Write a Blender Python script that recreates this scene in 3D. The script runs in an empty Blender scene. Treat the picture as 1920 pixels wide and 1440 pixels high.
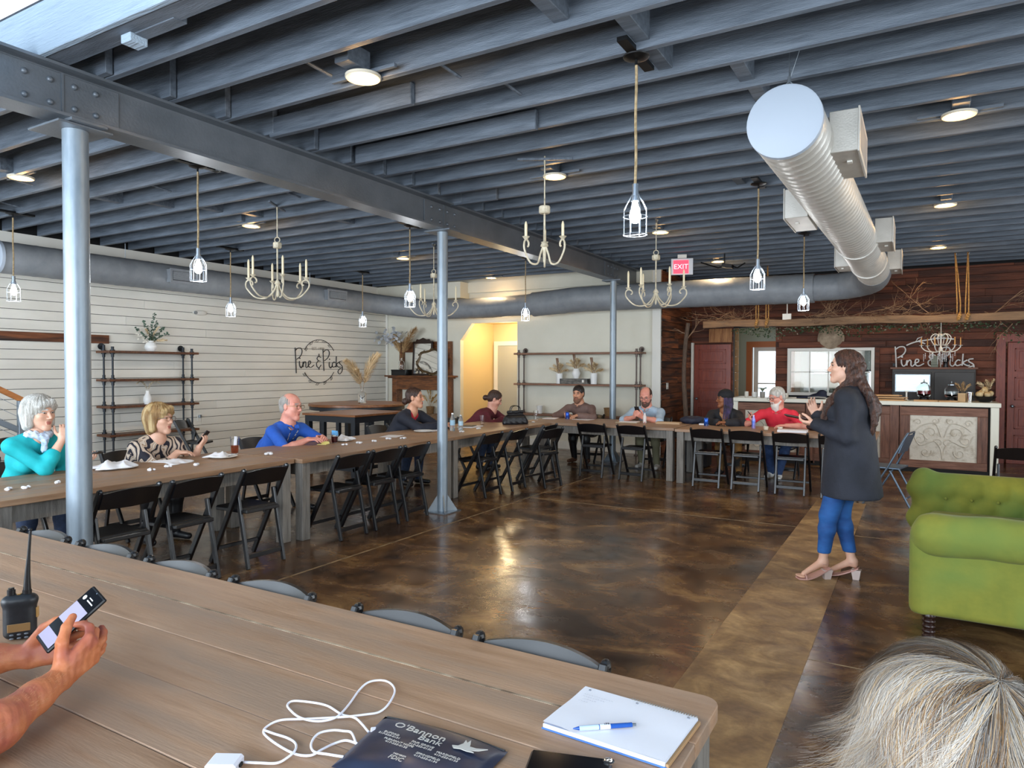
import bpy, math, random
import numpy as np
from mathutils import Vector, Matrix, Euler
random.seed(7)
RNG = np.random.default_rng(7)
PI = math.pi
C = bpy.context.scene.collection
SC = bpy.context.scene

# ---------------------------------------------------------------- camera, world, light, exposure
cam_d = bpy.data.cameras.new('camera'); cam = bpy.data.objects.new('camera', cam_d); C.objects.link(cam)
SC.camera = cam
cam_d.sensor_fit = 'HORIZONTAL'; cam_d.sensor_width = 36.0; cam_d.lens = 1301.8 / 1920 * 36
cam_d.clip_start = 0.05; cam_d.clip_end = 200
_y, _p, _r = .52788, -.022768, .002598
_f = Vector((-math.sin(_y) * math.cos(_p), math.cos(_y) * math.cos(_p), math.sin(_p)))
_rt = Vector((math.cos(_y), math.sin(_y), 0)); _u = _rt.cross(_f)
_r2 = math.cos(_r) * _rt + math.sin(_r) * _u; _u2 = -math.sin(_r) * _rt + math.cos(_r) * _u
cam.matrix_world = Matrix(((_r2.x, _u2.x, -_f.x, 0), (_r2.y, _u2.y, -_f.y, 0), (_r2.z, _u2.z, -_f.z, 1.6), (0, 0, 0, 1)))
SC.view_settings.view_transform = 'Standard'; SC.view_settings.look = 'None'
SC.view_settings.gamma = 1.0; SC.view_settings.use_curve_mapping = False
SC.view_settings.exposure = 0.5
world = bpy.data.worlds.new('world'); SC.world = world; world.use_nodes = True
world.node_tree.nodes['Background'].inputs[0].default_value = (.78, .89, 1, 1)
world.node_tree.nodes['Background'].inputs[1].default_value = 1.6

def area(name, loc, rot, sx, sy, power, col):
    d = bpy.data.lights.new(name, 'AREA'); d.shape = 'RECTANGLE'; d.size = sx; d.size_y = sy
    d.energy = power; d.color = col
    o = bpy.data.objects.new(name, d); C.objects.link(o); o.location = loc; o.rotation_euler = rot
    return o
# daylight through the shop front windows behind the camera
for _x in (-8.4, -4.2, 0.0):
    area('window_daylight', (_x, -3.3, 1.9), (math.radians(90), 0, 0), 3.4, 2.6, 250, (.80, .90, 1))
area('overhead_fill', (-2.5, -0.6, 5.3), (0, 0, 0), 7, 3.4, 260, (.70, .85, 1))  # unseen overhead fill added above the camera; no skylight is there
for _yy in (3.0, 8.5):
    area('side_area_light', (4.3, _yy, 1.8), (0, math.radians(90), 0), 2.4, 3.2, 110, (.86, .93, 1))  # unseen cool area light at the right; the wall there has no window

# ---------------------------------------------------------------- materials
def lin(c):
    if isinstance(c, str):
        c = tuple(int(c[i:i + 2], 16) / 255 for i in (0, 2, 4))
    return tuple(((x + .055) / 1.055) ** 2.4 if x > .04045 else x / 12.92 for x in c) + (1,)
MATS = {}
def mat(name, col, rough=.6, metal=0., col2=None, scale=6., stretch=(1, 1, 1), detail=4., bump=0., bscale=None, rand=0.,
        emit=None, estr=0., alpha=1., trans=0., ior=1.45, lo=.35, hi=.65, coat=0., rrange=0., sheen=0., spec=None, bdist=.02, col3=None, s3=1.5):
    if name in MATS: return MATS[name]
    m = bpy.data.materials.new(name); m.use_nodes = True; nt = m.node_tree; N = nt.nodes; L = nt.links
    b = N['Principled BSDF']; I = b.inputs
    I['Base Color'].default_value = lin(col); I['Roughness'].default_value = rough; I['Metallic'].default_value = metal
    if spec is not None: I['Specular IOR Level'].default_value = spec
    if trans: I['Transmission Weight'].default_value = trans; I['IOR'].default_value = ior
    if alpha < 1: I['Alpha'].default_value = alpha
    if coat: I['Coat Weight'].default_value = coat; I['Coat Roughness'].default_value = .12
    if sheen: I['Sheen Weight'].default_value = sheen; I['Sheen Roughness'].default_value = .4
    if emit: I['Emission Color'].default_value = lin(emit); I['Emission Strength'].default_value = estr
    if col2 or bump or rand or rrange:
        tc = N.new('ShaderNodeTexCoord'); mp = N.new('ShaderNodeMapping'); L.new(tc.outputs['Object'], mp.inputs[0])
        mp.inputs['Scale'].default_value = stretch
        oi = N.new('ShaderNodeObjectInfo'); mm = N.new('ShaderNodeVectorMath'); mm.operation = 'SCALE'
        cx = N.new('ShaderNodeCombineXYZ')
        for q in range(3): L.new(oi.outputs['Random'], cx.inputs[q])
        L.new(cx.outputs[0], mm.inputs[0]); mm.inputs['Scale'].default_value = 37. if rand else 0.
        L.new(mm.outputs[0], mp.inputs['Location'])
        nz = N.new('ShaderNodeTexNoise'); L.new(mp.outputs[0], nz.inputs['Vector'])
        nz.inputs['Scale'].default_value = scale; nz.inputs['Detail'].default_value = detail; nz.inputs['Roughness'].default_value = .6
        last = None
        if col2:
            cr = N.new('ShaderNodeValToRGB'); cr.color_ramp.elements[0].position = lo; cr.color_ramp.elements[1].position = hi
            cr.color_ramp.elements[0].color = lin(col); cr.color_ramp.elements[1].color = lin(col2)
            L.new(nz.outputs['Fac'], cr.inputs[0]); last = cr.outputs[0]
            if col3:
                n3 = N.new('ShaderNodeTexNoise'); L.new(mp.outputs[0], n3.inputs['Vector']); n3.inputs['Scale'].default_value = s3; n3.inputs['Detail'].default_value = 3
                r3 = N.new('ShaderNodeValToRGB'); r3.color_ramp.elements[0].position = .45; r3.color_ramp.elements[1].position = .62
                mx3 = N.new('ShaderNodeMix'); mx3.data_type = 'RGBA'; L.new(n3.outputs['Fac'], r3.inputs[0]); L.new(r3.outputs[0], mx3.inputs[0])
                L.new(last, mx3.inputs[6]); mx3.inputs[7].default_value = lin(col3); last = mx3.outputs[2]
        if rand:
            hs = N.new('ShaderNodeHueSaturation'); hs.inputs['Color'].default_value = lin(col)
            if last: L.new(last, hs.inputs['Color'])
            mr = N.new('ShaderNodeMapRange'); L.new(oi.outputs['Random'], mr.inputs[0])
            mr.inputs[3].default_value = 1 - rand; mr.inputs[4].default_value = 1 + rand; L.new(mr.outputs[0], hs.inputs['Value'])
            last = hs.outputs[0]
        if last: L.new(last, I['Base Color'])
        if rrange:
            mr2 = N.new('ShaderNodeMapRange'); L.new(nz.outputs['Fac'], mr2.inputs[0]); mr2.inputs[1].default_value = .3; mr2.inputs[2].default_value = .7
            mr2.inputs[3].default_value = max(0, rough - rrange); mr2.inputs[4].default_value = rough + rrange; L.new(mr2.outputs[0], I['Roughness'])
        if bump:
            src = nz.outputs['Fac']
            if bscale:
                n2 = N.new('ShaderNodeTexNoise'); L.new(mp.outputs[0], n2.inputs['Vector']); n2.inputs['Scale'].default_value = bscale; n2.inputs['Detail'].default_value = 3; src = n2.outputs['Fac']
            bp = N.new('ShaderNodeBump'); bp.inputs['Strength'].default_value = bump; bp.inputs['Distance'].default_value = bdist
            L.new(src, bp.inputs['Height']); L.new(bp.outputs[0], I['Normal'])
    MATS[name] = m
    return m

# ---------------------------------------------------------------- mesh builder
def frame(d):
    d = Vector(d).normalized()
    a = Vector((0, 0, 1)) if abs(d.z) < .95 else Vector((1, 0, 0))
    u = d.cross(a).normalized(); v = u.cross(d).normalized()
    return u, v, d
class MB:
    def __init__(s): s.v = []; s.f = []; s.mi = []
    def add(s, vs, fs, mi=0):
        b = len(s.v); s.v += [tuple(x) for x in vs]; s.f += [tuple(b + i for i in f) for f in fs]; s.mi += [mi] * len(fs); return s
    def box(s, x0, x1, y0, y1, z0, z1, mi=0, c=0.):
        if c <= 0:
            vs = [(x, y, z) for x in (x0, x1) for y in (y0, y1) for z in (z0, z1)]
            return s.add(vs, [(0, 1, 3, 2), (4, 6, 7, 5), (0, 4, 5, 1), (2, 3, 7, 6), (0, 2, 6, 4), (1, 5, 7, 3)], mi)
        X = (x0, x1); Y = (y0, y1); Z = (z0, z1); vs = []; idx = {}
        for i in (0, 1):
            for j in (0, 1):
                for k in (0, 1):
                    sx, sy, sz = (1, -1)[i], (1, -1)[j], (1, -1)[k]
                    for a in range(3):
                        p = [X[i], Y[j], Z[k]]
                        for q, sg in enumerate((sx, sy, sz)):
                            if q != a: p[q] += sg * c
                        idx[(i, j, k, a)] = len(vs); vs.append(p)
        fs = []
        def q(l, n):
            a, b_, c_ = (Vector(vs[l[0]]), Vector(vs[l[1]]), Vector(vs[l[2]]))
            if (b_ - a).cross(c_ - b_).dot(Vector(n)) < 0: l = l[::-1]
            fs.append(tuple(l))
        for a in range(3):
            o = [t for t in range(3) if t != a]
            for sd in (0, 1):
                l = []
                for (p, r) in ((0, 0), (1, 0), (1, 1), (0, 1)):
                    key = [0, 0, 0]; key[a] = sd; key[o[0]] = p; key[o[1]] = r; l.append(idx[(*key, a)])
                n = [0, 0, 0]; n[a] = 1 if sd else -1; q(l, n)
            for p in (0, 1):
                for r in (0, 1):
                    l = []
                    for sd in (0, 1):
                        key = [0, 0, 0]; key[a] = sd; key[o[0]] = p; key[o[1]] = r; l.append((idx[(*key, o[0])], idx[(*key, o[1])]))
                    n = [0, 0, 0]; n[o[0]] = 1 if p else -1; n[o[1]] = 1 if r else -1
                    q([l[0][0], l[0][1], l[1][1], l[1][0]], n)
        for i in (0, 1):
            for j in (0, 1):
                for k in (0, 1):
                    q([idx[(i, j, k, a)] for a in range(3)], ((-1, 1)[i], (-1, 1)[j], (-1, 1)[k]))
        return s.add(vs, fs, mi)
    def obox(s, cen, size, rot=(0, 0, 0), mi=0, c=0.):
        t = MB().box(-size[0] / 2, size[0] / 2, -size[1] / 2, size[1] / 2, -size[2] / 2, size[2] / 2, 0, c)
        R = Euler(rot).to_matrix() if not isinstance(rot, Matrix) else rot
        return s.add([Vector(cen) + R @ Vector(v) for v in t.v], t.f, mi)
    def bar(s, a, b, w, t, mi=0, up=None, c=0.):
        a = Vector(a); b = Vector(b); d = (b - a); l = d.length; d.normalize()
        up = Vector(up) if up else (Vector((0, 0, 1)) if abs(d.z) < .9 else Vector((0, 1, 0)))
        x = d.cross(up).normalized(); z = x.cross(d)
        R = Matrix((x, d, z)).transposed()
        return s.obox((a + b) / 2, (w, l, t), R, mi, c)
    def cyl(s, a, b, r0, r1=None, n=12, mi=0, caps=True):
        r1 = r0 if r1 is None else r1; a = Vector(a); b = Vector(b); u, v, d = frame(b - a)
        vs = [p + (u * math.cos(t) + v * math.sin(t)) * r for p, r in ((a, r0), (b, r1)) for t in [2 * PI * i / n for i in range(n)]]
        fs = [(i, i + n, (i + 1) % n + n, (i + 1) % n) for i in range(n)]
        if caps: fs += [tuple(range(n)), tuple(range(2 * n - 1, n - 1, -1))]
        return s.add(vs, fs, mi)
    def tube(s, pts, r, n=8, mi=0, closed=False, caps=True, flat=1.):
        pts = [Vector(p) for p in pts]; m = len(pts); rr = r if hasattr(r, '__len__') else [r] * m
        vs = []; u = None
        for i, p in enumerate(pts):
            if closed: d = pts[(i + 1) % m] - pts[i - 1]
            else: d = pts[min(i + 1, m - 1)] - pts[max(i - 1, 0)]
            if d.length < 1e-9: d = Vector((0, 0, 1))
            d.normalize()
            if u is None: u, v, _ = frame(d)
            u = (u - d * u.dot(d))
            if u.length < 1e-6: u, v, _ = frame(d)
            u.normalize(); v = d.cross(u)
            for k in range(n):
                t = 2 * PI * k / n; vs.append(p + u * math.cos(t) * rr[i] + v * math.sin(t) * rr[i] * flat)
        fs = []
        for i in range(m if closed else m - 1):
            j = (i + 1) % m
            for k in range(n): fs.append((i * n + k, i * n + (k + 1) % n, j * n + (k + 1) % n, j * n + k))
        if caps and not closed: fs += [tuple(range(n - 1, -1, -1)), tuple((m - 1) * n + k for k in range(n))]
        return s.add(vs, fs, mi)
    def lathe(s, prof, cen=(0, 0, 0), n=20, mi=0, ax=None):
        cen = Vector(cen); m = len(prof); vs = []
        R = Matrix.Identity(3)
        if ax is not None: u, v, d = frame(ax); R = Matrix((u, v, d)).transposed()
        for r, z in prof:
            for k in range(n): t = 2 * PI * k / n; vs.append(cen + R @ Vector((r * math.cos(t), r * math.sin(t), z)))
        fs = [(i * n + k, i * n + (k + 1) % n, (i + 1) * n + (k + 1) % n, (i + 1) * n + k) for i in range(m - 1) for k in range(n)]
        if prof[0][0] > 1e-4: fs.append(tuple(range(n - 1, -1, -1)))
        if prof[-1][0] > 1e-4: fs.append(tuple((m - 1) * n + k for k in range(n)))
        return s.add(vs, fs, mi)
    def ball(s, c, r, n=10, m=7, mi=0):
        r = r if hasattr(r, '__len__') else (r, r, r)
        vs = [(c[0], c[1], c[2] - r[2])]
        for i in range(1, m):
            a = -PI / 2 + PI * i / m
            vs += [(c[0] + r[0] * math.cos(a) * math.cos(2 * PI * k / n), c[1] + r[1] * math.cos(a) * math.sin(2 * PI * k / n), c[2] + r[2] * math.sin(a)) for k in range(n)]
        vs.append((c[0], c[1], c[2] + r[2])); e = len(vs) - 1
        fs = [(0, 1 + (k + 1) % n, 1 + k) for k in range(n)] + [(e, e - n + k, e - n + (k + 1) % n) for k in range(n)]
        for i in range(m - 2): fs += [(1 + i * n + k, 1 + i * n + (k + 1) % n, 1 + (i + 1) * n + (k + 1) % n, 1 + (i + 1) * n + k) for k in range(n)]
        return s.add(vs, fs, mi)
    def prism(s, poly, z0, z1, mi=0, plane='xy', off=0.):
        # poly: list of 2D points, ccw; extruded between z0 and z1 along the third axis
        n = len(poly)
        P = {'xy': lambda a, b, h: (a, b, h), 'xz': lambda a, b, h: (a, h, b), 'yz': lambda a, b, h: (h, a, b)}[plane]
        vs = [P(a, b, z0) for a, b in poly] + [P(a, b, z1) for a, b in poly]
        fs = [tuple(range(n - 1, -1, -1)), tuple(range(n, 2 * n))] + [(i, (i + 1) % n, (i + 1) % n + n, i + n) for i in range(n)]
        if plane == 'xz': fs = [f[::-1] for f in fs]
        return s.add(vs, fs, mi)
    def rframe(s, x0, x1, y0, y1, z0, z1, w, mi=0, c=0., bottom=True):
        # rectangular frame in the xz plane without overlapping corners
        s.box(x0, x0 + w, y0, y1, z0, z1, mi, c).box(x1 - w, x1, y0, y1, z0, z1, mi, c).box(x0 + w, x1 - w, y0, y1, z1 - w, z1, mi, c)
        return s.box(x0 + w, x1 - w, y0, y1, z0, z0 + w, mi, c) if bottom else s
    def xf(s, M): s.v = [tuple(M @ Vector(v)) for v in s.v]; return s
    def mesh(s, name, mats, smooth=False):
        me = bpy.data.meshes.new(name); me.from_pydata(s.v, [], s.f)
        for m in (mats if isinstance(mats, (list, tuple)) else [mats]): me.materials.append(m)
        if any(s.mi): me.polygons.foreach_set('material_index', s.mi)
        if smooth:
            me.polygons.foreach_set('use_smooth', [True] * len(me.polygons))
            if smooth != 'all': me.set_sharp_from_angle(angle=math.radians(smooth if smooth is not True else 40))
        me.update(); return me
    def build(s, name, mats, parent=None, smooth=False, bevel=0.):
        return link(name, s.mesh(name, mats, smooth), parent, bevel)
def link(name, me, parent=None, bevel=0., loc=None, rot=None):
    o = bpy.data.objects.new(name, me); C.objects.link(o)
    if parent is not None: o.parent = parent
    if loc is not None: o.location = loc
    if rot is not None: o.rotation_euler = rot
    if bevel:
        m = o.modifiers.new('bevel', 'BEVEL'); m.width = bevel; m.segments = 2; m.limit_method = 'ANGLE'; m.angle_limit = math.radians(40)
    return o
def tag(o, label=None, cat=None, group=None, kind=None):
    if label: o['label'] = label
    if cat: o['category'] = cat
    if group: o['group'] = group
    if kind: o['kind'] = kind
    return o
def thing(name, label, cat, loc=(0, 0, 0), rz=0., group=None):
    o = bpy.data.objects.new(name, None); C.objects.link(o); o.empty_display_size = .1
    o.location = loc; o.rotation_euler = (0, 0, rz); return tag(o, label, cat, group)
def struct(name, mb, m, parent=None, smooth=False):
    o = mb.build(name, m, parent, smooth)
    if parent is None: o['kind'] = 'structure'
    return o
def dup(root, loc, rz=None, label=None, group=None):
    def cp(o, par):
        c = o.copy(); C.objects.link(c)
        if par is not None: c.parent = par
        for ch in list(kids.get(o.name, [])): cp(ch, c)
        return c
    kids = {}
    def walk(o):
        kids[o.name] = list(o.children)
        for ch in o.children: walk(ch)
    walk(root)
    r = cp(root, None); r.location = loc
    if rz is not None: r.rotation_euler = (0, 0, rz)
    if label: r['label'] = label
    if group: r['group'] = group
    return r
def cat_pts(pts, n=6, closed=False):
    # Catmull-Rom through the points
    P = [Vector(p) for p in pts]; m = len(P); out = []
    for i in range(m if closed else m - 1):
        p0 = P[i - 1] if (i or closed) else P[0]; p1 = P[i]; p2 = P[(i + 1) % m]; p3 = P[(i + 2) % m] if (closed or i + 2 < m) else P[-1]
        for k in range(n):
            t = k / n
            out.append(.5 * ((2 * p1) + (p2 - p0) * t + (2 * p0 - 5 * p1 + 4 * p2 - p3) * t * t + (3 * p1 - p0 - 3 * p2 + p3) * t ** 3))
    if not closed: out.append(P[-1])
    return out
def text(name, s, m, parent, M, size, ext=.0005, align='CENTER', sx=1.):
    cu = bpy.data.curves.new(name, 'FONT'); cu.body = s; cu.size = size; cu.align_x = align; cu.align_y = 'CENTER'; cu.extrude = ext; cu.resolution_u = 2
    o = bpy.data.objects.new('tmp', cu); C.objects.link(o)
    dg = bpy.context.evaluated_depsgraph_get(); me = bpy.data.meshes.new_from_object(o.evaluated_get(dg))
    bpy.data.objects.remove(o); me.transform(M @ Matrix.Diagonal((sx, 1, 1, 1))); me.materials.clear(); me.materials.append(m)
    return link(name, me, parent)
# ---------------------------------------------------------------- implicit surfaces for bodies and soft things
def cap_(a, b, ra, rb=None): return ('c', np.array(a, np.float32), np.array(b, np.float32), ra, ra if rb is None else rb)
def ell_(c, r, R=None): return ('e', np.array(c, np.float32), np.array(r, np.float32), None if R is None else np.array(R, np.float32))
def _rad(p): return max(p[3], p[4]) if p[0] == 'c' else float(max(p[2]))
def _bb(p, pad):
    if p[0] == 'c':
        r = _rad(p) + pad; return np.minimum(p[1], p[2]) - r, np.maximum(p[1], p[2]) + r
    r = (p[2] if p[3] is None else _rad(p)) + pad; return p[1] - r, p[1] + r
def _ev(p, X, Y, Z, inf):
    if p[0] == 'c':
        a, b, ra, rb = p[1:]; d = b - a; l2 = float(d @ d) + 1e-12
        t = np.clip(((X - a[0]) * d[0] + (Y - a[1]) * d[1] + (Z - a[2]) * d[2]) / l2, 0, 1)
        q = np.sqrt((X - a[0] - t * d[0]) ** 2 + (Y - a[1] - t * d[1]) ** 2 + (Z - a[2] - t * d[2]) ** 2)
        return q - (ra + (rb - ra) * t) - inf
    c, r, R = p[1:]; r = r + inf
    x, y, z = X - c[0], Y - c[1], Z - c[2]
    if R is not None:
        x, y, z = (R[0][0] * x + R[1][0] * y + R[2][0] * z, R[0][1] * x + R[1][1] * y + R[2][1] * z, R[0][2] * x + R[1][2] * y + R[2][2] * z)
    k0 = np.sqrt((x / r[0]) ** 2 + (y / r[1]) ** 2 + (z / r[2]) ** 2); k1 = np.sqrt((x / r[0] ** 2) ** 2 + (y / r[1] ** 2) ** 2 + (z / r[2] ** 2) ** 2) + 1e-6
    return k0 * (k0 - 1) / k1
def sdf_mesh(ops, h, inf=0., lo=None, hi=None, clip=None):
    """ops: list of (sign, prim, k). Returns verts (n,3), quads (m,4). clip: function(X,Y,Z)->dist to intersect with."""
    bbs = [_bb(p, inf + h * 2) for s, p, k in ops if s > 0]
    L = np.min([b[0] for b in bbs], 0); H = np.max([b[1] for b in bbs], 0)
    if lo is not None: L = np.maximum(L, lo)
    if hi is not None: H = np.minimum(H, hi)
    n = np.ceil((H - L) / h).astype(int) + 1
    F = np.full(n, .2, np.float32)
    ax = [L[i] + h * np.arange(n[i], dtype=np.float32) for i in range(3)]
    for s, p, k in ops:
        a, b = _bb(p, inf + k + h * 2)
        i0 = np.maximum(np.floor((a - L) / h).astype(int), 0); i1 = np.minimum(np.ceil((b - L) / h).astype(int) + 1, n)
        if (i1 <= i0).any(): continue
        sl = tuple(slice(i0[q], i1[q]) for q in range(3))
        X, Y, Z = ax[0][sl[0]][:, None, None], ax[1][sl[1]][None, :, None], ax[2][sl[2]][None, None, :]
        d = _ev(p, X, Y, Z, inf if s > 0 else 0).astype(np.float32); f = F[sl]
        if s < 0: f = -f
        if k > 0:
            hh = np.clip(.5 + .5 * (f - d) / k, 0, 1); r = f * (1 - hh) + d * hh - k * hh * (1 - hh)
        else: r = np.minimum(f, d)
        F[sl] = -r if s < 0 else r
    if clip is not None:
        F = np.maximum(F, clip(ax[0][:, None, None], ax[1][None, :, None], ax[2][None, None, :]).astype(np.float32))
    F[0] = F[-1] = .1; F[:, 0] = F[:, -1] = .1; F[:, :, 0] = F[:, :, -1] = .1
    S = F < 0
    cnt = np.zeros(n - 1, np.int8)
    for i in (0, 1):
        for j in (0, 1):
            for k in (0, 1): cnt += S[i:n[0] - 1 + i, j:n[1] - 1 + j, k:n[2] - 1 + k]
    act = (cnt > 0) & (cnt < 8); ids = np.full(n - 1, -1, np.int64); cells = np.argwhere(act); ids[act] = np.arange(len(cells))
    acc = np.zeros((len(cells), 3), np.float64); w = np.zeros(len(cells))
    corners = [(i, j, k) for i in (0, 1) for j in (0, 1) for k in (0, 1)]
    val = {c: F[cells[:, 0] + c[0], cells[:, 1] + c[1], cells[:, 2] + c[2]] for c in corners}
    for c in corners:
        for q in range(3):
            if c[q]: continue
            c2 = list(c); c2[q] = 1; c2 = tuple(c2); a, b = val[c], val[c2]; m = (a < 0) != (b < 0)
            t = np.where(m, a / np.where(m, a - b, 1), 0); p = np.array(c, float)[None].repeat(len(cells), 0); p[:, q] += t
            acc[m] += p[m]; w += m
    V = (cells + acc / np.maximum(w, 1)[:, None]) * h + L
    quads = []
    for q in range(3):
        o1, o2 = [(1, 2), (2, 0), (0, 1)][q]
        a = [slice(1, n[i] - 1) for i in range(3)]; a[q] = slice(0, n[q] - 1); b = list(a); b[q] = slice(1, n[q])
        A, B = S[tuple(a)], S[tuple(b)]; ch = np.argwhere(A != B)
        if not len(ch): continue
        inside = A[ch[:, 0], ch[:, 1], ch[:, 2]]; base = ch + np.array([0 if i == q else 1 for i in range(3)])
        def cid(d1, d2):
            c = base.copy(); c[:, o1] += d1; c[:, o2] += d2; return ids[c[:, 0], c[:, 1], c[:, 2]]
        Q = np.stack([cid(-1, -1), cid(0, -1), cid(0, 0), cid(-1, 0)], 1)
        Q[~inside] = Q[~inside][:, ::-1]; quads.append(Q)
    return V, np.concatenate(quads) if quads else np.zeros((0, 4), int)
def sdf_parts(parts):
    """join several (V,Q,mi) into arrays"""
    V, Qs, M = [], [], []; b = 0
    for v, q, m in parts:
        V.append(v); Qs.append(q + b); M.append(np.full(len(q), m) if np.isscalar(m) else m); b += len(v)
    return np.concatenate(V), np.concatenate(Qs), np.concatenate(M)
def np_mesh(name, V, Q, mats, mi=None, extra=None, smooth=True):
    me = bpy.data.meshes.new(name)
    vs = V.tolist(); fs = Q.tolist(); mil = list(mi) if mi is not None else [0] * len(fs)
    if extra: b = len(vs); vs += [tuple(v) for v in extra.v]; fs += [tuple(i + b for i in f) for f in extra.f]; mil += extra.mi
    me.from_pydata(vs, [], fs)
    for m in (mats if isinstance(mats, (list, tuple)) else [mats]): me.materials.append(m)
    me.polygons.foreach_set('material_index', [int(i) for i in mil])
    if smooth: me.polygons.foreach_set('use_smooth', [True] * len(me.polygons))
    me.update(); return me
def wob(V, amp, f, seed=0):
    r = np.random.default_rng(seed); W = np.zeros_like(V)
    for i in range(5):
        k = r.normal(size=3) * f * (1 + .6 * i); ph = r.uniform(0, 6.28); d = r.normal(size=3); d /= np.linalg.norm(d)
        W += np.sin(V @ k + ph)[:, None] * d * amp / (1 + .5 * i)
    return V + W
# ---------------------------------------------------------------- materials used by the setting
M_slate = mat('slate_paint', '48515c', .55, col2='6c7682', scale=5, stretch=(.5, 6, 6), bump=.5, bscale=40, rand=.08, lo=.3, hi=.7, bdist=.006)
M_deck = mat('deck_paint_shaded', '2b3038', .8, col2='383e48', scale=4, bump=.3, bscale=25)  # shade between the joists darkened into the deck colour
M_steel = mat('beam_paint', '5d656d', .34, metal=.25, col2='6b727a', scale=3, bump=.08, bscale=60)
M_pole = mat('pole_galvanised', '7f8c97', .42, metal=.45, col2='96a2ac', scale=9, stretch=(1, 1, .3), rrange=.06)
M_white = mat('shiplap_paint', 'dcd9cf', .55, col2='e6e3da', scale=3, stretch=(1, .3, 1), rand=.02, bump=.12, bscale=30)
M_wallp = mat('wall_paint', 'd9d6c6', .7, bump=.06, bscale=60, col2='dedbcc', scale=2)
M_trim = mat('trim_paint', 'e4e2da', .45)
M_whiteb = mat('old_white_boards_bluelit', '9fb2c4', .6, col2='8598ab', scale=4, stretch=(.4, 4, 4), rand=.05, lo=.55, hi=.8, bump=.4, bscale=20)  # white boards with the blue of the daylight put into their colour
M_bwood = mat('barn_wood', '5a3122', .6, col2='8a4f36', scale=4, stretch=(.6, 5, 6), rand=.28, bump=.5, bscale=30, lo=.25, hi=.85, col3='47291f', s3=1.1)
M_bwood2 = mat('barn_wood_side', '60341f', .6, col2='a0623d', scale=4, stretch=(6, .7, 9), rand=.42, bump=.5, bscale=30, lo=.3, hi=.72, col3='3a2c28', s3=1.4)
M_pine = mat('warm_pine', 'c8935c', .5, col2='dcb183', scale=6, stretch=(8, 8, .7), rand=.08)
M_reddoor = mat('mahogany_door', '74260f', .4, col2='8f3818', scale=7, stretch=(8, 8, .8), bump=.1)
M_duct = mat('grey_duct_paint', '7d8288', .5, col2='8b9095', scale=5, bump=.1, bscale=60)
M_ductr = mat('light_duct_metal', 'c5c2bb', .42, metal=.25, col2='d2cfc8', scale=6, bump=.08, bscale=80)
M_ductcap = mat('duct_cap_metal', 'a9b4c2', .6)
M_chrome = mat('chrome', 'd8d8d8', .12, metal=1.)
M_black = mat('black_plastic', '101114', .35)
M_blackm = mat('black_metal', '17181a', .4, metal=.6)
M_dark = mat('dark_void', '0c0c0e', .8)
M_warmglow = mat('led_glow', 'fff0d0', .5, emit='ffd08a', estr=16)
M_bulb = mat('bulb_glow', 'ffffff', .3, emit='f6fbff', estr=30)
M_zinc = mat('zinc', '9aa3ac', .35, metal=.9)

# floor: glossy stained concrete
def floor_mat(name, c1, c2, c3, rough, s=1.):
    m = bpy.data.materials.new(name); m.use_nodes = True; nt = m.node_tree; N, L = nt.nodes, nt.links; b = N['Principled BSDF']
    tc = N.new('ShaderNodeTexCoord'); mp = N.new('ShaderNodeMapping'); L.new(tc.outputs['Object'], mp.inputs[0]); mp.inputs['Scale'].default_value = (1, 1.25, 1)
    def nz(sc, det, dist=0.):
        n = N.new('ShaderNodeTexNoise'); L.new(mp.outputs[0], n.inputs['Vector']); n.inputs['Scale'].default_value = sc; n.inputs['Detail'].default_value = det
        n.inputs['Roughness'].default_value = .62; n.inputs['Distortion'].default_value = dist; return n
    a = nz(1.1 * s, 12, .7); r = N.new('ShaderNodeValToRGB'); e = r.color_ramp.elements; e[0].position = .38; e[0].color = lin(c1); e[1].position = .68; e[1].color = lin(c3)
    e2 = r.color_ramp.elements.new(.53); e2.color = lin(c2); L.new(a.outputs['Fac'], r.inputs[0])
    f = nz(26, 4); mx = N.new('ShaderNodeMix'); mx.data_type = 'RGBA'; mx.blend_type = 'OVERLAY'; mx.inputs[0].default_value = .35
    L.new(r.outputs[0], mx.inputs[6]); L.new(f.outputs['Fac'], mx.inputs[7]); L.new(mx.outputs[2], b.inputs['Base Color'])
    g = nz(3.2, 6, .5); mr = N.new('ShaderNodeMapRange'); mr.inputs[1].default_value = .3; mr.inputs[2].default_value = .7; mr.inputs[3].default_value = rough - .07; mr.inputs[4].default_value = rough + .12
    L.new(g.outputs['Fac'], mr.inputs[0]); L.new(mr.outputs[0], b.inputs['Roughness'])
    bp = N.new('ShaderNodeBump'); bp.inputs['Strength'].default_value = .12; bp.inputs['Distance'].default_value = .004; h = nz(9, 6); L.new(h.outputs['Fac'], bp.inputs['Height']); L.new(bp.outputs[0], b.inputs['Normal'])
    return m
M_floor = floor_mat('stained_concrete', '3a2a1f', '64482f', '94744c', .21, 1.7)
M_strip = floor_mat('patched_concrete', '76593c', '97774f', 'b89768', .45, 3.2)
M_line = mat('joint_filler', 'a08a6a', .5, col2='6b563c', scale=8)

XL, XR, YF, YB, YW = -10.6, 4.5, -3.5, 12.44, 14.5
fl = struct('floor', MB().box(XL - .2, XR + .2, YF - .2, 17.2, -.2, 0), M_floor)
MB().box(-1.033, -.500, YF, 9.2, 0, .003).build('concrete_strip', M_strip, fl)
for (x0, x1, y0, y1) in ((-4.14, -4.12, 2.0, 9.6), (-4.1, -1.04, 7.5, 7.515), (-.49, 3.2, 7.38, 7.395), (-.5, .9, 4.1, 4.11)):
    MB().box(x0, x1, y0, y1, 0, .0015).build('joint_line', M_line, fl)

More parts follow.
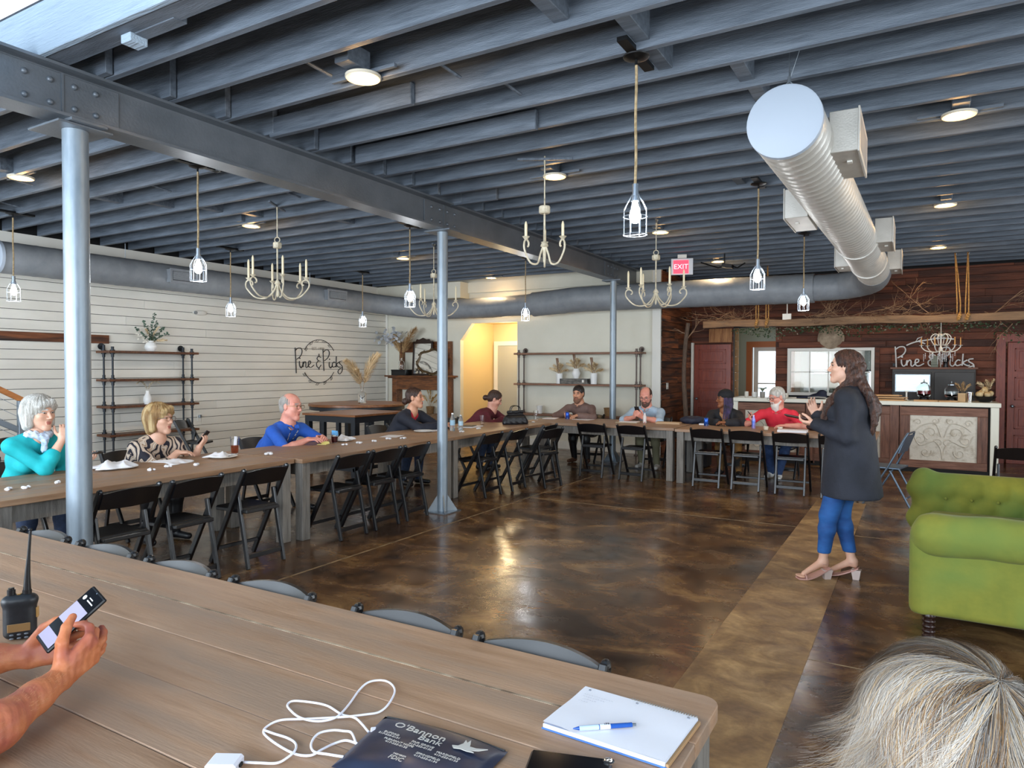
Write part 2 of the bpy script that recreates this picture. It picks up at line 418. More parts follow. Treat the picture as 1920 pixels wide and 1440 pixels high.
# left wall: shiplap boards, one object each
wl = struct('wall_left', MB().box(XL - .15, XL - .012, YF, YB + .15, 0, 3.75), M_dark)
bm = {}
def board_mesh(l, w, t, axis, m, c=.002):
    key = (round(l, 3), round(w, 3), axis, m.name)
    if key not in bm:
        b = MB()
        if axis == 'y': b.box(-t, 0, 0, l, 0, w, 0, c)
        elif axis == 'x': b.box(0, l, 0, t, 0, w, 0, c)
        elif axis == 'x-': b.box(0, l, -t, 0, 0, w, 0, c)
        bm[key] = b.mesh('board', m)
    return bm[key]
row = .1367; z = .205; r = 0
while z < 3.22:
    cuts = [YF, 1.2 + (r * 2.3) % 3.4, 5.6 + (r * 1.7) % 3.1, YB]
    for a, b in zip(cuts, cuts[1:]):
        link('board', board_mesh(b - a - .003, row - .007, .014, 'y', M_white), wl, loc=(XL, a, z))
    z += row; r += 1
tl = struct('trim_1', MB().box(XL - .01, XL + .02, YF, YB, 3.235, 3.30).box(XL - .01, XL + .012, YF, YB, 3.30, 3.42), M_trim)
struct('baseboard_left', MB().box(XL - .01, XL + .016, YF, YB, 0, .2, 0, .004), M_trim)
# brown plank fixed high on the left wall
o = MB().box(XL, XL + .03, 1.2, 6.02, 1.955, 2.082, 0, .003).build('wall_plank', M_bwood2)
tag(o, 'long dark brown wooden plank fixed flat on the white shiplap wall', 'plank')

# white back wall with the lit alcove opening
w = MB().box(XL - .15, -8.55, YB, YB + .12, 0, 3.75).box(-7.13, -4.1, YB, YB + .12, 0, 3.75).box(-8.55, -7.13, YB, YB + .12, 2.56, 3.75)
w.prism([(-8.55, 2.2), (-8.25, 2.56), (-8.55, 2.56)], YB, YB + .12, plane='xz')
wb = struct('wall_back', w, M_wallp)
struct('trim_2', MB().box(-4.24, -4.08, YB - .03, YB + .02, 0, 3.42, 0, .003).box(XL, XL + .05, YB - .05, YB, .2, 3.3), M_trim)
struct('trim_3', MB().box(XL, -8.32, 12.1, YB, 3.08, 3.42).box(-8.32, -4.24, YB - .05, YB, 3.2, 3.42), M_wallp)
struct('baseboard_back', MB().box(XL, -8.56, YB - .018, YB, 0, .16).box(-7.12, -4.24, YB - .018, YB, 0, .16), M_trim)
M_alc = mat('alcove_paint', 'ddc89a', .75)
struct('wall_alcove', MB().box(-8.65, -8.55, YB + .12, 14.0, 0, 2.75).box(-7.13, -7.03, YB + .12, 14.0, 0, 2.75).box(-8.55, -7.13, 13.8, 13.95, 0, 2.75).box(-8.65, -7.03, YB + .12, 14.0, 2.62, 2.75), M_alc)
dd = struct('door_1', MB().box(-8.4, -7.5, 13.76, 13.8, 0, 2.13, 0, .004), mat('grey_door', 'a9aba2', .5))
MB().rframe(-8.5, -7.4, 13.74, 13.8, 0, 2.22, .1, bottom=False).build('door_frame', M_trim, dd)
MB().ball((-7.58, 13.72, 1.0), .03).build('door_handle', M_chrome, dd)
o = MB().box(-7.06, -7.02, 12.40, 12.437, 0, 0).build('tmp', M_trim); bpy.data.objects.remove(o)
d = bpy.data.lights.new('alcove_lamp', 'POINT'); d.energy = 27; d.color = (1, .78, .46); d.shadow_soft_size = .12
o = bpy.data.objects.new('alcove_lamp', d); C.objects.link(o); o.location = (-7.7, 13.0, 2.45)

# side wall of old boards (faces right), real planks
ws = struct('wall_side', MB().box(-4.24, -4.115, YB + .12, YW + .1, 0, 3.75), M_dark)
z = 0.; k = 0
while z < 3.4:
    h = [.15, .11, .19, .13, .17, .12][k % 6]; h = min(h, 3.42 - z)
    cut = YB + .01 + [.9, 1.4, .6, 1.7, 1.1][k % 5]
    for a, b in ((YB + .01, cut), (cut, YW)):
        link('board', board_mesh(b - a - .004, h - .006, .014 + .006 * (k % 3), 'y', M_bwood2), ws, loc=(-4.1 + .006 * ((k * 7) % 3), a, z))
    z += h; k += 1
# brown timber wall behind the bar
DOOR = [(-3.24, -2.42, 0, 2.43), (-2.19, -.68, 1.09, 2.0)]
wt = struct('wall_timber', MB().box(-4.24, -3.24, YW + .02, YW + .14, 0, 3.75).box(-3.24, -2.42, YW + .02, YW + .14, 2.43, 3.75).box(-2.42, -2.19, YW + .02, YW + .14, 0, 3.75)
            .box(-2.19, -.68, YW + .02, YW + .14, 0, 1.09).box(-2.19, -.68, YW + .02, YW + .14, 2.0, 3.75).box(-.68, XR, YW + .02, YW + .14, 0, 3.75), M_dark)
z = 0.; k = 0
while z < 3.4:
    h = .125; h = min(h, 3.42 - z)
    x = -4.1
    while x < XR - .01:
        l = .7 + ((k * 37 + int(x * 10) * 13) % 17) / 10.; x2 = min(x + l, XR)
        segs = [(x, x2)]
        for (a, b, c, d_) in DOOR:
            if z + h > c + .005 and z < d_ - .005:
                ns = []
                for (p, q) in segs:
                    if q <= a or p >= b: ns.append((p, q)); continue
                    if p < a: ns.append((p, a))
                    if q > b: ns.append((b, q))
                segs = ns
        for (p, q) in segs:
            if q - p > .03: link('board', board_mesh(round(q - p - .004, 2), h - .004, .018, 'x-', M_bwood, .004), wt, loc=(p, YW + .02 - .004 * ((k + int(p * 3)) % 2), z))
        x = x2
    z += h; k += 1
struct('wall_right', MB().box(XR, XR + .15, YF, YW + .2, 0, 3.75), M_wallp)
# shop front behind the camera: piers between three large windows
wf = MB()
for a, b in ((XL - .15, -10.2), (-6.6, -6.0), (-2.4, -1.8), (1.8, XR + .15)): wf.box(a, b, YF - .2, YF, 0, 3.75)
for a, b in ((-10.2, -6.6), (-6.0, -2.4), (-1.8, 1.8)): wf.box(a, b, YF - .2, YF, 0, .5); wf.box(a, b, YF - .2, YF, 3.3, 3.75)
struct('wall_front', wf, M_wallp)
for i, a in enumerate((-10.2, -6.0, -1.8)):
    q = MB().box(a, a + 3.6, YF - .12, YF - .08, .5, .56).box(a, a + 3.6, YF - .12, YF - .08, 3.24, 3.3)
    for t in range(4): q.box(a + t * 1.18, a + t * 1.18 + .06, YF - .12, YF - .08, .5, 3.3)
    struct('window_%d' % (i + 2), q, M_blackm)

# small bright room seen through the opening and the bar window
rb = MB().box(-4.3, -4.2, YW + .14, 16.6, 0, 2.9).box(.2, .3, YW + .14, 16.6, 0, 2.9).box(-4.3, .3, YW + .14, 16.6, 2.7, 2.85)
rb.box(-4.3, -3.25, 16.5, 16.6, 0, 2.7).box(-3.25, -2.45, 16.5, 16.6, 2.1, 2.7).box(-2.45, -2.1, 16.5, 16.6, 0, 2.7).box(-2.1, -1.95, 16.5, 16.6, 0, 2.7).box(-1.95, -.5, 16.5, 16.6, 0, 1.2).box(-1.95, -.5, 16.5, 16.6, 1.95, 2.7).box(-1.72, -1.42, 16.5, 16.6, 1.2, 1.95).box(-1.95, -1.72, 16.5, 16.6, 1.2, 1.5).box(-1.24, -.88, 16.5, 16.6, 1.2, 1.95).box(-1.42, -1.24, 16.5, 16.6, 1.2, 1.36).box(-.88, -.72, 16.5, 16.6, 1.55, 1.95).box(-.72, -.5, 16.5, 16.6, 1.2, 1.95).box(-.5, .3, 16.5, 16.6, 0, 2.7)
struct('wall_porch', rb, mat('porch_paint', 'b4bdb2', .7))
q = MB().rframe(-3.38, -2.35, 16.44, 16.5, 0, 2.22, .13, bottom=False)
d2 = struct('door_2', q, mat('orange_casing', 'b8672e', .5))
MB().rframe(-3.23, -2.47, 16.52, 16.56, 0, 2.1, .1).box(-3.13, -2.57, 16.53, 16.55, 1.25, 1.28).build('door_leaf', M_trim, d2)
q = MB().box(-2.1, -.5, 16.5, 16.56, 1.0, 1.05).box(-2.1, -.5, 16.5, 16.56, 2.1, 2.15)
for x in (-2.1, -1.58, -1.06, -.55): q.box(x, x + .05, 16.5, 16.56, 1.0, 2.15)
q.box(-2.1, -.5, 16.5, 16.56, 1.55, 1.59)
struct('window_5', q, M_trim)
pw = struct('wall_passage', MB().box(-2.4, -2.3, YW + .14, 15.6, 0, 2.7), M_pine)
for k in range(16): link('board', board_mesh(1.0, .162, .012, 'y', M_pine), pw, loc=(-2.4, YW + .14, .01 + k * .168))
pq = struct('wall_passage_left', MB().box(-3.62, -3.35, 15.2, 15.3, 0, 2.7), M_pine)
for k in range(16): link('board', board_mesh(.42, .162, .012, 'x-', M_pine), pq, loc=(-3.7, 15.2, .01 + k * .168))
area('porch_daylight', (-2.3, 16.3, 2.0), (math.radians(-90), 0, 0), 2.6, 1.6, 9, (1, .96, .9))
# interior window above the bar: white sash with muntins and panes
wi = MB().rframe(-2.19, -.68, YW - .06, YW + .03, 1.09, 2.0, .055)
win = struct('window_1', wi, M_trim)
q = MB()
for x in (-1.80, -1.47, -1.12): q.box(x, x + .02, YW - .03, YW, 1.12, 1.95)
q.box(-2.14, -.75, YW - .03, YW, 1.53, 1.55); q.build('muntins', M_trim, win)
M_glass = mat('window_glass', 'f0f6f4', .03, trans=1., alpha=.35, ior=1.45)
for (a, b) in ((-2.13, -1.80), (-1.78, -1.47), (-1.45, -1.12), (-1.10, -.76)):
    for (c, d_) in ((1.13, 1.53), (1.55, 1.94)): MB().box(a, b, YW - .018, YW - .014, c, d_).build('pane', M_glass, win)
struct('trim_4', MB().box(-2.35, -.5, YW - .07, YW, 2.02, 2.12, 0, .004).box(-.67, -.6, YW - .05, YW, 1.09, 2.0), M_bwood)
# doors of the timber wall
def panel_door(name, x0, x1, h, npan, knob_x):
    s = MB().box(x0, x1, YW - .055, YW - .01, 0, h, 0, .004); d = struct(name, s, M_reddoor)
    w = x1 - x0; ph = (h - .1 * (npan + 1)) / npan
    for i in range(npan):
        z0 = .1 + i * (ph + .1)
        f = MB()
        for (a, b, c, e) in ((x0 + .1, x1 - .1, z0, z0 + .02), (x0 + .1, x1 - .1, z0 + ph - .02, z0 + ph), (x0 + .1, x0 + .12, z0, z0 + ph), (x1 - .12, x1 - .1, z0, z0 + ph)): f.box(a, b, YW - .067, YW - .055, c, e, 0, .003)
        f.box(x0 + .16, x1 - .16, YW - .064, YW - .055, z0 + .05, z0 + ph - .05, 0, .004).build('door_panel', M_reddoor, d)
    MB().cyl((knob_x, YW - .055, .98), (knob_x, YW - .1, .98), .01).ball((knob_x, YW - .115, .98), .028).build('door_knob', M_zinc, d)
    return d
d = panel_door('door_3', -4.02, -3.27, 2.1, 5, -3.95)
MB().box(-4.08, -4.03, YW - .09, YW - .01, 0, 2.14, 0, .004).build('white_post', M_trim, d)
d = panel_door('door_4', 1.33, 2.12, 2.06, 4, 1.4)
MB().rframe(1.17, 2.28, YW - .07, YW, 0, 2.2, .13, bottom=False).build('door_frame', M_reddoor, d)
o = MB().box(-3.72, -3.26, YW - .05, YW - .02, 2.14, 2.42, 0, .004).build('pine_board', mat('carved_pine', 'b98452', .6, col2='8d5a34', scale=8, stretch=(5, 1, .5), bump=.6))
tag(o, 'pale carved pine board above the left red door at the timber wall', 'board')
# light switch plates
for (nm, loc, lab) in (('light_switch', (-4.095, 12.86, 1.27), 'cream double light switch plate on the dark board side wall'),):
    t = thing(nm, lab, 'switch', loc)
    MB().box(0, .012, -.06, .06, -.06, .06, 0, .003).build('cover_plate', M_trim, t)
    for y in (-.025, .025): MB().box(.012, .018, y - .008, y + .008, -.018, .018).build('toggle', M_trim, t)
t = thing('wall_outlet', 'small white socket plate low on the shiplap wall', 'socket', (XL + .001, 7.55, .74))
MB().box(0, .01, -.035, .035, -.06, .06, 0, .002).build('cover_plate', M_trim, t)
MB().box(.01, .05, -.02, .02, .0, .05, 0, .004).build('plug', M_zinc, t)
t = thing('emergency_light', 'white oval emergency light high on the shiplap wall above the shelf', 'light', (XL, 7.56, 2.53))
MB().ball((.03, 0, 0), (.04, .14, .045), 16, 8).build('housing', M_trim, t, 40)
MB().cyl((.05, -.1, -.005), (.075, -.1, -.005), .028, n=14).build('lamp_head', M_zinc, t)

# ---------------------------------------------------------------- ceiling: deck, joists, header, beam
ce = struct('ceiling', MB().box(XL - .1, XR + .1, 2.19, YW + .2, 3.70, 3.78), M_deck)
jm = {}
def joist(x0, x1, y, z0=3.42, z1=3.70, w=.048, m=None):
    key = (round(x1 - x0, 2), round(z1 - z0, 2), w)
    if key not in jm: jm[key] = MB().box(0, x1 - x0, -w / 2, w / 2, 0, z1 - z0, 0, .004).mesh('joist', m or M_slate)
    return link('joist', jm[key], ce, loc=(x0, y, z0))
yj = [2.55 + .43 * i for i in range(28) if 2.55 + .43 * i < YW]
for i, y in enumerate(yj):
    joist(-4.75, XR, y)
    if y < YB: joist(XL, -4.35, y - .055)
for (x, y0) in ((-1.72, 1), (-1.42, 2), (-1.42, 3), (-1.02, 4), (-1.0, 5), (-.8, 6), (-1.6, 10), (-7.9, 4), (-7.6, 5), (-7.3, 6), (-7.1, 7), (-6.4, 9)):
    MB().box(x, x + .09, yj[y0] + .02, yj[y0 + 1] - .02, 3.46, 3.68, 0, .004).build('blocking', M_slate, ce)
for (xa, xb, yi) in ((-4.4, -3.0, 3), (-4.3, -2.5, 5), (-4.5, -3.9, 9)):
    MB().box(xa, xb, yj[yi] - .075, yj[yi] - .026, 3.40, 3.55, 0, .006).build('sister_board', M_slate, ce)
for (x, yi) in ((-3.3, 1), (-2.6, 2), (-2.4, 3), (-7.9, 2), (-6.9, 4), (-5.9, 6), (-9.1, 3)):
    MB().cyl((x, yj[yi] + .03, 3.50), (x + .05, yj[yi] + .30, 3.46), .011, n=6).build('rod', M_slate, ce)
# opening edge near the camera: white painted header and raised board ceiling
hd = MB().box(XL, XR, 2.14, 2.18, 3.42, 3.72, 0, .004).build('header_board', M_whiteb, ce)
MB().box(XL, XR, 2.185, 2.32, 3.425, 3.70, 0, .006).build('header_beam', M_slate, ce)
rc = struct('ceiling_raised', MB().box(XL - .1, XR + .1, YF - .2, 2.13, 3.90, 3.98), M_whiteb)
y = YF
while y < 2.1:
    link('board', board_mesh(XR - XL, .16, .012, 'x', M_whiteb), rc, loc=(XL, y, 3.885)).rotation_euler = (math.radians(90), 0, 0); y += .168
t = thing('vent_block', 'small white wooden block hanging under the first joist near the steel beam', 'block', (-3.72, 2.3, 3.40))
MB().box(-.09, .0, -.05, .05, -.02, .06, 0, .003).build('block', M_whiteb, t); MB().box(0, .35, -.03, .05, .02, .07, 0, .003).build('bracket', M_slate, t)
# steel I-beam
bx = -4.55
be = thing('steel_beam', 'long dark grey steel I-beam on posts crossing the ceiling', 'beam', (bx, 0, 3.10))
MB().box(-.1, .1, YF, YB, .015, .033).box(-.1, .1, YF, YB, .302, .32).box(-.007, .007, YF, YB, .033, .302).build('beam_web', M_steel, be)
for y in (2.31, 6.27, 11.2): MB().box(.007, .02, y - .35, y + .35, .05, .29, 0, .003).box(.02, .028, y - .006, y + .006, .05, .29).build('splice_plate', M_steel, be)
bolt = MB().lathe([(.019, 0), (.019, .006), (.015, .014), (.006, .018)], n=10, ax=(1, 0, 0)).mesh('bolt', M_steel, 40)
for ys in ((2.10, 2.24, 2.38, 2.51), (6.04, 6.19, 6.33, 6.47), (10.98, 11.12, 11.26, 11.40)):
    for y in ys:
        for z in (.095, .23): link('bolt', bolt, be, loc=(.02, y, z))
# posts
def post(y, x, r, top, lab, plate):
    t = thing('steel_post', lab, 'post', (x, y, 0))
    MB().cyl((0, 0, .012), (0, 0, top), r, n=40).build('pole', M_pole, t, 40)
    b = MB().box(-.17, .17, -.11, .11, top, top + .018, 0, .002)
    if plate: b.box(-.23, .13, -.165, .165, top - .014, top - .001, 0, .002)
    b.build('cap_plate', M_steel, t)
    MB().box(-.15, .15, -.15, .15, 0, .012).build('base_plate', M_zinc, t)
    for a in range(4):
        q = MB().prism([(r - .01, .012), (r + .11, .012), (r + .10, .03), (r - .01, .2)], -.004, .004, plane='xz')
        q.xf(Matrix.Rotation(a * PI / 2 + PI / 4, 4, 'Z')); q.build('gusset', M_zinc, t)
post(2.42, -4.60, .073, 3.097, 'thick shiny steel post nearest the camera at left, in front of the woman in turquoise', True)
post(6.27, -4.55, .058, 3.097, 'slim steel post with triangular base gussets, middle of the three', False)
post(11.2, -4.52, .056, 3.097, 'farthest steel post standing behind the far corner of the tables', False)
# ---------------------------------------------------------------- long plank tables
M_tab = mat('table_wood', '8f6d52', .5, col2='b8967a', scale=3.2, stretch=(.7, 7, 7), detail=8, rand=.10, bump=.22, bscale=24, lo=.3, hi=.72, col3='937a66', s3=1.6, rrange=.08, bdist=.004)
M_taby = mat('table_wood_y', '88664a', .5, col2='b08c6c', scale=3.2, stretch=(7, .7, 7), detail=8, rand=.10, bump=.22, bscale=24, lo=.3, hi=.72, col3='937a66', s3=1.6, rrange=.08, bdist=.004)
M_gleg = mat('grey_table_wood', '6d6862', .6, col2='8b867f', scale=5, stretch=(8, 8, .7), rand=.1, bump=.3, bscale=30)
M_joint = mat('joint_light', 'b8a68e', .6, col2='6a5644', scale=14)
def long_table(lab, x0, x1, y0, y1, along, nearw=None, legs=True, group=None, widths=None, joint=False):
    """plank table, top at 0.76"""
    cx, cy = (x0 + x1) / 2, (y0 + y1) / 2; t = thing('plank_table', lab, 'table', (cx, cy, 0), 0, group)
    a0, a1, b0, b1 = x0 - cx, x1 - cx, y0 - cy, y1 - cy; th = .04; m = M_tab if along == 'x' else M_taby
    W = (b1 - b0) if along == 'x' else (a1 - a0); L = (a1 - a0) if along == 'x' else (b1 - b0)
    ws = widths or [W / 5] * 5; p = 0
    for i, w in enumerate(ws):
        l0, l1 = p + .0007, p + w - .0007
        if along == 'x': q = MB().box(a0, a1, b1 - l1, b1 - l0, .76 - th, .76 - .0006 * (i % 3), 0, .0025)
        else: q = MB().box(a1 - l1, a1 - l0, b0, b1, .76 - th, .76 - .0006 * (i % 3), 0, .0025)
        if joint and i == 0: q = None
        if q: q.build('plank', m, t)
        elif along == 'x':
            # front plank with the rounded corner at its right end
            c = .045; poly = [(a0, b1 - l1), (a1, b1 - l1), (a1, b1 - c)] + [(a1 - c + c * math.cos(s), b1 - c + c * math.sin(s)) for s in [PI / 2 * k / 6 for k in range(1, 7)]] + [(a0, b1)]
            MB().prism(poly, .76 - th, .76).build('plank', m, t, bevel=.003)
            MB().box(a0, a1 - .05, b1 - l1 - .004, b1 - l1 + .004, .74, .7604).build('filled_joint', M_joint, t)
        p += w
    MB().box(a0 + .03, a1 - .03, b0 + .03, b1 - .03, .716, .7195).build('dark_backing', M_dark, t)  # dark sheet added so the lit floor doesn't show through the plank gaps
    q = MB(); s = .07
    q.box(a0 + s, a1 - s, b1 - s - .03, b1 - s, .60, .72).box(a0 + s, a1 - s, b0 + s, b0 + s + .03, .60, .72).box(a0 + s, a0 + s + .03, b0 + s, b1 - s, .60, .72).box(a1 - s - .03, a1 - s, b0 + s, b1 - s, .60, .72)
    q.build('apron', M_gleg, t)
    if legs:
        lw = .095
        lm = MB().box(-lw / 2, lw / 2, -lw / 2, lw / 2, 0, .72, 0, .004).mesh('leg', M_gleg)
        for sx in (a0 + .07, a1 - .07):
            for sy in (b0 + .07, b1 - .07): link('leg', lm, t, loc=(sx, sy, 0))
    return t
_n = long_table('large foreground plank table with radio, notebook and cable on it', -5.3, -.405, .56, 1.727, 'x', widths=[.237, .19, .21, .21, .32], joint=True)
_n.location.z = .025
long_table('left row plank table in front of the woman in turquoise', -6.0, -4.93, 2.08, 4.49, 'y', group='left row tables')
long_table('left row plank table in front of the man in the blue shirt', -5.98, -4.85, 4.51, 6.92, 'y', group='left row tables')
long_table('left row plank table before the woman in the dark blazer', -5.98, -4.86, 6.94, 9.5, 'y', group='left row tables')
long_table('corner plank table in front of the man in the brown pullover', -5.45, -2.95, 9.60, 10.75, 'x', group='far row tables')
long_table('far plank table in front of the man in the red polo shirt', -2.91, -.42, 9.50, 10.60, 'x', group='far row tables')

# ---------------------------------------------------------------- folding chairs
M_chair = mat('black_resin', '0b0c10', .33, spec=.75)
def make_chair(m=M_chair, lab='', group=None):
    # local: front of chair = +y, back = -y; origin on the floor below the seat centre
    t = thing('folding_chair', lab, 'chair', (0, 0, 0), 0, group)
    # long frames: from front foot up past the seat to the top of the back
    for s in (-1, 1):
        x = .205 * s
        MB().bar((x, .20, .0), (x, -.235, .79), .026, .042, up=(0, 1, 0), c=.004).ball((x, -.236, .785), (.016, .022, .02), 8, 6).build('back_frame', m, t)
        x = .172 * s
        MB().bar((x, -.235, .0), (x, -.105, .60), .024, .036, up=(0, 1, 0), c=.004).build('rear_leg', m, t)
    # seat
    p = [(-.16, -.20), (.16, -.20), (.185, .16), (.15, .195), (-.15, .195), (-.185, .16)]
    MB().prism(p, .435, .465).build('seat', m, t, bevel=.006)
    # curved top rail
    q = MB(); n = 10; vs = []
    for i in range(n + 1):
        u = -1 + 2 * i / n; x = u * .195; bow = -.028 * (1 - u * u); top = .772 + .022 * (1 - u * u); bot = .665 - .004 * (1 - u * u)
        for (dy, z) in ((0, bot), (-.016, bot), (-.016, top), (0, top)):
            vs.append((x, -.215 + bow + dy - (z - .72) * .5, z))
    fs = [(0, 1, 2, 3)[::-1], tuple(n * 4 + k for k in (0, 1, 2, 3))]
    for i in range(n):
        for k in range(4): fs.append((i * 4 + k, i * 4 + (k + 1) % 4, i * 4 + 4 + (k + 1) % 4, i * 4 + 4 + k))
    q.add(vs, fs); q.build('backrest', m, t, 60)
    MB().box(-.17, .17, -.152, -.128, .445, .475, 0, .004).build('seat_rail', m, t)
    MB().box(-.17, .17, -.222, -.205, .075, .115, 0, .004).build('rear_stretcher', m, t)
    MB().box(-.195, .195, .118, .135, .11, .14, 0, .004).build('front_stretcher', m, t)
    return t
G1 = 'black folding chairs tucked along the inner side of the left row tables'
proto = make_chair(lab='black folding chair tucked at the left row, nearest the camera beside the thick post', group=G1)
proto.location = (-4.80, 2.735, 0); proto.rotation_euler = (0, 0, PI / 2)
for (x, y, rz, lab) in ((-4.78, 3.22, 92, 'black folding chair at the left row, second beyond the thick post'),
                        (-4.78, 3.85, 88, 'black folding chair at the left row standing clear beside the first table leg'),
                        (-4.80, 4.88, 90, 'black folding chair just beyond the grey table leg of the left row'),
                        (-4.80, 5.36, 90, 'black folding chair between two others, left of the slim post'),
                        (-4.80, 5.84, 91, 'black folding chair next on the left of the slim post with gussets'),
                        (-4.78, 7.35, 88, 'black folding chair next on the right of the slim post with gussets'),
                        (-4.74, 7.92, 90, 'black folding chair at the left row beside the tilted folded one'),
                        (-4.76, 8.85, 90, 'black folding chair at the inner corner end of the left row')):
    dup(proto, (x, y, 0), math.radians(rz), lab, G1)
t = dup(proto, (-4.44, 8.38, 0), math.radians(80), 'black folding chair standing tilted back from the left row, nearly at the corner', G1); t.rotation_euler = (0, .0, math.radians(78))
G2 = 'black folding chairs in front of the far row tables'
for (x, y, rz, lab) in ((-4.13, 9.60, 2, 'black folding chair at the corner table, in front of the man in the brown pullover'),
                        (-3.50, 9.60, -2, 'black folding chair in front of the man in the light blue shirt'),
                        (-2.44, 9.60, 0, 'black folding chair in front of the woman in the dark cap'),
                        (-1.93, 9.61, 0, 'empty black folding chair between those facing the cap woman and the red shirt man'),
                        (-1.38, 9.58, 1, 'black folding chair in front of the man in the red polo shirt'),
                        (-.83, 9.57, 0, 'black folding chair partly hidden behind the standing woman')):
    dup(proto, (x, y, 0), math.radians(rz), lab, G2)
G3 = 'black folding chairs pushed under the foreground table'
for (x, y, lab) in ((-.93, 2.0, 'black folding chair at the foreground table nearest the notebook'),
                    (-1.42, 2.0, 'black folding chair at the foreground table, second from the notebook end'),
                    (-2.05, 2.02, 'black folding chair at the foreground table, third from the notebook end'),
                    (-2.59, 2.03, 'black folding chair at the foreground table, fourth from the notebook end'),
                    (-3.12, 2.03, 'black folding chair at the foreground table just right of the thick post'),
                    (-3.65, 2.03, 'black folding chair at the foreground table left of the thick post')):
    dup(proto, (x, 1.52, 0), PI, lab, G3)
G4 = 'black folding chairs of the seated people'
for (x, y, rz, lab) in ((-6.42, 2.86, -90, 'black folding chair under the woman in turquoise'), (-6.38, 3.88, -90, 'black folding chair under the woman in the animal print top'),
                        (-6.38, 5.42, -90, 'black folding chair under the man in the blue shirt'), (-6.34, 7.5, -90, 'black folding chair under the woman in the dark blazer'),
                        (-6.28, 9.2, -90, 'black folding chair under the woman in maroon'), (-4.92, 11.05, 180, 'black folding chair under the man in the brown pullover'),
                        (-3.70, 11.0, 180, 'black folding chair under the man in the light blue shirt'), (-2.42, 10.95, 180, 'black folding chair under the woman in the dark cap'),
                        (-1.70, 10.9, 175, 'black folding chair under the man in the red polo shirt')):
    dup(proto, (x, y, 0), math.radians(rz), lab, G4)
dup(proto, (-9.55, 6.75, 0), math.radians(-62), 'empty black folding chair against the shiplap wall right of the pipe shelf', 'empty chairs by the shiplap wall')
dup(proto, (-8.7, 3.95, 0), math.radians(-95), 'empty black folding chair by the shiplap wall, just right of the thick post', 'empty chairs by the shiplap wall')
dup(proto, (-8.2, 3.2, 0), math.radians(-80), 'black folding chair behind the woman in turquoise near the stair', 'empty chairs by the shiplap wall')
dup(proto, (-6.9, 2.35, 0), math.radians(-90), 'black folding chair at the left picture edge behind the table', 'empty chairs by the shiplap wall')
dup(proto, (.93, 9.05, 0), math.radians(0), 'black folding chair at right, in front of the red panelled door', 'right side chairs')
# grey metal folding chair near the bar, seen edge on
M_gm = mat('blue_grey_metal', '5d6c7c', .35, metal=.6)
t = thing('metal_chair', 'blue grey metal folding chair seen side on right of the standing woman', 'chair', (-.28, 9.35, 0), math.radians(78))
for s in (-.2, .2):
    MB().tube([(s, .22, 0), (s, -.05, .47), (s, -.22, .82), (s * .8, -.235, .86)], .012, 8).build('frame', M_gm, t, 60)
    MB().tube([(s * .9, -.28, 0), (s * .9, -.06, .42)], .012, 8).build('rear_leg', M_gm, t, 60)
MB().obox((0, -.19, .73), (.40, .016, .22), (.35, 0, 0), 0, .005).build('backrest', M_gm, t)
MB().obox((0, .02, .45), (.39, .38, .02), (0, 0, 0), 0, .005).build('seat', M_gm, t)
MB().tube([(-.16, -.235, .86), (.16, -.235, .86)], .012, 8).tube([(-.18, -.24, .12), (.18, -.24, .12)], .009, 6).build('crossbar', M_gm, t)

# ---------------------------------------------------------------- green velvet sofa (arm nearest the camera, fronts the room to the left)
M_vel = mat('green_velvet', '787e38', .85, col2='99963f', scale=3, detail=8, sheen=.12, lo=.35, hi=.7, bump=.3, bscale=7, bdist=.02, col3='6c8040', s3=1.6, spec=.15)
M_legw = mat('dark_turned_wood', '2a150e', .3)
t = thing('green_sofa', 'lime green velvet sofa with rolled arms and turned legs at the right edge', 'sofa', (0, 4.69, 0))
def arm(y0, s):
    # s=+1: panel's outer face at y0 looking -y
    ops = []
    for z in np.linspace(.19, .60, 6):
        ops.append((1, cap_((.05, y0 + .09 * s, z), (.90, y0 + .09 * s, z), .072), .05))
    ops += [(1, cap_((.045, y0 + .07 * s, .17), (.045, y0 + .07 * s, .60), .045), .04)]
    V, Q = sdf_mesh(ops, .016, clip=lambda X, Y, Z: np.maximum(.15 - Z, Z - .66) + 0 * X * Y)
    np_ = np_mesh('panel', V, Q, M_vel); link('arm_panel', np_, t)
    ops = [(1, cap_((.105, y0 + .075 * s, .635), (.90, y0 + .085 * s, .645), .112), .05), (1, cap_((.08, y0 + .07 * s, .60), (.9, y0 + .09 * s, .60), .1), .04), (1, ell_((.04, y0 + .07 * s, .635), (.03, .085, .085)), .03)]
    V, Q = sdf_mesh(ops, .014); V = wob(V, .004, 9, 3); link('arm_roll', np_mesh('roll', V, Q, M_vel), t)
arm(0.02, 1); arm(2.02, -1)
# tufted inner face of the far arm
M_velb = M_vel
ops = []
for i in range(6):
    for j in range(3):
        x = .04 + i * .17 + (.085 if j % 2 else 0); z = .40 + j * .12
        ops.append((1, ell_((x, 1.84, z), (.105, .07, .085)), .03))
ops.append((1, cap_((.07, 1.9, .70), (.9, 1.9, .70), .07), .06)); ops.append((1, cap_((.06, 1.86, .3), (.06, 1.88, .72), .082), .05))
V, Q = sdf_mesh(ops, .014); link('tufted_cushion', np_mesh('tufts', V, Q, M_vel), t)
b = MB()
for i in range(4): b.ball((.125 + i * .17, 1.775, .46), .012).ball((.21 + i * .17, 1.775, .58), .012)
b.build('upholstery_buttons', M_vel, t, True)
MB().box(.06, .92, .18, 1.86, .17, .34, 0, .03).build('seat_base', M_vel, t)
ops = [(1, cap_((.16, y, .40), (.75, y, .40), .085), .08) for y in (.28, .45, .62, .8, .95)]
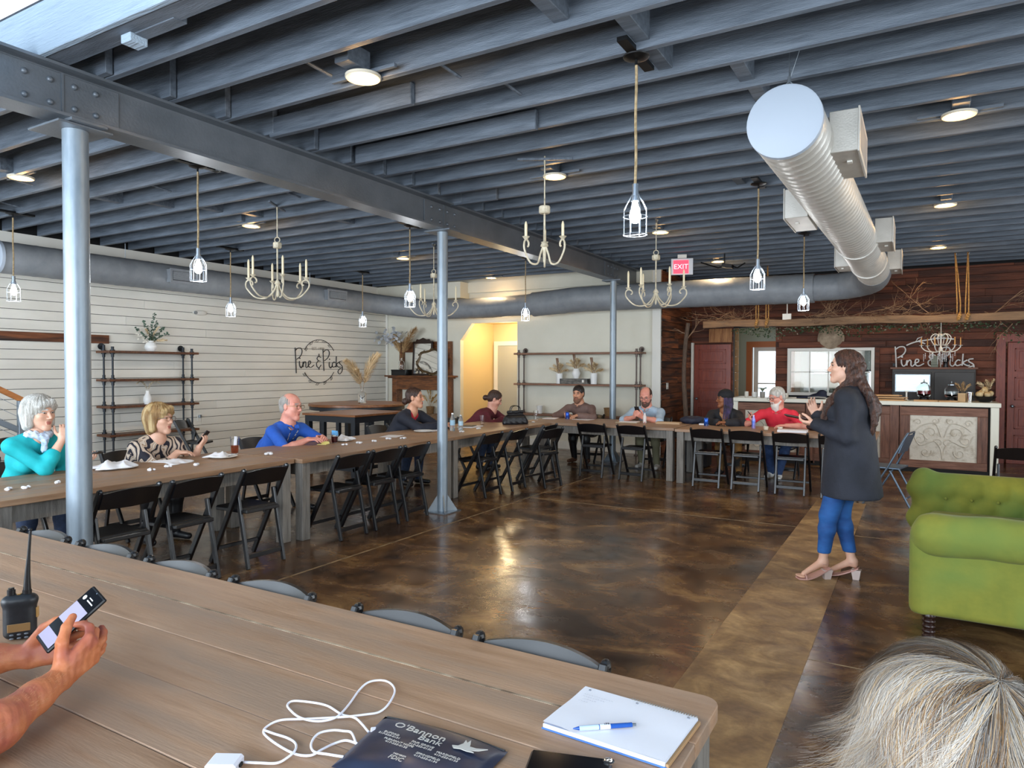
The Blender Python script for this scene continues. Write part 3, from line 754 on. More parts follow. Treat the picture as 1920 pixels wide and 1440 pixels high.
V, Q = sdf_mesh(ops, .018); link('seat_cushion', np_mesh('c', V, Q, M_vel), t)
V, Q = sdf_mesh([(1, cap_((.16, y, .40), (.75, y, .40), .085), .08) for y in (1.1, 1.27, 1.44, 1.6, 1.74)], .018); link('seat_cushion', np_mesh('c', V, Q, M_vel), t)
ops = [(1, cap_((.86, y, .3), (.95, y, .82), .10), .08) for y in np.linspace(.12, 1.92, 13)]
V, Q = sdf_mesh(ops, .02); link('backrest', np_mesh('b', V, Q, M_vel), t)
prof = [(.03, .17)]
for k in range(5): z = .15 - k * .03; prof += [(.032, z), (.036, z - .008), (.032, z - .016), (.024, z - .022)]
prof += [(.02, .0)]
lm = MB().lathe(prof[::-1], n=16).mesh('leg', M_legw, 60)
for (x, y) in ((.08, .08), (.08, 1.96), (.88, .08), (.88, 1.96)): link('leg', lm, t, loc=(x, y, 0))
t.scale = (1, .98, 1)

# ---------------------------------------------------------------- high tables by the shiplap wall
M_walnut = mat('walnut_top', '6b3f22', .35, col2='94613a', scale=4, stretch=(.8, 7, 7), lo=.3, hi=.7)
M_bfr = mat('dark_frame_paint', '1b2027', .4)
t = thing('square_high_table', 'square bar table with walnut top and black slatted frame', 'table', (-7.45, 8.0, 0))
w, d = .5, .55
MB().box(-w - .03, w + .03, -d - .03, d + .03, .89, .92, 0, .004).build('tabletop', M_walnut, t)
MB().box(-w, w, -d, -d + .06, .80, .89).box(-w, w, d - .06, d, .80, .89).box(-w, -w + .06, -d + .06, d - .06, .80, .89).box(w - .06, w, -d + .06, d - .06, .80, .89).build('apron', M_bfr, t)
for sx in (-1, 1):
    for sy in (-1, 1): MB().box(sx * w - .08 * (sx > 0), sx * w + .08 * (sx < 0), sy * d - .08 * (sy > 0), sy * d + .08 * (sy < 0), 0, .80, 0, .003).build('leg', M_bfr, t)
for x in (-.17, .13): MB().box(x, x + .06, -d, -d + .05, .12, .80).build('slat', M_bfr, t)
for y in (-.2, .14): MB().box(w - .05, w, y, y + .06, .12, .80).build('slat', M_bfr, t)
MB().box(-w, w, -d + .01, -d + .04, .1, .15).box(w - .04, w - .01, -d, d, .1, .15).build('footrail', M_bfr, t)
t = thing('round_high_table', 'large round bar table with a pampas vase behind the square one', 'table', (-8.72, 9.42, 0))
MB().lathe([(.84, .915), (.86, .925), (.86, .955), (.85, .965)], n=64).build('tabletop', M_walnut, t, 30)
MB().lathe([(.82, .86), (.84, .86), (.84, .915), (.82, .915)], n=64).build('rim', M_bfr, t, 30)
for k in range(4):
    a = PI / 4 + k * PI / 2 + .25; x, y = .62 * math.cos(a), .62 * math.sin(a); MB().box(x - .045, x + .045, y - .045, y + .045, 0, .9, 0, .003).build('leg', M_bfr, t)
MB().box(-.5, .5, -.03, .03, .82, .88).box(-.03, .03, -.5, .5, .82, .88).build('brace', M_bfr, t)

# ---------------------------------------------------------------- pipe shelves
M_pipe = mat('dark_iron_pipe', '2f3338', .45, metal=.7)
M_shelfw = mat('shelf_wood', '4a2c1c', .5, col2='6d442b', scale=6, stretch=(6, .8, 6), rand=.1)
def pipe_shelf(name, lab, loc, rz, L, D, zs, zt, m, pm):
    # local x along the length, +y out from wall
    t = thing(name, lab, 'shelf', loc, rz)
    for z in zs: MB().box(-L / 2, L / 2, .02, D, z - .035, z, 0, .004).build('shelf_board', m, t)
    for x in (-L / 2 + .09, L / 2 - .09):
        for y in (.07, D - .06):
            q = MB().cyl((x, y, 0), (x, y, zt), .014, n=10)
            for z in zs: q.cyl((x, y, z), (x, y, z + .015), .034, n=12).cyl((x, y, z + .015), (x, y, z + .06), .021, n=12).cyl((x, y, z - .05), (x, y, z - .035), .034, n=12).cyl((x, y, z - .095), (x, y, z - .05), .021, n=12)
            q.cyl((x, y, 0), (x, y, .015), .04, n=12); q.build('pipe_post', pm, t, 40)
        y = .07; z = zt
        MB().cyl((x, y, z - .03), (x, y, z + .03), .022, n=10).cyl((x, 0.005, z + .01), (x, y, z + .01), .014, n=8).cyl((x, .0, z + .01), (x, .014, z + .01), .05, n=14).build('wall_flange', pm, t, 40)
    return t
pipe_shelf('pipe_shelf', 'dark wooden four-board pipe shelf against the white shiplap wall', (XL + .02, 6.55, 0), -PI / 2, 1.48, .36, (.60, 1.024, 1.423, 1.845), 1.90, M_shelfw, M_pipe)
M_pale = mat('brown_shelf', '6e4a35', .5, col2='8a6048', scale=6, stretch=(.8, 6, 6))
M_pip2 = mat('grey_brown_pipe', '5a4f4a', .45, metal=.6)
pipe_shelf('pipe_shelf', 'wide brown pipe shelf with pampas pots on the cream back wall', (-5.68, YB - .02, 0), PI, 2.66, .34, (.70, 1.30, 1.905), 1.95, M_pale, M_pip2)
# ---------------------------------------------------------------- ducts
def duct_tube(path, r, seam, amp, n=28, m=None):
    P = cat_pts(path, 40); out = []; rr = []; L = 0; last = P[0]; step = seam / 6; acc = 0; pts = [P[0]]
    for p in P[1:]:
        while (p - last).length >= step:
            last = last + (p - last).normalized() * step; pts.append(last.copy())
    for i, p in enumerate(pts): rr.append(r + (amp if i % 6 == 0 else 0))
    return MB().tube(pts, rr, n)
def vent(name, lab, loc, rz, w, h, d, m):
    t = thing(name, lab, 'vent', loc, rz)
    # opens towards local -y... grille face at y = -d
    MB().box(-w / 2, w / 2, -d, 0, -h / 2, h / 2, 0, .004).build('housing', m, t)
    MB().box(-w / 2 - .012, w / 2 + .012, -d - .012, -d, -h / 2 - .012, h / 2 + .012, 0, .003).build('flange', m, t)
    MB().box(-w / 2 + .03, w / 2 - .03, -d - .016, -d - .011, -h / 2 + .03, h / 2 - .03).build('opening', M_dark, t)
    for k in range(7):
        z = -h / 2 + .045 + k * (h - .09) / 6; MB().obox((0, -d - .018, z), (w - .06, .003, .022), (.6, 0, 0)).build('louvre', m, t)
    return t
t = thing('round_duct', 'large pale spiral duct hanging at right with a round end cap', 'duct')
dA = [(-.69, 4.33, 3.045), (-.64, 6.5, 3.03), (-.58, 9, 3.0), (-.545, 10.8, 2.96)]
duct_tube(dA, .205, .115, .006).build('spiral_pipe', M_ductr, t, 25)
MB().lathe([(.0, -.012), (.2, -.012), (.212, -.006), (.214, .03)], (-.69, 4.33, 3.045), 40, ax=(.02, 1, 0)).build('end_cap', M_ductcap, t, 40)
duct_tube([(-.545, 10.78, 2.96), (-.55, 11.3, 2.95), (-.66, 11.75, 2.93), (-1.0, 12.02, 2.9), (-1.5, 12.05, 2.89)], .208, .2, .004).build('elbow', M_duct, t, 25)
for (p, q) in (((-.592, 8.45, 3.01), (-.589, 8.55, 3.009)), ((-.56, 10.0, 2.975), (-.558, 10.1, 2.973))): MB().cyl(p, q, .218, n=32).build('collar', M_ductr, t, 40)
for (yy, xx) in ((4.5, -.69), (7.6, -.61), (10.2, -.56)):
    q = MB().tube([(xx, yy, 3.42), (xx + .004, yy, 3.36)], .004, 5)
    q.tube([(xx, yy, 3.62), (xx, yy, 3.34)], .003, 5).tube([(xx, yy, 3.34), (xx - .12, yy, 3.22)], .003, 5).tube([(xx, yy, 3.34), (xx + .14, yy, 3.19)], .003, 5).tube([(xx, yy, 3.34), (xx + .09, yy - .02, 3.6)], .002, 4).cyl((xx, yy, 3.325), (xx, yy, 3.365), .01, n=8)
    q.build('hanging_wire', M_zinc, t)
t = thing('round_duct', 'dark grey round duct running high along the shiplap and back walls', 'duct')
duct_tube([(-10.12, 4.35, 3.0), (-10.1, 7, 3.0), (-10.1, 10.4, 3.0), (-9.95, 11.3, 2.96), (-9.5, 11.75, 2.9), (-8.8, 11.9, 2.84), (-7.6, 12.0, 2.83), (-6.3, 12.0, 2.86)], .205, .22, .003).build('spiral_pipe', M_duct, t, 25)
MB().lathe([(.0, -.012), (.2, -.012), (.212, -.006), (.214, .03)], (-10.12, 4.33, 3.0), 40, ax=(0, 1, 0)).build('end_cap', M_ductcap, t, 40)
duct_tube([(-6.5, 12.0, 2.85), (-5.9, 11.98, 2.88), (-5.4, 11.98, 2.9), (-3, 12.03, 2.9), (-1.4, 12.05, 2.89)], .235, .32, .003).build('back_pipe', M_duct, t, 25)
for y in (6.0, 8.2, 9.6): MB().tube([(-10.1, y, 3.42), (-10.1, y, 3.2)], .004, 5).build('hanging_wire', M_zinc, t)
vent('duct_vent', 'louvred vent on the grey duct, the one left of the near chandelier', (-9.94, 6.78, 3.0), PI / 2, .5, .2, .12, M_duct)
vent('duct_vent', 'louvred vent on the grey duct, the one right of the near chandelier', (-9.94, 10.05, 3.01), PI / 2, .5, .2, .12, M_duct)
# take-off boxes on the pale duct
for (x, y, lab, s) in ((-.50, 5.17, 'large square outlet box on the right flank of the pale duct nearest its end cap', 1), (-.41, 8.75, 'square outlet box on the right flank of the pale duct, middle', 1),
                       (-.37, 11.35 - .35, 'small square outlet box on the right flank of the pale duct by the elbow', 1), (-.86, 7.05, 'square outlet box on the left flank of the pale duct, nearer', -1), (-.76, 10.4, 'square outlet box on the left flank of the pale duct, farther', -1)):
    t = thing('outlet_box', lab, 'vent', (x, y, 3.09 + (0 if y < 8 else -.01)))
    w = .17 if s > 0 else .2
    MB().box(0, w * s, -.35, .35, -.13, .13, 0, .004) if s > 0 else None
    b = MB().box(min(0, w * s), max(0, w * s), -.35 if y < 10 else -.28, .35 if y < 10 else .28, -.13, .13, 0, .004); b.build('housing', M_ductr, t)
    MB().box(w * s - .006, w * s + .006, -.36 if y < 10 else -.29, .36 if y < 10 else .29, -.14, .14, 0, .003).build('flange', M_ductr, t)
    MB().box(w * s + .004 * s - .003, w * s + .004 * s + .003, -.3 if y < 10 else -.24, .3 if y < 10 else .24, -.1, .1).build('grille', M_duct, t)
    MB().obox((w * s * .6, -.1, -.135), (.03, .05, .01)).build('latch', M_trim, t)

# ---------------------------------------------------------------- lights
def can_light(lab, x, y, on=True, pw=30):
    t = thing('ceiling_light', lab, 'ceiling light', (x, y, 3.42), 0, 'round warm ceiling lights')
    MB().lathe([(.078, -.004), (.105, -.012), (.112, -.006), (.112, .006), (.08, .006)], n=28).build('trim_ring', mat('aged_white', 'cfc6b4', .5), t, 40)
    MB().lathe([(0, -.006), (.078, -.006), (.078, .004), (0, .004)], n=24).build('led_disc', M_warmglow, t)
    MB().box(-.05, .06, -.2, .0, .02, .14, 0, .004).build('junction_box', M_slate, t)
    MB().box(-.26, .26, -.012, .012, .008, .03).build('bracket', M_slate, t)
    d = bpy.data.lights.new('ceiling_lamp', 'SPOT'); d.energy = pw; d.color = (1, .74, .45); d.spot_size = math.radians(165); d.spot_blend = .9; d.shadow_soft_size = .08
    o = bpy.data.objects.new('lamp', d); C.objects.link(o); o.parent = t; o.location = (0, 0, -.03)
    d = bpy.data.lights.new('ceiling_lamp_halo', 'POINT'); d.energy = 4; d.color = (1, .58, .22); d.shadow_soft_size = .05
    o = bpy.data.objects.new('halo', d); C.objects.link(o); o.parent = t; o.location = (0, 0, -.05)
for (x, y, lab) in ((-3.02, 3.32, 'round warm ceiling light nearest the camera, right of the steel beam'), (-2.99, 5.92, 'round warm ceiling light above the small three-candle chandelier'), (-2.98, 9.03, 'round warm ceiling light above the six-candle chandelier by the exit sign'),
                    (-2.94, 11.97, 'round warm ceiling light just right of the exit sign'), (.235, 5.93, 'round warm ceiling light right of the duct, nearest of that column'), (.245, 9.09, 'round warm ceiling light right of the duct, second of that column'),
                    (.25, 12.2, 'round warm ceiling light right of the duct, farthest of that column'), (-7.46, 3.42, 'round warm ceiling light at the far left edge beyond the beam'), (-7.41, 6.05, 'round warm ceiling light left of the near chandelier, beyond the beam'),
                    (-7.39, 9.08, 'round warm ceiling light left of the slim middle post'), (-7.43, 12.2 - .3, 'round warm ceiling light above the yellow alcove')):
    can_light(lab, x, y)
M_cage = mat('pale_cage_wire', 'b9c2cc', .3, metal=.6)
M_rope = mat('jute_rope', 'b59f7c', .8, col2='8f7a58', scale=40)
def pendant(lab, x, y, pw=6):
    t = thing('cage_pendant', lab, 'pendant light', (x, y, 3.42), 0, 'wire cage pendant lights')
    MB().lathe([(0, -.02), (.04, -.018), (.075, -.006), (.078, 0)], n=24).box(-.03, .03, -.23, .23, .0, .025).build('canopy', M_blackm, t, 40)
    MB().cyl((0, 0, -.05), (0, 0, -.018), .008).build('strain_relief', M_blackm, t)
    MB().tube([(.002 * math.sin(k), .002 * math.cos(k), -.05 - k * .0695) for k in range(11)], .0085, 8).build('rope_cord', M_rope, t, True)
    MB().cyl((0, 0, -.80), (0, 0, -.74), .019, n=14).cyl((0, 0, -.84), (0, 0, -.80), .024, n=14).build('socket', mat('steel_socket', '8a94a0', .3, metal=.8), t, 40)
    q = MB(); r = .07
    for k in range(8):
        a = 2 * PI * k / 8; c, s = math.cos(a), math.sin(a)
        q.tube([(c * .024, s * .024, -.81), (c * .05, s * .05, -.85), (c * r, s * r, -.89), (c * r, s * r, -.97), (c * r, s * r, -1.035)], .0022, 5)
    for z in (-.93, -1.035): q.tube([(r * math.cos(2 * PI * k / 20), r * math.sin(2 * PI * k / 20), z) for k in range(20)], .0022, 5, closed=True)
    q.tube([(-r, 0, -1.035), (r, 0, -1.035)], .002, 5)
    q.build('wire_cage', M_cage, t, True)
    MB().lathe([(0, -.97), (.018, -.965), (.032, -.945), (.034, -.92), (.026, -.885), (.016, -.86), (.014, -.835)], n=16).build('bulb', M_bulb, t, True)
    d = bpy.data.lights.new('pendant_lamp', 'POINT'); d.energy = pw; d.color = (.96, .98, 1); d.shadow_soft_size = .045
    o = bpy.data.objects.new('lamp', d); C.objects.link(o); o.parent = t; o.location = (0, 0, -1.07)
for (x, y, lab) in ((-1.44, 3.9, 'wire cage pendant light nearest the camera, on a long jute cord'), (-1.37, 7.15, 'wire cage pendant light left of the pale duct'), (-1.33, 10.05, 'wire cage pendant light low beside the pale duct elbow'),
                    (-5.65, 4.03, 'wire cage pendant light just right of the thick post, by the first duct vent'), (-5.63, 7.05, 'wire cage pendant light just left of the slim middle post'), (-5.59, 10.02, 'wire cage pendant light in front of the dark duct above the wide brown shelf'),
                    (-9.15, 7.08, 'wire cage pendant light by the shiplap wall above the pipe shelf'), (-9.17, 10.05, 'wire cage pendant light by the shiplap wall near the black lettering'), (-9.3, 4.17, 'wire cage pendant light at the far left edge')):
    pendant(lab, x, y)
M_chan = mat('distressed_cream_metal', 'e2d8c0', .5, col2='b5aa92', scale=12)
M_candle = mat('ivory_candle', 'f0e2c0', .5)
def chandelier(lab, x, y, n, r, rot=0., zc=2.62, zt=2.83):
    t = thing('candle_chandelier', lab, 'chandelier', (x, y, 3.42), rot)
    z0 = zc - 3.42
    MB().box(-.012, .012, -.24, .24, .0, .02).build('mounting_bar', M_slate, t)
    q = MB().tube([(0, 0, .02), (0, 0, -.34)], .006, 6).tube([(.02, 0, .04), (0, 0, .0), (0, 0, -.03)], .008, 6); q.build('rod', M_chan, t)
    MB().tube([(.03 * math.cos(a), 0, -.37 + .03 * math.sin(a)) for a in [2 * PI * k / 14 for k in range(14)]], .006, 6, closed=True).build('ring', M_chan, t, True)
    MB().lathe([(.0, -.40), (.045, -.40), (.05, -.41), (.05, -.455), (.04, -.465), (0, -.465)], n=6 if n > 3 else 14).build('hub_block', M_chan, t)
    MB().lathe([(.009, -.46), (.009, z0 - .02), (.03, z0 - .05), (.036, z0 - .07), (.02, z0 - .08), (.012, z0 - .2), (.004, z0 - .22)][::-1], n=12).build('stem', M_chan, t, 50)
    for k in range(n):
        a = 2 * PI * k / n; R = Matrix.Rotation(a, 4, 'Z')
        path = [(.01, 0, z0 - .06), (.04, 0, z0 - .14), (r * .35, 0, z0 - .225), (r * .7, 0, z0 - .22), (r * .98, 0, z0 - .12), (r * 1.0, 0, z0 - .05), (r * .9, 0, z0 - .025), (r * .8, 0, z0 - .045), (r * .79, 0, z0 - .075), (r * .84, 0, z0 - .085)]
        arm_ = MB().tube(cat_pts(path, 5), .0085, 7).xf(R).build('arm', M_chan, t, True)
        MB().lathe([(.006, -.03), (.012, -.025), (.03, -.004), (.034, 0), (.012, .003), (.0, .003)], (r * .92, 0, z0), 14).xf(R).build('drip_pan', M_chan, arm_, 40)
        MB().lathe([(0, 0), (.0125, 0), (.0125, zt - zc - .03), (.006, zt - zc - .005), (0, zt - zc)], (r * .92, 0, z0 + .003), 12).xf(R).build('candle', M_candle, arm_, 40)
chandelier('six-candle cream chandelier on the left, in front of the grey wall duct', -6.3, 5.5, 6, .36, .5)
chandelier('small three-candle cream chandelier above the steel beam, centre', -2.84, 5.43, 3, .2, .47 + PI / 2, 2.74, 2.87)
chandelier('six-candle cream chandelier next to the red exit sign', -2.84, 8.44, 6, .37, .3)
chandelier('six-candle cream chandelier half hidden behind the slim middle post', -6.3, 8.46, 6, .36, .55)
# exit sign
t = thing('exit_sign', 'red illuminated exit sign hanging under the joists', 'sign', (-3.27, 11.0, 3.42), .3)
MB().box(-.17, .17, -.02, .02, -.32, -.06, 0, .004).build('plate', mat('clear_plate', 'd9dde2', .3), t)
MB().box(-.07, .07, -.035, .035, -.055, 0).build('mount', M_trim, t)
M_red = mat('exit_red', 'ff4a5c', .4, emit='ff3048', estr=1.4)
MB().box(-.135, .10, -.026, -.02, -.30, -.09).build('red_field', M_red, t)
text('lettering', 'EXIT', mat('exit_letters', 'ffd0d6', .5, emit='ffb0b8', estr=1.2), t, Matrix.Translation((-.017, -.03, -.195)) @ Matrix.Rotation(PI / 2, 4, 'X'), .11)
t = thing('projector_mount', 'small dark ceiling device on a bent arm right of the exit sign', 'device', (-2.65, 11.2, 3.42))
MB().tube([(-.35, -.1, -.13), (-.1, 0, -.22), (.0, 0, -.2)], .012, 6).build('arm', M_blackm, t); MB().obox((.05, 0, -.2), (.16, .14, .06), (0, .2, 0), 0, .005).build('body', M_blackm, t); MB().tube([(.1, 0, -.2), (.2, 0, -.24), (.32, 0, -.17)], .012, 6).cyl((0, 0, -.18), (0, 0, 0), .01).build('bracket', M_blackm, t)
# ---------------------------------------------------------------- bar
M_cream = mat('cream_counter', 'e3e0d0', .35)
M_tin = mat('pressed_tin', 'd2cabb', .5, col2='a99b86', scale=9, lo=.5, hi=.75, bump=.3, bscale=30, metal=.1)
M_barw = mat('bar_boards', '4f2f22', .5, col2='845844', scale=5, stretch=(7, 7, .7), rand=.25, bump=.3, bscale=30, lo=.3, hi=.75)
M_barh = mat('bar_rails', '5a3829', .5, col2='8d6350', scale=5, stretch=(.7, 7, 7), rand=.25, bump=.3, bscale=30, lo=.3, hi=.75)
bar = thing('bar_counter', 'long dark plank bar with cream counter top and pressed tin panels', 'bar', (0, 12.5, 0))
MB().box(-2.8, 1.08, -.06, .72, 1.035, 1.10, 0, .005).box(.955, 1.06, -.02, .6, 0, 1.035, 0, .004).box(-2.78, -2.7, -.02, .6, 0, 1.035, 0, .004).build('counter_top', M_cream, bar)
MB().box(-2.7, .955, .03, .68, 0.0, 1.03).build('carcass', M_dark, bar)
def tin_panel(x0, x1, z0, z1, cen):
    w = x1 - x0
    p = MB().box(x0 - .01, x1 + .01, .018, .034, z0 - .01, z1 + .01).build('tin_panel', M_tin, bar)
    q = MB(); cx, cz = (x0 + x1) / 2, (z0 + z1) / 2
    def scroll(ox, oz, s, fx, fz, t0=0.):
        pts = [(cx + fx * (ox + s * (.9 - k / 26.) * math.cos(t0 + k * .38)), .016, cz + fz * (oz + s * (.9 - k / 26.) * math.sin(t0 + k * .38))) for k in range(20)]
        q.tube(pts, [.012 * (1 - k / 34.) for k in range(20)], 6)
    for fx in (-1, 1):
        scroll(.16, .08, .12, fx, 1, -1.2); scroll(.30, -.02, .10, fx, 1, 1.5); scroll(.33, .24, .06, fx, 1, 0); scroll(.10, .27, .06, fx, 1, 2.5); scroll(.22, -.22, .09, fx, 1, 2.8); scroll(.06, -.07, .07, fx, 1, .5)
        q.tube(cat_pts([(cx, .016, cz - .32), (cx + fx * .03, .016, cz - .15), (cx + fx * .12, .016, cz - .05), (cx + fx * .30, .016, cz - .12), (cx + fx * .39, .016, cz + .05)], 5), .011, 6)
        q.tube(cat_pts([(cx + fx * .02, .016, cz + .02), (cx + fx * .10, .016, cz + .22), (cx + fx * .26, .016, cz + .2), (cx + fx * .36, .016, cz + .12)], 5), .011, 6)
    q.build('scroll_relief', M_tin, p, True)
    for (a, b, c, d, m) in ((x0 - .13, x1 + .13, z1, z1 + .13, M_barh), (x0 - .13, x1 + .13, z0 - .12, z0, M_barh)): MB().box(a, b, -.005, .022, c, d, 0, .004).build('panel_frame', m, bar)
    for a in (x0 - .13, x1): MB().box(a, a + .13, -.007, .022, z0, z1, 0, .004).build('panel_frame', M_barw, bar)
for x0, x1 in ((-2.58, -1.74), (-1.33, -.49), (-.083, .795)): tin_panel(x0, x1, .19, .885, 0)
for x in (-1.60, -.36): MB().box(x, x + .125, 0, .018, .03, 1.03, 0, .003).build('bar_board', M_barw, bar)
for x in (-1.475, -.225): MB().box(x, x + .02, -.002, .016, .03, 1.03, 0, .003).build('bar_board', M_barw, bar)
MB().box(-2.7, .95, 0, .02, 0, .07).build('kickboard', M_dark, bar)
BZ = 1.10
def bt(name, lab, cat, x, y, z=BZ, rz=0, group=None): return thing(name, lab, cat, (x, 12.5 + y, z), rz, group)
M_gl = mat('clear_glass', 'ffffff', .02, trans=1., ior=1.3)
M_wat = mat('pale_liquid', 'cfe0e4', .05, trans=.8, ior=1.33)
M_tea = mat('red_drink', '7a1420', .1, trans=.3)
def dispenser(lab, x, y, h, r, fill, group):
    t = bt('drink_dispenser', lab, 'dispenser', x, y, BZ, 0, group)
    MB().lathe([(0, .07), (r * .8, .07), (r, .10), (r, h * .75), (r * .75, h * .9), (r * .45, h), (r * .42, h), (r * .7, h * .88), (r * .95, h * .73), (r * .95, .11), (0, .08)], n=24).build('jar', M_gl, t, True)
    MB().lathe([(0, .085), (r * .93, .11), (r * .93, .07 + h * .35), (0, .07 + h * .35)], n=24).build('drink', fill, t, True)
    MB().lathe([(r * .5, h), (r * .5, h + .015), (r * .12, h + .03), (r * .06, h + .045), (r * .1, h + .06), (0, h + .07)], n=18).build('lid', M_zinc, t, 50)
    MB().lathe([(r * .75, 0), (r * .8, .01), (r * .6, .06), (r * .8, .07)], n=18).build('stand', M_blackm, t, 50)
    MB().cyl((0, -r, .12), (0, -r - .04, .12), .009).cyl((0, -r - .04, .135), (0, -r - .04, .095), .008).build('tap', M_chrome, t)
dispenser('glass drink dispenser of red drink on the bar in front of the bright picture', .10, .3, .27, .10, M_tea, 'glass dispensers on the bar')
dispenser('clear water dispenser on the bar beside the pampas pot', .47, .3, .25, .10, M_wat, 'glass dispensers on the bar')
t = bt('steel_tumbler', 'tall shiny steel cup near the right end of the bar', 'cup', .70, .18)
MB().lathe([(0, 0), (.04, 0), (.046, .15), (.043, .15), (.038, .01)], n=24).build('cup_body', M_chrome, t, 40)
t = bt('fruit_bowl', 'black bowl heaped with dried gourds at the right end of the bar', 'bowl', .90, .28)
MB().lathe([(0, 0), (.06, 0), (.13, .05), (.15, .09), (.143, .09), (.12, .055), (0, .015)], n=28).build('bowl_body', M_black, t, True)
M_gourd = mat('dried_gourd', 'b08a55', .6, col2='d8c194', scale=9)
for i, (x, y, z, r) in enumerate(((-.07, -.03, .12, .055), (.03, -.05, .12, .05), (.07, .03, .13, .05), (-.03, .05, .14, .06), (.0, .0, .19, .05))):
    g = MB().ball((0, 0, 0), (r, r * .9, r * .85), 12, 8).ball((r * .7, 0, r * .5), (r * .5, r * .45, r * .45), 10, 6).tube([(r, 0, r * .7), (r * 1.35, 0, r * 1.1)], .006, 5)
    o = g.build('gourd', M_gourd, None, True); o.location = (.90 + x, 12.78 + y, BZ + z); o.rotation_euler = (0, .3 * i, i * 1.3)
    tag(o, ['left tan gourd in the black bowl', 'front tan gourd in the black bowl', 'right tan gourd in the black bowl', 'rear tan gourd in the black bowl', 'topmost tan gourd in the black bowl'][i], 'gourd', 'gourds in the bar bowl')
t = bt('menu_box', 'pale cardboard box standing on the bar beside the steel cup', 'box', .60, .22); MB().box(-.05, .05, -.04, .04, 0, .13, 0, .002).build('carton', mat('kraft', 'b99a72', .7), t); MB().box(-.052, .052, -.042, .042, .12, .132).build('flap', mat('kraft2', 'c9ad86', .7), t)
# wooden serving boards and trays
M_brd = mat('pale_serving_wood', 'b98a58', .5, col2='d0a878', scale=6, stretch=(.6, 6, 6), rand=.15)
for (x, y, z, w, d, rz, lab) in ((-.42, .12, 0, .5, .25, .1, 'lowest pale serving board stacked on the bar right of the standing woman'), (-.40, .14, .035, .48, .24, -.06, 'second pale serving board in the stack on the bar'), (-.46, .13, .07, .44, .22, .05, 'topmost pale serving board in the stack on the bar'),
                                 (.16, .1, 0, .40, .2, .0, 'pale board lying before the red drink dispenser'), (.40, .06, 0, .26, .14, .3, 'small pale board lying before the water dispenser')):
    t = bt('serving_board', lab, 'board', x, y, BZ + z, rz, 'serving boards on the bar'); MB().box(-w / 2, w / 2, -d / 2, d / 2, 0, .022, 0, .005).build('slab', M_brd, t); MB().tube([(w / 2 + .04 * math.sin(a), .03 * math.cos(a), .011) for a in [k * PI / 6 for k in range(7)]], .007, 6).build('handle', M_brd, t)
t = bt('white_pedestal', 'small white pillar holder standing on the bar', 'holder', -.14, .3); MB().lathe([(.03, 0), (.03, .01), (.014, .02), (.012, .13), (.03, .14), (.03, .15)], n=16).build('pillar', M_trim, t, 40)
# cap and cloth, pots and clutter at the left of the bar
t = bt('navy_cap', 'navy and grey folded cap lying on the bar above the man in red', 'cap', -1.42, .2)
V, Q = sdf_mesh([(1, ell_((0, 0, .04), (.13, .1, .055)), .02), (1, ell_((.05, 0, .1), (.07, .06, .05)), .04), (1, cap_((-.1, 0, .03), (-.34, -.04, .012), .03, .012), .03)], .008); link('crown', np_mesh('cap', V, Q, mat('navy_cloth', '1c2236', .8)), t)
MB().tube([(-.16, -.1, .02), (0, -.13, .03), (.12, -.11, .02)], .014, 8).build('brim', mat('grey_cloth', '8f8d88', .8), t, True)
for i, (x, y, r, h, c, lab) in enumerate(((-2.60, .2, .035, .10, 'd8d4c8', 'white mug at the left end of the bar'), (-2.48, .3, .05, .09, 'e6e6e2', 'stacked white bowl at the left end of the bar'), (-2.33, .2, .045, .10, '8d8c86', 'grey tin with small plants at the left end of the bar'),
                                          (-2.15, .2, .03, .12, 'b5b2aa', 'small jar behind the head of the man in red'), (-1.95, .25, .04, .08, 'd0ccc0', 'white cup on the bar left of the navy cap'), (-1.08, .2, .035, .07, 'c8c6be', 'pale cup on the bar right of the navy cap'), (-.95, .25, .03, .09, '9aa0a4', 'grey jar on the bar behind the standing woman'))):
    t = bt(['mug', 'bowl', 'tin', 'jar', 'cup', 'cup', 'jar'][i], lab, 'crockery', x, y, BZ, 0, 'crockery on the bar')
    MB().lathe([(0, 0), (r * .8, 0), (r, h * .3), (r, h), (r * .88, h), (r * .85, h * .2), (0, h * .1)], n=18).build('vessel', mat('ware_' + c, c, .3), t, 40)
    if i == 2:
        q = MB()
        for k in range(16):
            a = k * 2.4; q.tube([(0, 0, h), (.04 * math.cos(a), .04 * math.sin(a), h + .06), (.09 * math.cos(a), .09 * math.sin(a), h + .05 + .02 * (k % 3))], [.004, .006, .002], 4)
        q.build('succulent', mat('grey_green', '7e8a72', .6), t)
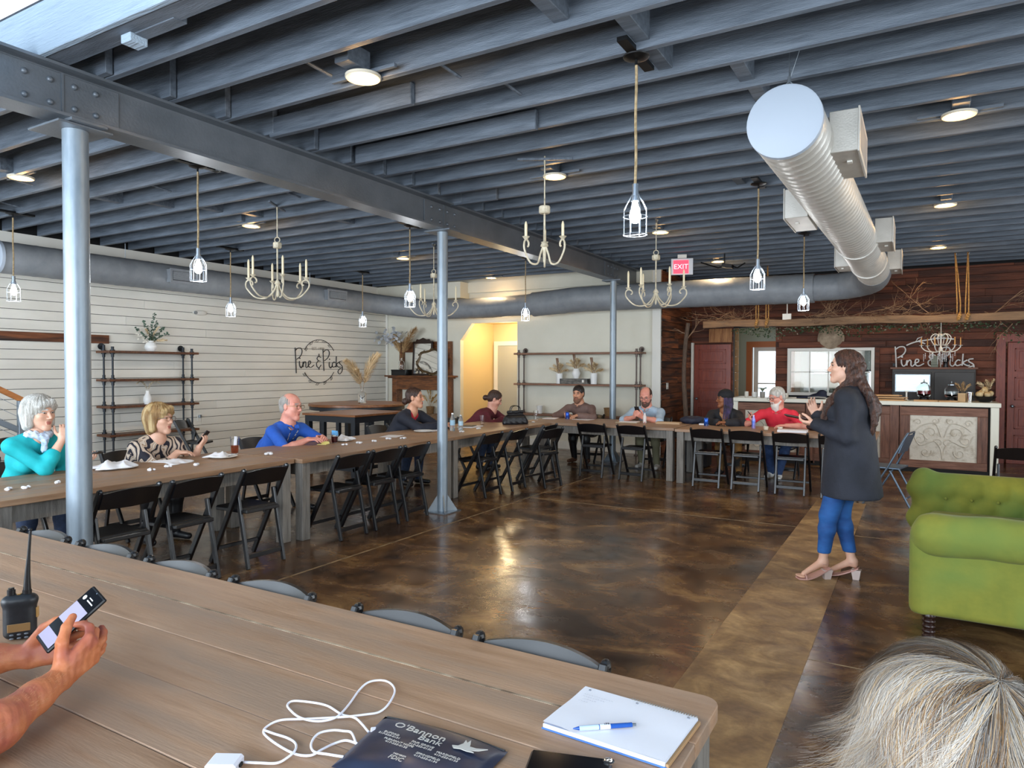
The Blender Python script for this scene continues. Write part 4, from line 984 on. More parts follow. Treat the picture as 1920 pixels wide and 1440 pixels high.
# plants: pampas plumes, twigs
M_pamp = mat('pampas_plume', 'cdb083', .8, col2='e8d4ae', scale=12); M_pampd = mat('pampas_dark', 'b08c60', .85, col2='cfae80', scale=12); M_stem = mat('dry_stem', '9b7c50', .7)
def plume(path, L, rad, n, seed, m=M_pamp, par=None, w=.004):
    r = random.Random(seed); P = cat_pts(path, 8); q = MB(); N_ = len(P)
    i0 = int(N_ * (1 - L))
    for k in range(n):
        u = r.random(); i = min(N_ - 2, int(i0 + u * (N_ - 1 - i0))); p = P[i]; d = (P[i + 1] - P[max(i - 1, 0)]).normalized()
        a, b, _ = frame(d); th = r.uniform(0, 2 * PI); o = (a * math.cos(th) + b * math.sin(th)); s = rad * (math.sin(PI * min(1, .12 + .88 * u) ** .8) ** .7 + .15) * r.uniform(.6, 1.1)
        tip = p + o * s + d * s * r.uniform(1.0, 1.9) + Vector((0, 0, -.25 * s)); mid = p + o * s * .55 + d * s * .5; sd = d.cross(o) * w
        q.add([p - sd, p + sd, mid + sd * 1.3, mid - sd * 1.3, tip], [(0, 1, 2, 3), (3, 2, 4)])
    return q.build('plume', m, par)
def pot_pampas(t, zt, specs, m=M_pamp, seed=0):
    for i, (dx, dy, h, L, rad, n) in enumerate(specs):
        pth = [(0, 0, zt - .06), (dx * .25, dy * .25, zt + h * .35), (dx * .6, dy * .6, zt + h * .75), (dx, dy, zt + h)]
        MB().tube(cat_pts(pth, 4), .003, 5).build('stem', M_stem, t)
        plume(pth, L, rad, n, seed + i, m, t)
def glass_bottle(t, r, h):
    MB().lathe([(0, .004), (r * .95, .004), (r, .02), (r, h * .55), (r * .9, h * .66), (r * .35, h * .78), (r * .33, h), (r * .28, h), (r * .3, h * .78), (r * .85, h * .64), (r * .94, h * .54), (r * .94, .022), (0, .012)], n=22).build('bottle', M_gl, t, True)
t = bt('pampas_pot', 'pot of short pampas on the bar between dispenser and steel cup', 'plant', .62, .38); MB().lathe([(0, 0), (.045, 0), (.055, .12), (.048, .12), (0, .02)], n=16).build('pot', mat('tan_pot', 'a98a66', .6), t, True)
pot_pampas(t, .12, [(-.10, 0, .16, .7, .035, 70), (.10, .02, .15, .7, .035, 70), (.0, -.04, .18, .7, .035, 70)], M_pampd, 5)
t = bt('pampas_pot', 'pot of pale pampas behind the gourd bowl at the end of the bar', 'plant', .96, .52); MB().lathe([(0, 0), (.05, 0), (.06, .13), (.05, .13), (0, .02)], n=16).build('pot', mat('white_pot', 'dedad0', .5), t, True)
pot_pampas(t, .13, [(-.14, 0, .16, .7, .045, 80), (.07, .02, .22, .7, .04, 70), (-.03, -.04, .2, .7, .04, 70)], M_pamp, 15)
t = thing('round_high_table_vase', 'glass bottle of tall pampas on the round bar table', 'vase', (-8.55, 9.35, .965)); t.name = 'pampas_vase'
glass_bottle(t, .075, .28); pot_pampas(t, .26, [(-.12, -.28, .50, .78, .12, 520), (.10, .32, .62, .78, .12, 560), (.02, -.18, .34, .7, .08, 200)], M_pamp, 25)

# ---------------------------------------------------------------- hanging timber with ropes, branches and garland
M_timber = mat('raw_timber', '6e5540', .7, col2='957556', scale=4, stretch=(.5, 6, 6), bump=.5, bscale=22, lo=.3, hi=.7)
tb = thing('hanging_timber', 'long squared raw timber hanging from ropes above the bar', 'timber', (0, 12.9, 2.38))
q = MB(); n = 26; vs = []; fs = []
for i in range(n + 1):
    x = -3.42 + i * (5.3 / n); h = .062 + .006 * math.sin(i * 1.7); cz = .03 - .009 * i / n + .008 * math.sin(i * .6)
    for (a, b) in ((-1, -1), (1, -1), (1, 1), (-1, 1)): vs.append((x, a * (h + .004 * math.sin(i + a)), cz + b * (h + .003 * math.cos(2 * i + b))))
for i in range(n):
    for k in range(4): fs.append((i * 4 + k, i * 4 + 4 + k, i * 4 + 4 + (k + 1) % 4, i * 4 + (k + 1) % 4))
fs += [(0, 1, 2, 3), (n * 4 + 3, n * 4 + 2, n * 4 + 1, n * 4)]
q.add(vs, fs); q.build('timber_bar', M_timber, tb, bevel=.01)
for i, (x, dx) in enumerate(((-2.47, 0), (-2.30, 0), (.55, -.06), (.66, 0))):
    r = MB()
    for s in (-.02, .02): r.tube([(x + s, -.0, -.05), (x + s * 1.1, 0, .25), (x + dx * .5 + s * .6, 0, .7), (x + dx, 0, 1.04)], .010, 7)
    for k in range(4): r.tube([(x + .03 * math.cos(a), .078 * math.sin(a) * 1.05, .03 + .078 * math.cos(a + .2 * k) + .0) for a in [2 * PI * j / 14 for j in range(14)]], .010, 6, closed=True); 
    for k in range(3): r.ball((x + .01 * k, -.085, .0 + .03 * k), .022, 8, 6)
    r.build('rope', mat('golden_rope', 'b98d52', .8, col2='8e6838', scale=40), tb, True)
    MB().tube([(x + dx, 0, 1.0), (x + dx + .02, 0, 1.03), (x + dx, 0, 1.06)], .006, 6).build('ceiling_hook', M_zinc, tb)
MB().tube([(-1.97, 0, .07), (-1.97, 0, .36), (-1.97, 0, .42)], .009, 6).box(-2.04, -1.90, -.04, .02, .05, .18).build('wall_bracket', M_trim, tb)
M_twig = mat('dry_twig', '6d4f3c', .7, col2='9a7a5c', scale=10)
q = MB(); rr = random.Random(4)
def twig(q, p, d, L, r, depth, rr):
    pts = [Vector(p)]; d = Vector(d).normalized()
    for k in range(5): d = (d + Vector((rr.uniform(-.4, .4), rr.uniform(-.4, .4), rr.uniform(-.35, .35)))).normalized(); pts.append(pts[-1] + d * L / 5)
    q.tube(pts, [r * (1 - .14 * k) for k in range(6)], 5)
    if depth:
        for k in (1, 2, 3, 4): twig(q, pts[k], d + Vector((rr.uniform(-1, 1), rr.uniform(-1, 1), rr.uniform(-.6, .9))), L * .5, r * .55, depth - 1, rr)
for x, L, n_ in ((-3.2, .5, 6), (-2.9, .6, 6), (-1.6, .5, 4), (-1.1, .7, 5), (-.6, .7, 5), (-.2, .5, 4), (.2, .6, 3)):
    for k in range(n_): twig(q, (x + rr.uniform(-.15, .15), 12.9 + rr.uniform(-.1, .1), 2.49), (rr.choice((-1, 1)), rr.uniform(-.2, .3), rr.uniform(.0, .35)), L, .007, 2, rr)
twig(q, (1.0, 12.95, 2.45), (1, .1, .7), .9, .010, 2, rr); twig(q, (.9, 13.1, 2.5), (.8, .1, -.5), .7, .008, 1, rr); twig(q, (1.25, 13.0, 2.3), (-.6, 0, -.8), .6, .007, 1, rr)
o = q.build('dry_branches', M_twig, None, True); tag(o, 'tangle of dry brown branches lying along the hanging timber', 'branches', kind='stuff')
M_leafd = mat('dark_leaf', '2c3d24', .6, col2='3f5434', scale=8)
q = MB(); q2 = MB()
for k in range(900):
    x = rr.uniform(-2.9, 1.35); sag = .05 + .05 * math.sin(x * 5) + (.15 if x > 1.0 else 0); p = Vector((x, 12.95 + rr.uniform(-.1, .12), 2.33 - rr.random() ** 1.5 * (sag + .08)))
    a = Vector((rr.uniform(-1, 1), rr.uniform(-1, 1), rr.uniform(-1, .3))).normalized(); b = a.cross(Vector((rr.uniform(-1, 1), rr.uniform(-1, 1), rr.uniform(-1, 1)))).normalized(); L = rr.uniform(.03, .06)
    (q if k % 5 else q2).add([p, p + a * L * .5 + b * L * .28, p + a * L, p + a * L * .5 - b * L * .28], [(0, 1, 2, 3)])
o = q.build('green_garland', M_leafd); tag(o, 'dark green leafy garland under the hanging timber', 'garland', kind='stuff')
q2.build('pale_leaves', mat('pale_leaf', '8a8470', .7), o)
t = thing('trunk_post', 'slim rustic tree trunk standing beside the left red door', 'trunk', (-3.62, 12.42, 0))
MB().tube(cat_pts([(0, 0, 0), (.02, 0, .7), (-.02, 0, 1.4), (.0, 0, 2.0), (.05, 0, 2.42)], 5), [.042] * 10 + [.038] * 11, 12).build('trunk', mat('bark', '4a3a30', .8, col2='6b5646', scale=12, stretch=(6, 6, 1), bump=.8), t, True)
q = MB(); twig(q, (.0, 0, 2.1), (.6, 0, .6), .5, .012, 1, rr); twig(q, (.02, 0, 2.2), (-.5, 0, .5), .3, .01, 1, rr); q.build('branch', M_twig, t, True)
t = thing('dough_bowl', 'pale wooden half-round bowl hanging on the timber wall over the bar window', 'bowl', (-1.42, 14.44, 2.18)); t.rotation_euler = (PI / 2 + .1, 0, 0)
MB().lathe([(0, .06), (.1, .05), (.2, .02), (.235, -.01), (.21, -.01), (.12, .03), (0, .04)], n=28).build('bowl_body', mat('pale_driftwood', 'b8a48c', .7, col2='8d7a66', scale=9), t, True)

# small crystal chandelier above the bar
t = thing('crystal_chandelier', 'small white crystal chandelier hanging over the right of the bar', 'chandelier', (.32, 12.9, 1.60))
M_wch = mat('white_enamel', 'e8e4da', .35); M_crys = mat('crystal', 'f4f6f8', .05, trans=.6, ior=1.6)
MB().cyl((0, 0, .55), (0, 0, .78), .004).lathe([(0, .28), (.02, .29), (.035, .32), (.012, .36), (.012, .5), (.03, .53), (.01, .56), (0, .57)], n=12).build('stem', M_wch, t, 50)
for k in range(6):
    R = Matrix.Rotation(k * PI / 3 + .2, 4, 'Z'); a_ = MB().tube(cat_pts([(.01, 0, .3), (.08, 0, .27), (.2, 0, .29), (.26, 0, .34), (.27, 0, .37)], 5), .008, 6).tube(cat_pts([(.01, 0, .52), (.08, 0, .56), (.14, 0, .5), (.1, 0, .4), (.04, 0, .38)], 5), .007, 6).xf(R).build('arm', M_wch, t, True)
    MB().lathe([(.0, 0), (.03, .004), (.034, .01), (0, .012)], (.27, 0, .37), 12).xf(R).build('drip_pan', M_wch, a_); MB().cyl((.27, 0, .38), (.27, 0, .47), .009).ball((.27, 0, .485), (.008, .008, .018), 8, 6).xf(R).build('candle', mat('amber_candle', 'd0964c', .4), a_, True)
q = MB()
for k in range(26):
    a = k * 2.4; r = .06 + .19 * ((k * 7) % 10) / 10.; z = .27 - .02 * (k % 3)
    for j in range(3 + (k % 3) + (2 if r < .12 else 0)): q.ball((r * math.cos(a), r * math.sin(a), z - .024 * j), (.007, .007, .011), 6, 4)
q.build('crystal_drops', M_crys, t, True)

# ---------------------------------------------------------------- script lettering (strokes)
GL = [[(1, 36), (2, 18), (3, -10)], [(1, 30), (6, 35), (12, 35), (14, 29), (11, 21), (4, 15)],
      [(9, 12), (9.5, 4), (12, 0), (15, 4), (16, 11), (16, 1)], [(16, 6), (19, 11), (21, 9), (21, 2), (23, 0), (26, 4)], [(26, 5), (30, 8), (30, 12), (27, 12), (26, 6), (28, 1), (32, 1), (37, 5)],
      [(51, 19), (46, 21), (43, 17), (46, 13), (50, 12)], [(46, 13), (42, 8), (43, 2), (47, 0), (51, 5)], [(47, 26), (47, 20)], [(47, 0), (47, -4)],
      [(55, 34), (56, 15), (57, -6)], [(55, 28), (60, 33), (66, 33), (68, 27), (65, 19), (58, 13)],
      [(68, 11), (68, 3), (71, 0), (74, 4)], [(80, 10), (77, 11), (74, 6), (76, 1), (81, 3)], [(83, 22), (82, 1)], [(88, 11), (83, 6), (88, 1), (91, 2)], [(95, 13), (90, 12), (90, 8), (95, 3), (95, -6), (90, -12), (86, -8), (90, -2), (96, 1)]]
def dots(i): return (9.8, 17) if i == 0 else (68.5, 16)
t = thing('wall_lettering', 'black script lettering with leafy arcs on the white shiplap wall', 'sign', (XL + .012, 9.66, 1.6))
s = .01375
def P3(p): return (0, p[0] * s, p[1] * s * .80)
M_ink = mat('black_lettering', '15161a', .5)
words = {'letter': GL}
for g in GL: MB().tube(cat_pts([P3(p) for p in g], 5), .0125, 6, flat=.5).build('letter_stroke', M_ink, t, True)
for i in (0, 1): MB().ball(P3(dots(i)), .013, 8, 6).build('letter_dot', M_ink, t)
for sg, zc in ((1, 0), (-1, 0)):
    arc = [(48 + 34 * math.cos(a), 12 + sg * 40 * math.sin(a)) for a in [PI * (.17 + .66 * k / 10) for k in range(11)]]
    q = MB().tube(cat_pts([P3(p) for p in arc], 3), .006, 6)
    for k in (1, 3, 5, 7, 9):
        c = arc[k]; dr = 1 if k % 2 else -1
        d = Vector((arc[min(k + 1, 10)][0] - arc[k - 1][0], arc[min(k + 1, 10)][1] - arc[k - 1][1])).normalized(); nn = Vector((-d.y, d.x)) * dr
        e = [c, (c[0] + d.x * 4 + nn.x * 4.2, c[1] + d.y * 4 + nn.y * 4.2), (c[0] + d.x * 8 + nn.x * 4, c[1] + d.y * 8 + nn.y * 4), (c[0] + d.x * 5 + nn.x * .8, c[1] + d.y * 5 + nn.y * .8)]
        q.tube([P3(p) for p in e], .0045, 5, closed=True)
    q.build('leafy_arc', M_ink, t, True)
text('est_line', 'EST. 1998', mat('grey_lettering', '8a857c', .6), t, Matrix.Translation((.002, 45 * s, 35 * s * .8)) @ Matrix.Rotation(PI / 2, 4, 'Z') @ Matrix.Rotation(PI / 2, 4, 'X'), .085)
t = thing('bar_sign', 'white script sign letters on the timber wall above the bar', 'sign', (-.36, 14.40, 1.655))
s2 = .01265
def P4(p): return (p[0] * s2, 0, p[1] * s2 * .78)
M_wl = mat('white_letters', 'e6e6e4', .4)
for g in GL: MB().tube(cat_pts([P4(p) for p in g], 5), .0175, 6, flat=.7).build('letter_stroke', M_wl, t, True)
for i in (0, 1): MB().ball(P4(dots(i)), .018, 8, 6).build('letter_dot', M_wl, t)
q = MB().tube(cat_pts([P4(p) for p in ((15, 38), (26, 44), (40, 47), (56, 50), (72, 48))], 5), .013, 6)
for (a, b) in (((26, 44), (34, 53)), ((30, 45), (38, 40)), ((46, 49), (56, 56))): q.tube([P4(p) for p in (a, ((a[0] + b[0]) / 2 - 1, (a[1] + b[1]) / 2 + 2), b, ((a[0] + b[0]) / 2 + 2, (a[1] + b[1]) / 2 - 1.5))], .011, 6, closed=True)
q.build('leaf_stroke', M_wl, t, True)
MB().box(-.02, .02, -.0, .1, 0, .05).box(.3, .33, 0, .1, .02, .06).box(1.1, 1.13, 0, .1, .02, .06).build('mounting_pins', M_blackm, t)
# dark back cabinet with a bright picture below the sign
t = thing('back_cabinet', 'dark low cabinet against the timber wall under the white sign', 'cabinet', (.24, 14.2, 0))
MB().box(-.62, .62, -.15, .27, 0, 1.62, 0, .006).build('body', mat('charcoal_paint', '2b2724', .5, col2='3a3430', scale=6), t)
MB().box(-.65, .65, -.18, .27, 1.60, 1.635, 0, .004).build('top_board', M_barh, t)
for x in (-.6, .02): MB().box(x, x + .58, -.165, -.15, .1, 1.55, 0, .004).build('door', mat('charcoal_door', '2f2a27', .45), t)
t = thing('lit_screen', 'bright pale screen in a silver frame standing on the bar', 'screen', (-.14, 13.0, BZ))
MB().box(-.17, .33, -.012, .012, .13, .42, 0, .005).build('frame', M_zinc, t)
MB().box(-.15, .31, -.016, -.012, .15, .40).build('display', mat('screen_glow', 'bfe0e0', .2, col2='e8f4f4', scale=4, stretch=(1, 1, 5), emit='bcdcdc', estr=.55), t)
MB().cyl((.0, 0, 0), (.0, 0, .14), .014).lathe([(0, 0), (.06, 0), (.06, .008), (0, .01)], (.0, 0, 0), 18).build('stand', M_zinc, t)
t = thing('photo_stand', 'small striped card held on a stand over the bar sign', 'card', (.30, 14.2, 1.635)); MB().box(-.09, .02, -.01, .01, 0, .2, 0, .002).build('card', mat('striped_card', '4f554a', .6, col2='8a8f80', scale=2, stretch=(.1, 1, 16)), t); MB().lathe([(0, 0), (.04, 0), (.03, .08), (.05, .12), (.02, .2), (0, .2)], (.13, 0, 0), 12).build('figurine', M_black, t, True)
t = thing('cooler_bag', 'black soft cooler bag on the floor beyond the table left of the white post', 'bag', (-3.15, 11.35, 0))
MB().box(-.25, .25, -.18, .18, .0, .42, 0, .03).build('body', mat('black_nylon', '15171f', .7, bump=.3, bscale=14), t); MB().tube([(-.1, 0, .42), (-.08, 0, .5), (.08, 0, .5), (.1, 0, .42)], .01, 6).build('handle', M_black, t, True)

# ---------------------------------------------------------------- vases on the pipe shelves
M_wvase = mat('white_ceramic', 'e8e8e6', .35)
M_euc = mat('eucalyptus', '3d5240', .6, col2='587060', scale=8)
t = thing('flower_vase', 'round white vase of eucalyptus and pampas on top of the dark pipe shelf', 'vase', (-10.38, 6.56, 1.845))
MB().lathe([(0, 0), (.05, 0), (.085, .04), (.09, .08), (.07, .13), (.035, .155), (.04, .17), (.03, .17), (0, .1)], n=22).build('vase_body', M_wvase, t, True)
q = MB(); r5 = random.Random(5)
for (dx, dy, h) in ((.02, -.25, .18), (.03, -.12, .28), (.0, .1, .30), (.02, .05, .42), (.05, .26, .12), (.04, .18, .2)):
    pth = cat_pts([(0, 0, .14), (dx * .4, dy * .4, .15 + h * .5), (dx, dy, .17 + h)], 6); q.tube(pth, .0025, 4)
    for p in pth[3:]:
        for k in range(3):
            a = Vector((r5.uniform(-1, 1), r5.uniform(-1, 1), r5.uniform(-.5, 1))).normalized(); b = a.orthogonal().normalized(); L = r5.uniform(.03, .05)
            q.add([p, p + a * L * .5 + b * L * .4, p + a * L, p + a * L * .5 - b * L * .4], [(0, 1, 2, 3)])
q.build('leaves', M_euc, t)
pot_pampas(t, .15, [(.03, .12, .24, .6, .03, 60), (.02, -.1, .2, .6, .03, 60), (.05, .24, .04, .6, .04, 60)], M_pamp, 40)
q = MB()
for k in range(30):
    p = Vector((.02, -.14, .22)) + Vector([r5.gauss(0, .05) for _ in range(3)]); a = Vector([r5.uniform(-1, 1) for _ in range(3)]).normalized(); b = a.orthogonal().normalized() * .02
    q.add([p - b, p + a * .02, p + b, p - a * .02], [(0, 1, 2, 3)])
q.build('petals', mat('cream_petal', 'd8d2c4', .7), t)
t = thing('bottle_vase', 'tall white vase with curled dried leaves on the third board of the pipe shelf', 'vase', (-10.38, 6.5, 1.024))
MB().lathe([(0, 0), (.045, 0), (.065, .05), (.06, .11), (.028, .17), (.03, .21), (.022, .21), (0, .1)], n=20).build('vase_body', M_wvase, t, True)
for sg in (-1, 1): plume([(0, 0, .18), (0, sg * .04, .30), (.01, sg * .12, .36), (.02, sg * .19, .32)], .8, .022, 80, 60 + sg, mat('pale_tan', 'cdbfa5', .8), t, .006)
G5 = 'white pampas pots on the brown shelf'
for i, (x, zb, h, lab) in enumerate(((-6.06, 1.30, .20, 'left white pot of pampas on the brown shelf'), (-5.70, 1.405, .19, 'middle white pot of pampas standing on the crate of the brown shelf'), (-5.33, 1.30, .21, 'right white pot of pampas on the brown shelf'))):
    t = thing('pampas_pot', lab, 'plant', (x, 12.24, zb), 0, G5)
    MB().lathe([(0, 0), (.06, 0), (.07, h), (.06, h), (0, .03)] if i != 1 else [(0, 0), (.05, 0), (.085, .1), (.05, h), (.04, h), (0, .03)], n=20).build('pot', M_wvase, t, 60)
    pot_pampas(t, h, [(-.2, -.02, .1, .75, .05, 90), (.2, -.02, .08, .75, .05, 90), (-.1, -.05, .16, .7, .05, 90), (.08, -.05, .17, .7, .05, 90), (0, 0, .2, .7, .045, 80)], M_pamp, 70 + i * 9)
    for k in range(2): MB().tube([(-.02 + .03 * k, 0, h), (-.07 + .03 * k, 0, h + .3)], [.006, .012], 6).build('cattail', mat('cattail_brown', '7a5238', .8), t)
t = thing('wooden_crate', 'small dark printed crate on the brown shelf under the middle pot', 'crate', (-5.70, 12.24, 1.30)); MB().box(-.3, .3, -.1, .1, 0, .018).box(-.3, .3, -.1, -.088, .018, .10).box(-.3, .3, .088, .1, .018, .10).box(-.3, -.285, -.1, .1, .018, .10).box(.285, .3, -.1, .1, .018, .10).box(-.28, .28, -.09, .09, .09, .1).build('box', mat('crate_dark', '3d3c3a', .6, col2='77736c', scale=9, stretch=(1, 1, 3)), t); MB().box(.17, .21, -.104, -.1, .03, .08).build('label_plate', M_trim, t)
for i, (x, lab, w) in enumerate(((-6.5, 'small pale pot on the lowest board of the brown shelf', .06), (-5.0, 'wicker basket on the lowest board of the brown shelf', .11))):
    t = thing(['small_pot', 'wicker_basket'][i], lab, ['pot', 'basket'][i], (x, 12.24, .70)); MB().lathe([(0, 0), (w * .85, 0), (w, .15), (w * .9, .15), (0, .02)], n=18).build('body', [M_wvase, mat('wicker', 'a5835a', .8, col2='7d5f3c', scale=30, stretch=(1, 1, 3), bump=.6)][i], t, 60)
    MB().tube([(w * math.cos(a), w * math.sin(a), .15) for a in [k * PI / 9 for k in range(18)]], .007, 6, closed=True).build('rim', [M_wvase, MATS['wicker']][i], t, True)

# ---------------------------------------------------------------- mantel with mirrors
M_mant = mat('mantel_wood', '4d2c18', .4, col2='82502a', scale=5, stretch=(1, 6, 6))
t = thing('mantelpiece', 'carved brown fireplace mantel against the cream back wall', 'mantel', (-9.4, 12.2, 0))
MB().box(-.95, .80, -.16, .22, 1.40, 1.435, 0, .006).box(-.88, .74, -.12, .22, 1.37, 1.40, 0, .004).build('mantel_shelf', M_mant, t)
MB().box(-.80, .67, -.06, .22, 1.12, 1.37, 0, .004).build('lintel', M_mant, t)
for x in (-.80, .55): MB().box(x, x + .13, -.07, .22, 0, 1.37, 0, .006).box(x - .01, x + .14, -.08, .2, 0, .12).box(x + .03, x + .1, -.08, -.07, .2, 1.05, 0, .003).build('pilaster', M_mant, t)
MB().box(-.68, .56, .14, .22, 0, 1.12).build('white_insert', M_wallp, t)
MB().box(-.74, .66, .12, .22, 2.12, 2.18, 0, .004).box(-.74, -.66, .12, .22, 1.435, 2.12).box(.58, .66, .12, .22, 1.435, 2.12).box(-.66, .58, .14, .22, 1.95, 2.12).build('overmantel', M_mant, t)
MB().box(-.5, .4, .0, .13, 0, .60, 0, .01).build('firewood_box', mat('log_box', '7d5f46', .7, col2='a98c6c', scale=10), t)
M_mir = mat('mirror_glass', 'e8ecec', .04, metal=1.)
t = thing('tall_mirror', 'tall narrow mirror with dark carved crest leaning on the mantel', 'mirror', (-9.41, 12.2, 1.437)); t.rotation_euler = (-.06, 0, 0)
MB().box(-.27, -.225, -.015, .015, 0, .74, 0, .004).box(.225, .27, -.015, .015, 0, .74, 0, .004).box(-.27, .27, -.015, .015, 0, .04, 0, .004).box(-.27, .27, -.015, .015, .70, .75, 0, .004).prism([(-.2, .75), (.2, .75), (.17, .80), (.1, .79), (.0, .83), (-.1, .79), (-.17, .80)], -.012, .012, plane='xz').build('frame', mat('dark_frame', '2a1a12', .4), t)
MB().box(-.225, .225, .0, .006, .04, .70).build('mirror_pane', M_mir, t)
t = thing('ornate_mirror', 'oval mirror in a twisted dark ornate frame standing on the mantel', 'mirror', (-9.06, 12.02, 1.437)); t.rotation_euler = (-.12, 0, 0)
pts = [((.34 + .025 * math.sin(6 * a)) * math.cos(a), 0, .30 + (.25 + .02 * math.cos(5 * a)) * math.sin(a)) for a in [2 * PI * k / 48 for k in range(48)]]
q = MB().tube(pts, .022, 8, closed=True).tube([(p[0] * 1.07 + .012 * math.sin(k), -.01, (p[2] - .30) * 1.08 + .30) for k, p in enumerate(pts)], .010, 6, closed=True)
for k in range(0, 48, 4): q.ball((pts[k][0] * 1.08, -.015, (pts[k][2] - .3) * 1.1 + .3), (.028, .015, .022), 8, 6)
q.build('frame', mat('bronze_frame', '3a2d1e', .4, metal=.4, col2='6b5636', scale=14), t, True)
MB().prism([(p[0] * .98, (p[2] - .3) * .98 + .3) for p in pts], .0, .006, plane='xz').build('mirror_pane', M_mir, t)
t = thing('black_box', 'flat black box under the pampas bottle on the mantel', 'box', (-9.93, 12.14, 1.437)); MB().box(-.2, .2, -.12, .12, 0, .10, 0, .005).build('body', M_black, t); MB().box(-.205, .205, -.125, .125, .10, .125, 0, .004).build('lid', M_black, t)
t = thing('pampas_vase', 'glass bottle of big pampas and white flowers on the mantel', 'vase', (-9.93, 12.14, 1.562))
glass_bottle(t, .07, .26); pot_pampas(t, .24, [(.45, -.05, .66, .75, .12, 300), (-.2, -.05, .52, .72, .12, 260), (.2, -.03, .45, .7, .10, 200), (-.24, 0, .40, .6, .08, 120)], M_pampd, 90)
q = MB(); r6 = random.Random(8)
for k in range(70):
    p = Vector((-.27, -.1, .72)) + Vector((r6.gauss(0, .16), r6.gauss(0, .05), r6.gauss(0, .08))); a = Vector([r6.uniform(-1, 1) for _ in range(3)]).normalized(); b = a.orthogonal().normalized() * .04
    q.add([p, p + a * .045 + b, p + a * .10, p + a * .045 - b], [(0, 1, 2, 3)])
q.build('white_flowers', mat('white_petals', 'd6d8dc', .7, col2='8f959c', scale=12), t)['kind'] = 'stuff'
t = thing('wheat_sheaf', 'small sheaf of dried wheat standing inside the mantel opening', 'plant', (-9.2, 12.22, .60))
MB().lathe([(0, 0), (.07, 0), (.09, .16), (.08, .16), (0, .02)], n=16).build('pot', MATS['wicker'], t, 60)
pot_pampas(t, .14, [(-.25, 0, .28, .6, .04, 70), (.2, 0, .30, .6, .04, 70), (0, 0, .38, .6, .04, 70), (.1, -.02, .22, .6, .04, 70), (-.1, -.02, .5, .5, .04, 60), (.3, 0, .2, .6, .04, 60)], mat('wheat', 'c49a4c', .8), 120)

# ---------------------------------------------------------------- stair railing at the far left
M_oak = mat('oak_rail', 'a5632e', .45, col2='c07e42', scale=5, stretch=(6, 1, 6)); M_spost = mat('grey_rail_post', '7d8790', .4, metal=.4)
t = thing('stair_railing', 'stair railing with orange wooden handrail and grey steel post at the left edge', 'railing', (-9.2, 4.15, 0))
MB().bar((0, .06, 1.20), (0, -1.6, 2.14), .05, .06, c=.004).build('handrail', M_oak, t)
MB().box(-.03, .03, -.0, .12, 0, 1.2, 0, .004).build('newel_post', M_spost, t)
MB().bar((0, .02, .84), (0, -1.6, 1.74), .04, .06, c=.003).build('lower_rail', M_spost, t)
q = MB()
for k in range(9): q.cyl((0, .02, 1.12 - k * .12), (0, -1.6, 2.06 - k * .12), .003, n=5)
q.build('cables', M_zinc, t)
MB().cyl((.15, .12, .52), (.15, -.5, .86), .022).build('grab_bar', M_blackm, t, True)
q = MB()
for k in range(6): q.box(-.9, -.05, -.3 - .27 * (k + 1), -.3 - .27 * k, 0, .17 * (k + 1))
q.build('steps', M_spost, t)
# ---------------------------------------------------------------- people
def v3(*a): return np.array(a, float)
def nrm(a): a = np.array(a, float); return a / (np.linalg.norm(a) + 1e-9)
def skin_mat(n, c, c2): return mat('skin_' + n, c, .5, col2=c2, scale=14, lo=.35, hi=.7, bump=.12, bscale=160, bdist=.001)
M_eye = mat('eye_white', 'b5aaa2', .3); M_iris = mat('iris', '2c1e16', .15); M_lens = mat('spectacle_lens', 'f4f8fa', .02, trans=1., alpha=.25)
def rotm(yaw, pitch=0, roll=0): return np.array(Euler((pitch, roll, yaw), 'XYZ').to_matrix()) if False else np.array(Matrix.Rotation(yaw, 3, 'Z') @ Matrix.Rotation(pitch, 3, 'X') @ Matrix.Rotation(roll, 3, 'Y'))
def tr(op, R, T, s):
    sg, p, k = op
    if p[0] == 'c': return (sg, ('c', (R @ (p[1] * s) + T).astype(np.float32), (R @ (p[2] * s) + T).astype(np.float32), p[3] * s, p[4] * s), k * s)
    Rp = R if p[3] is None else R @ p[3]
    return (sg, ('e', (R @ (p[1] * s) + T).astype(np.float32), (p[2] * s).astype(np.float32), Rp.astype(np.float32)), k * s)
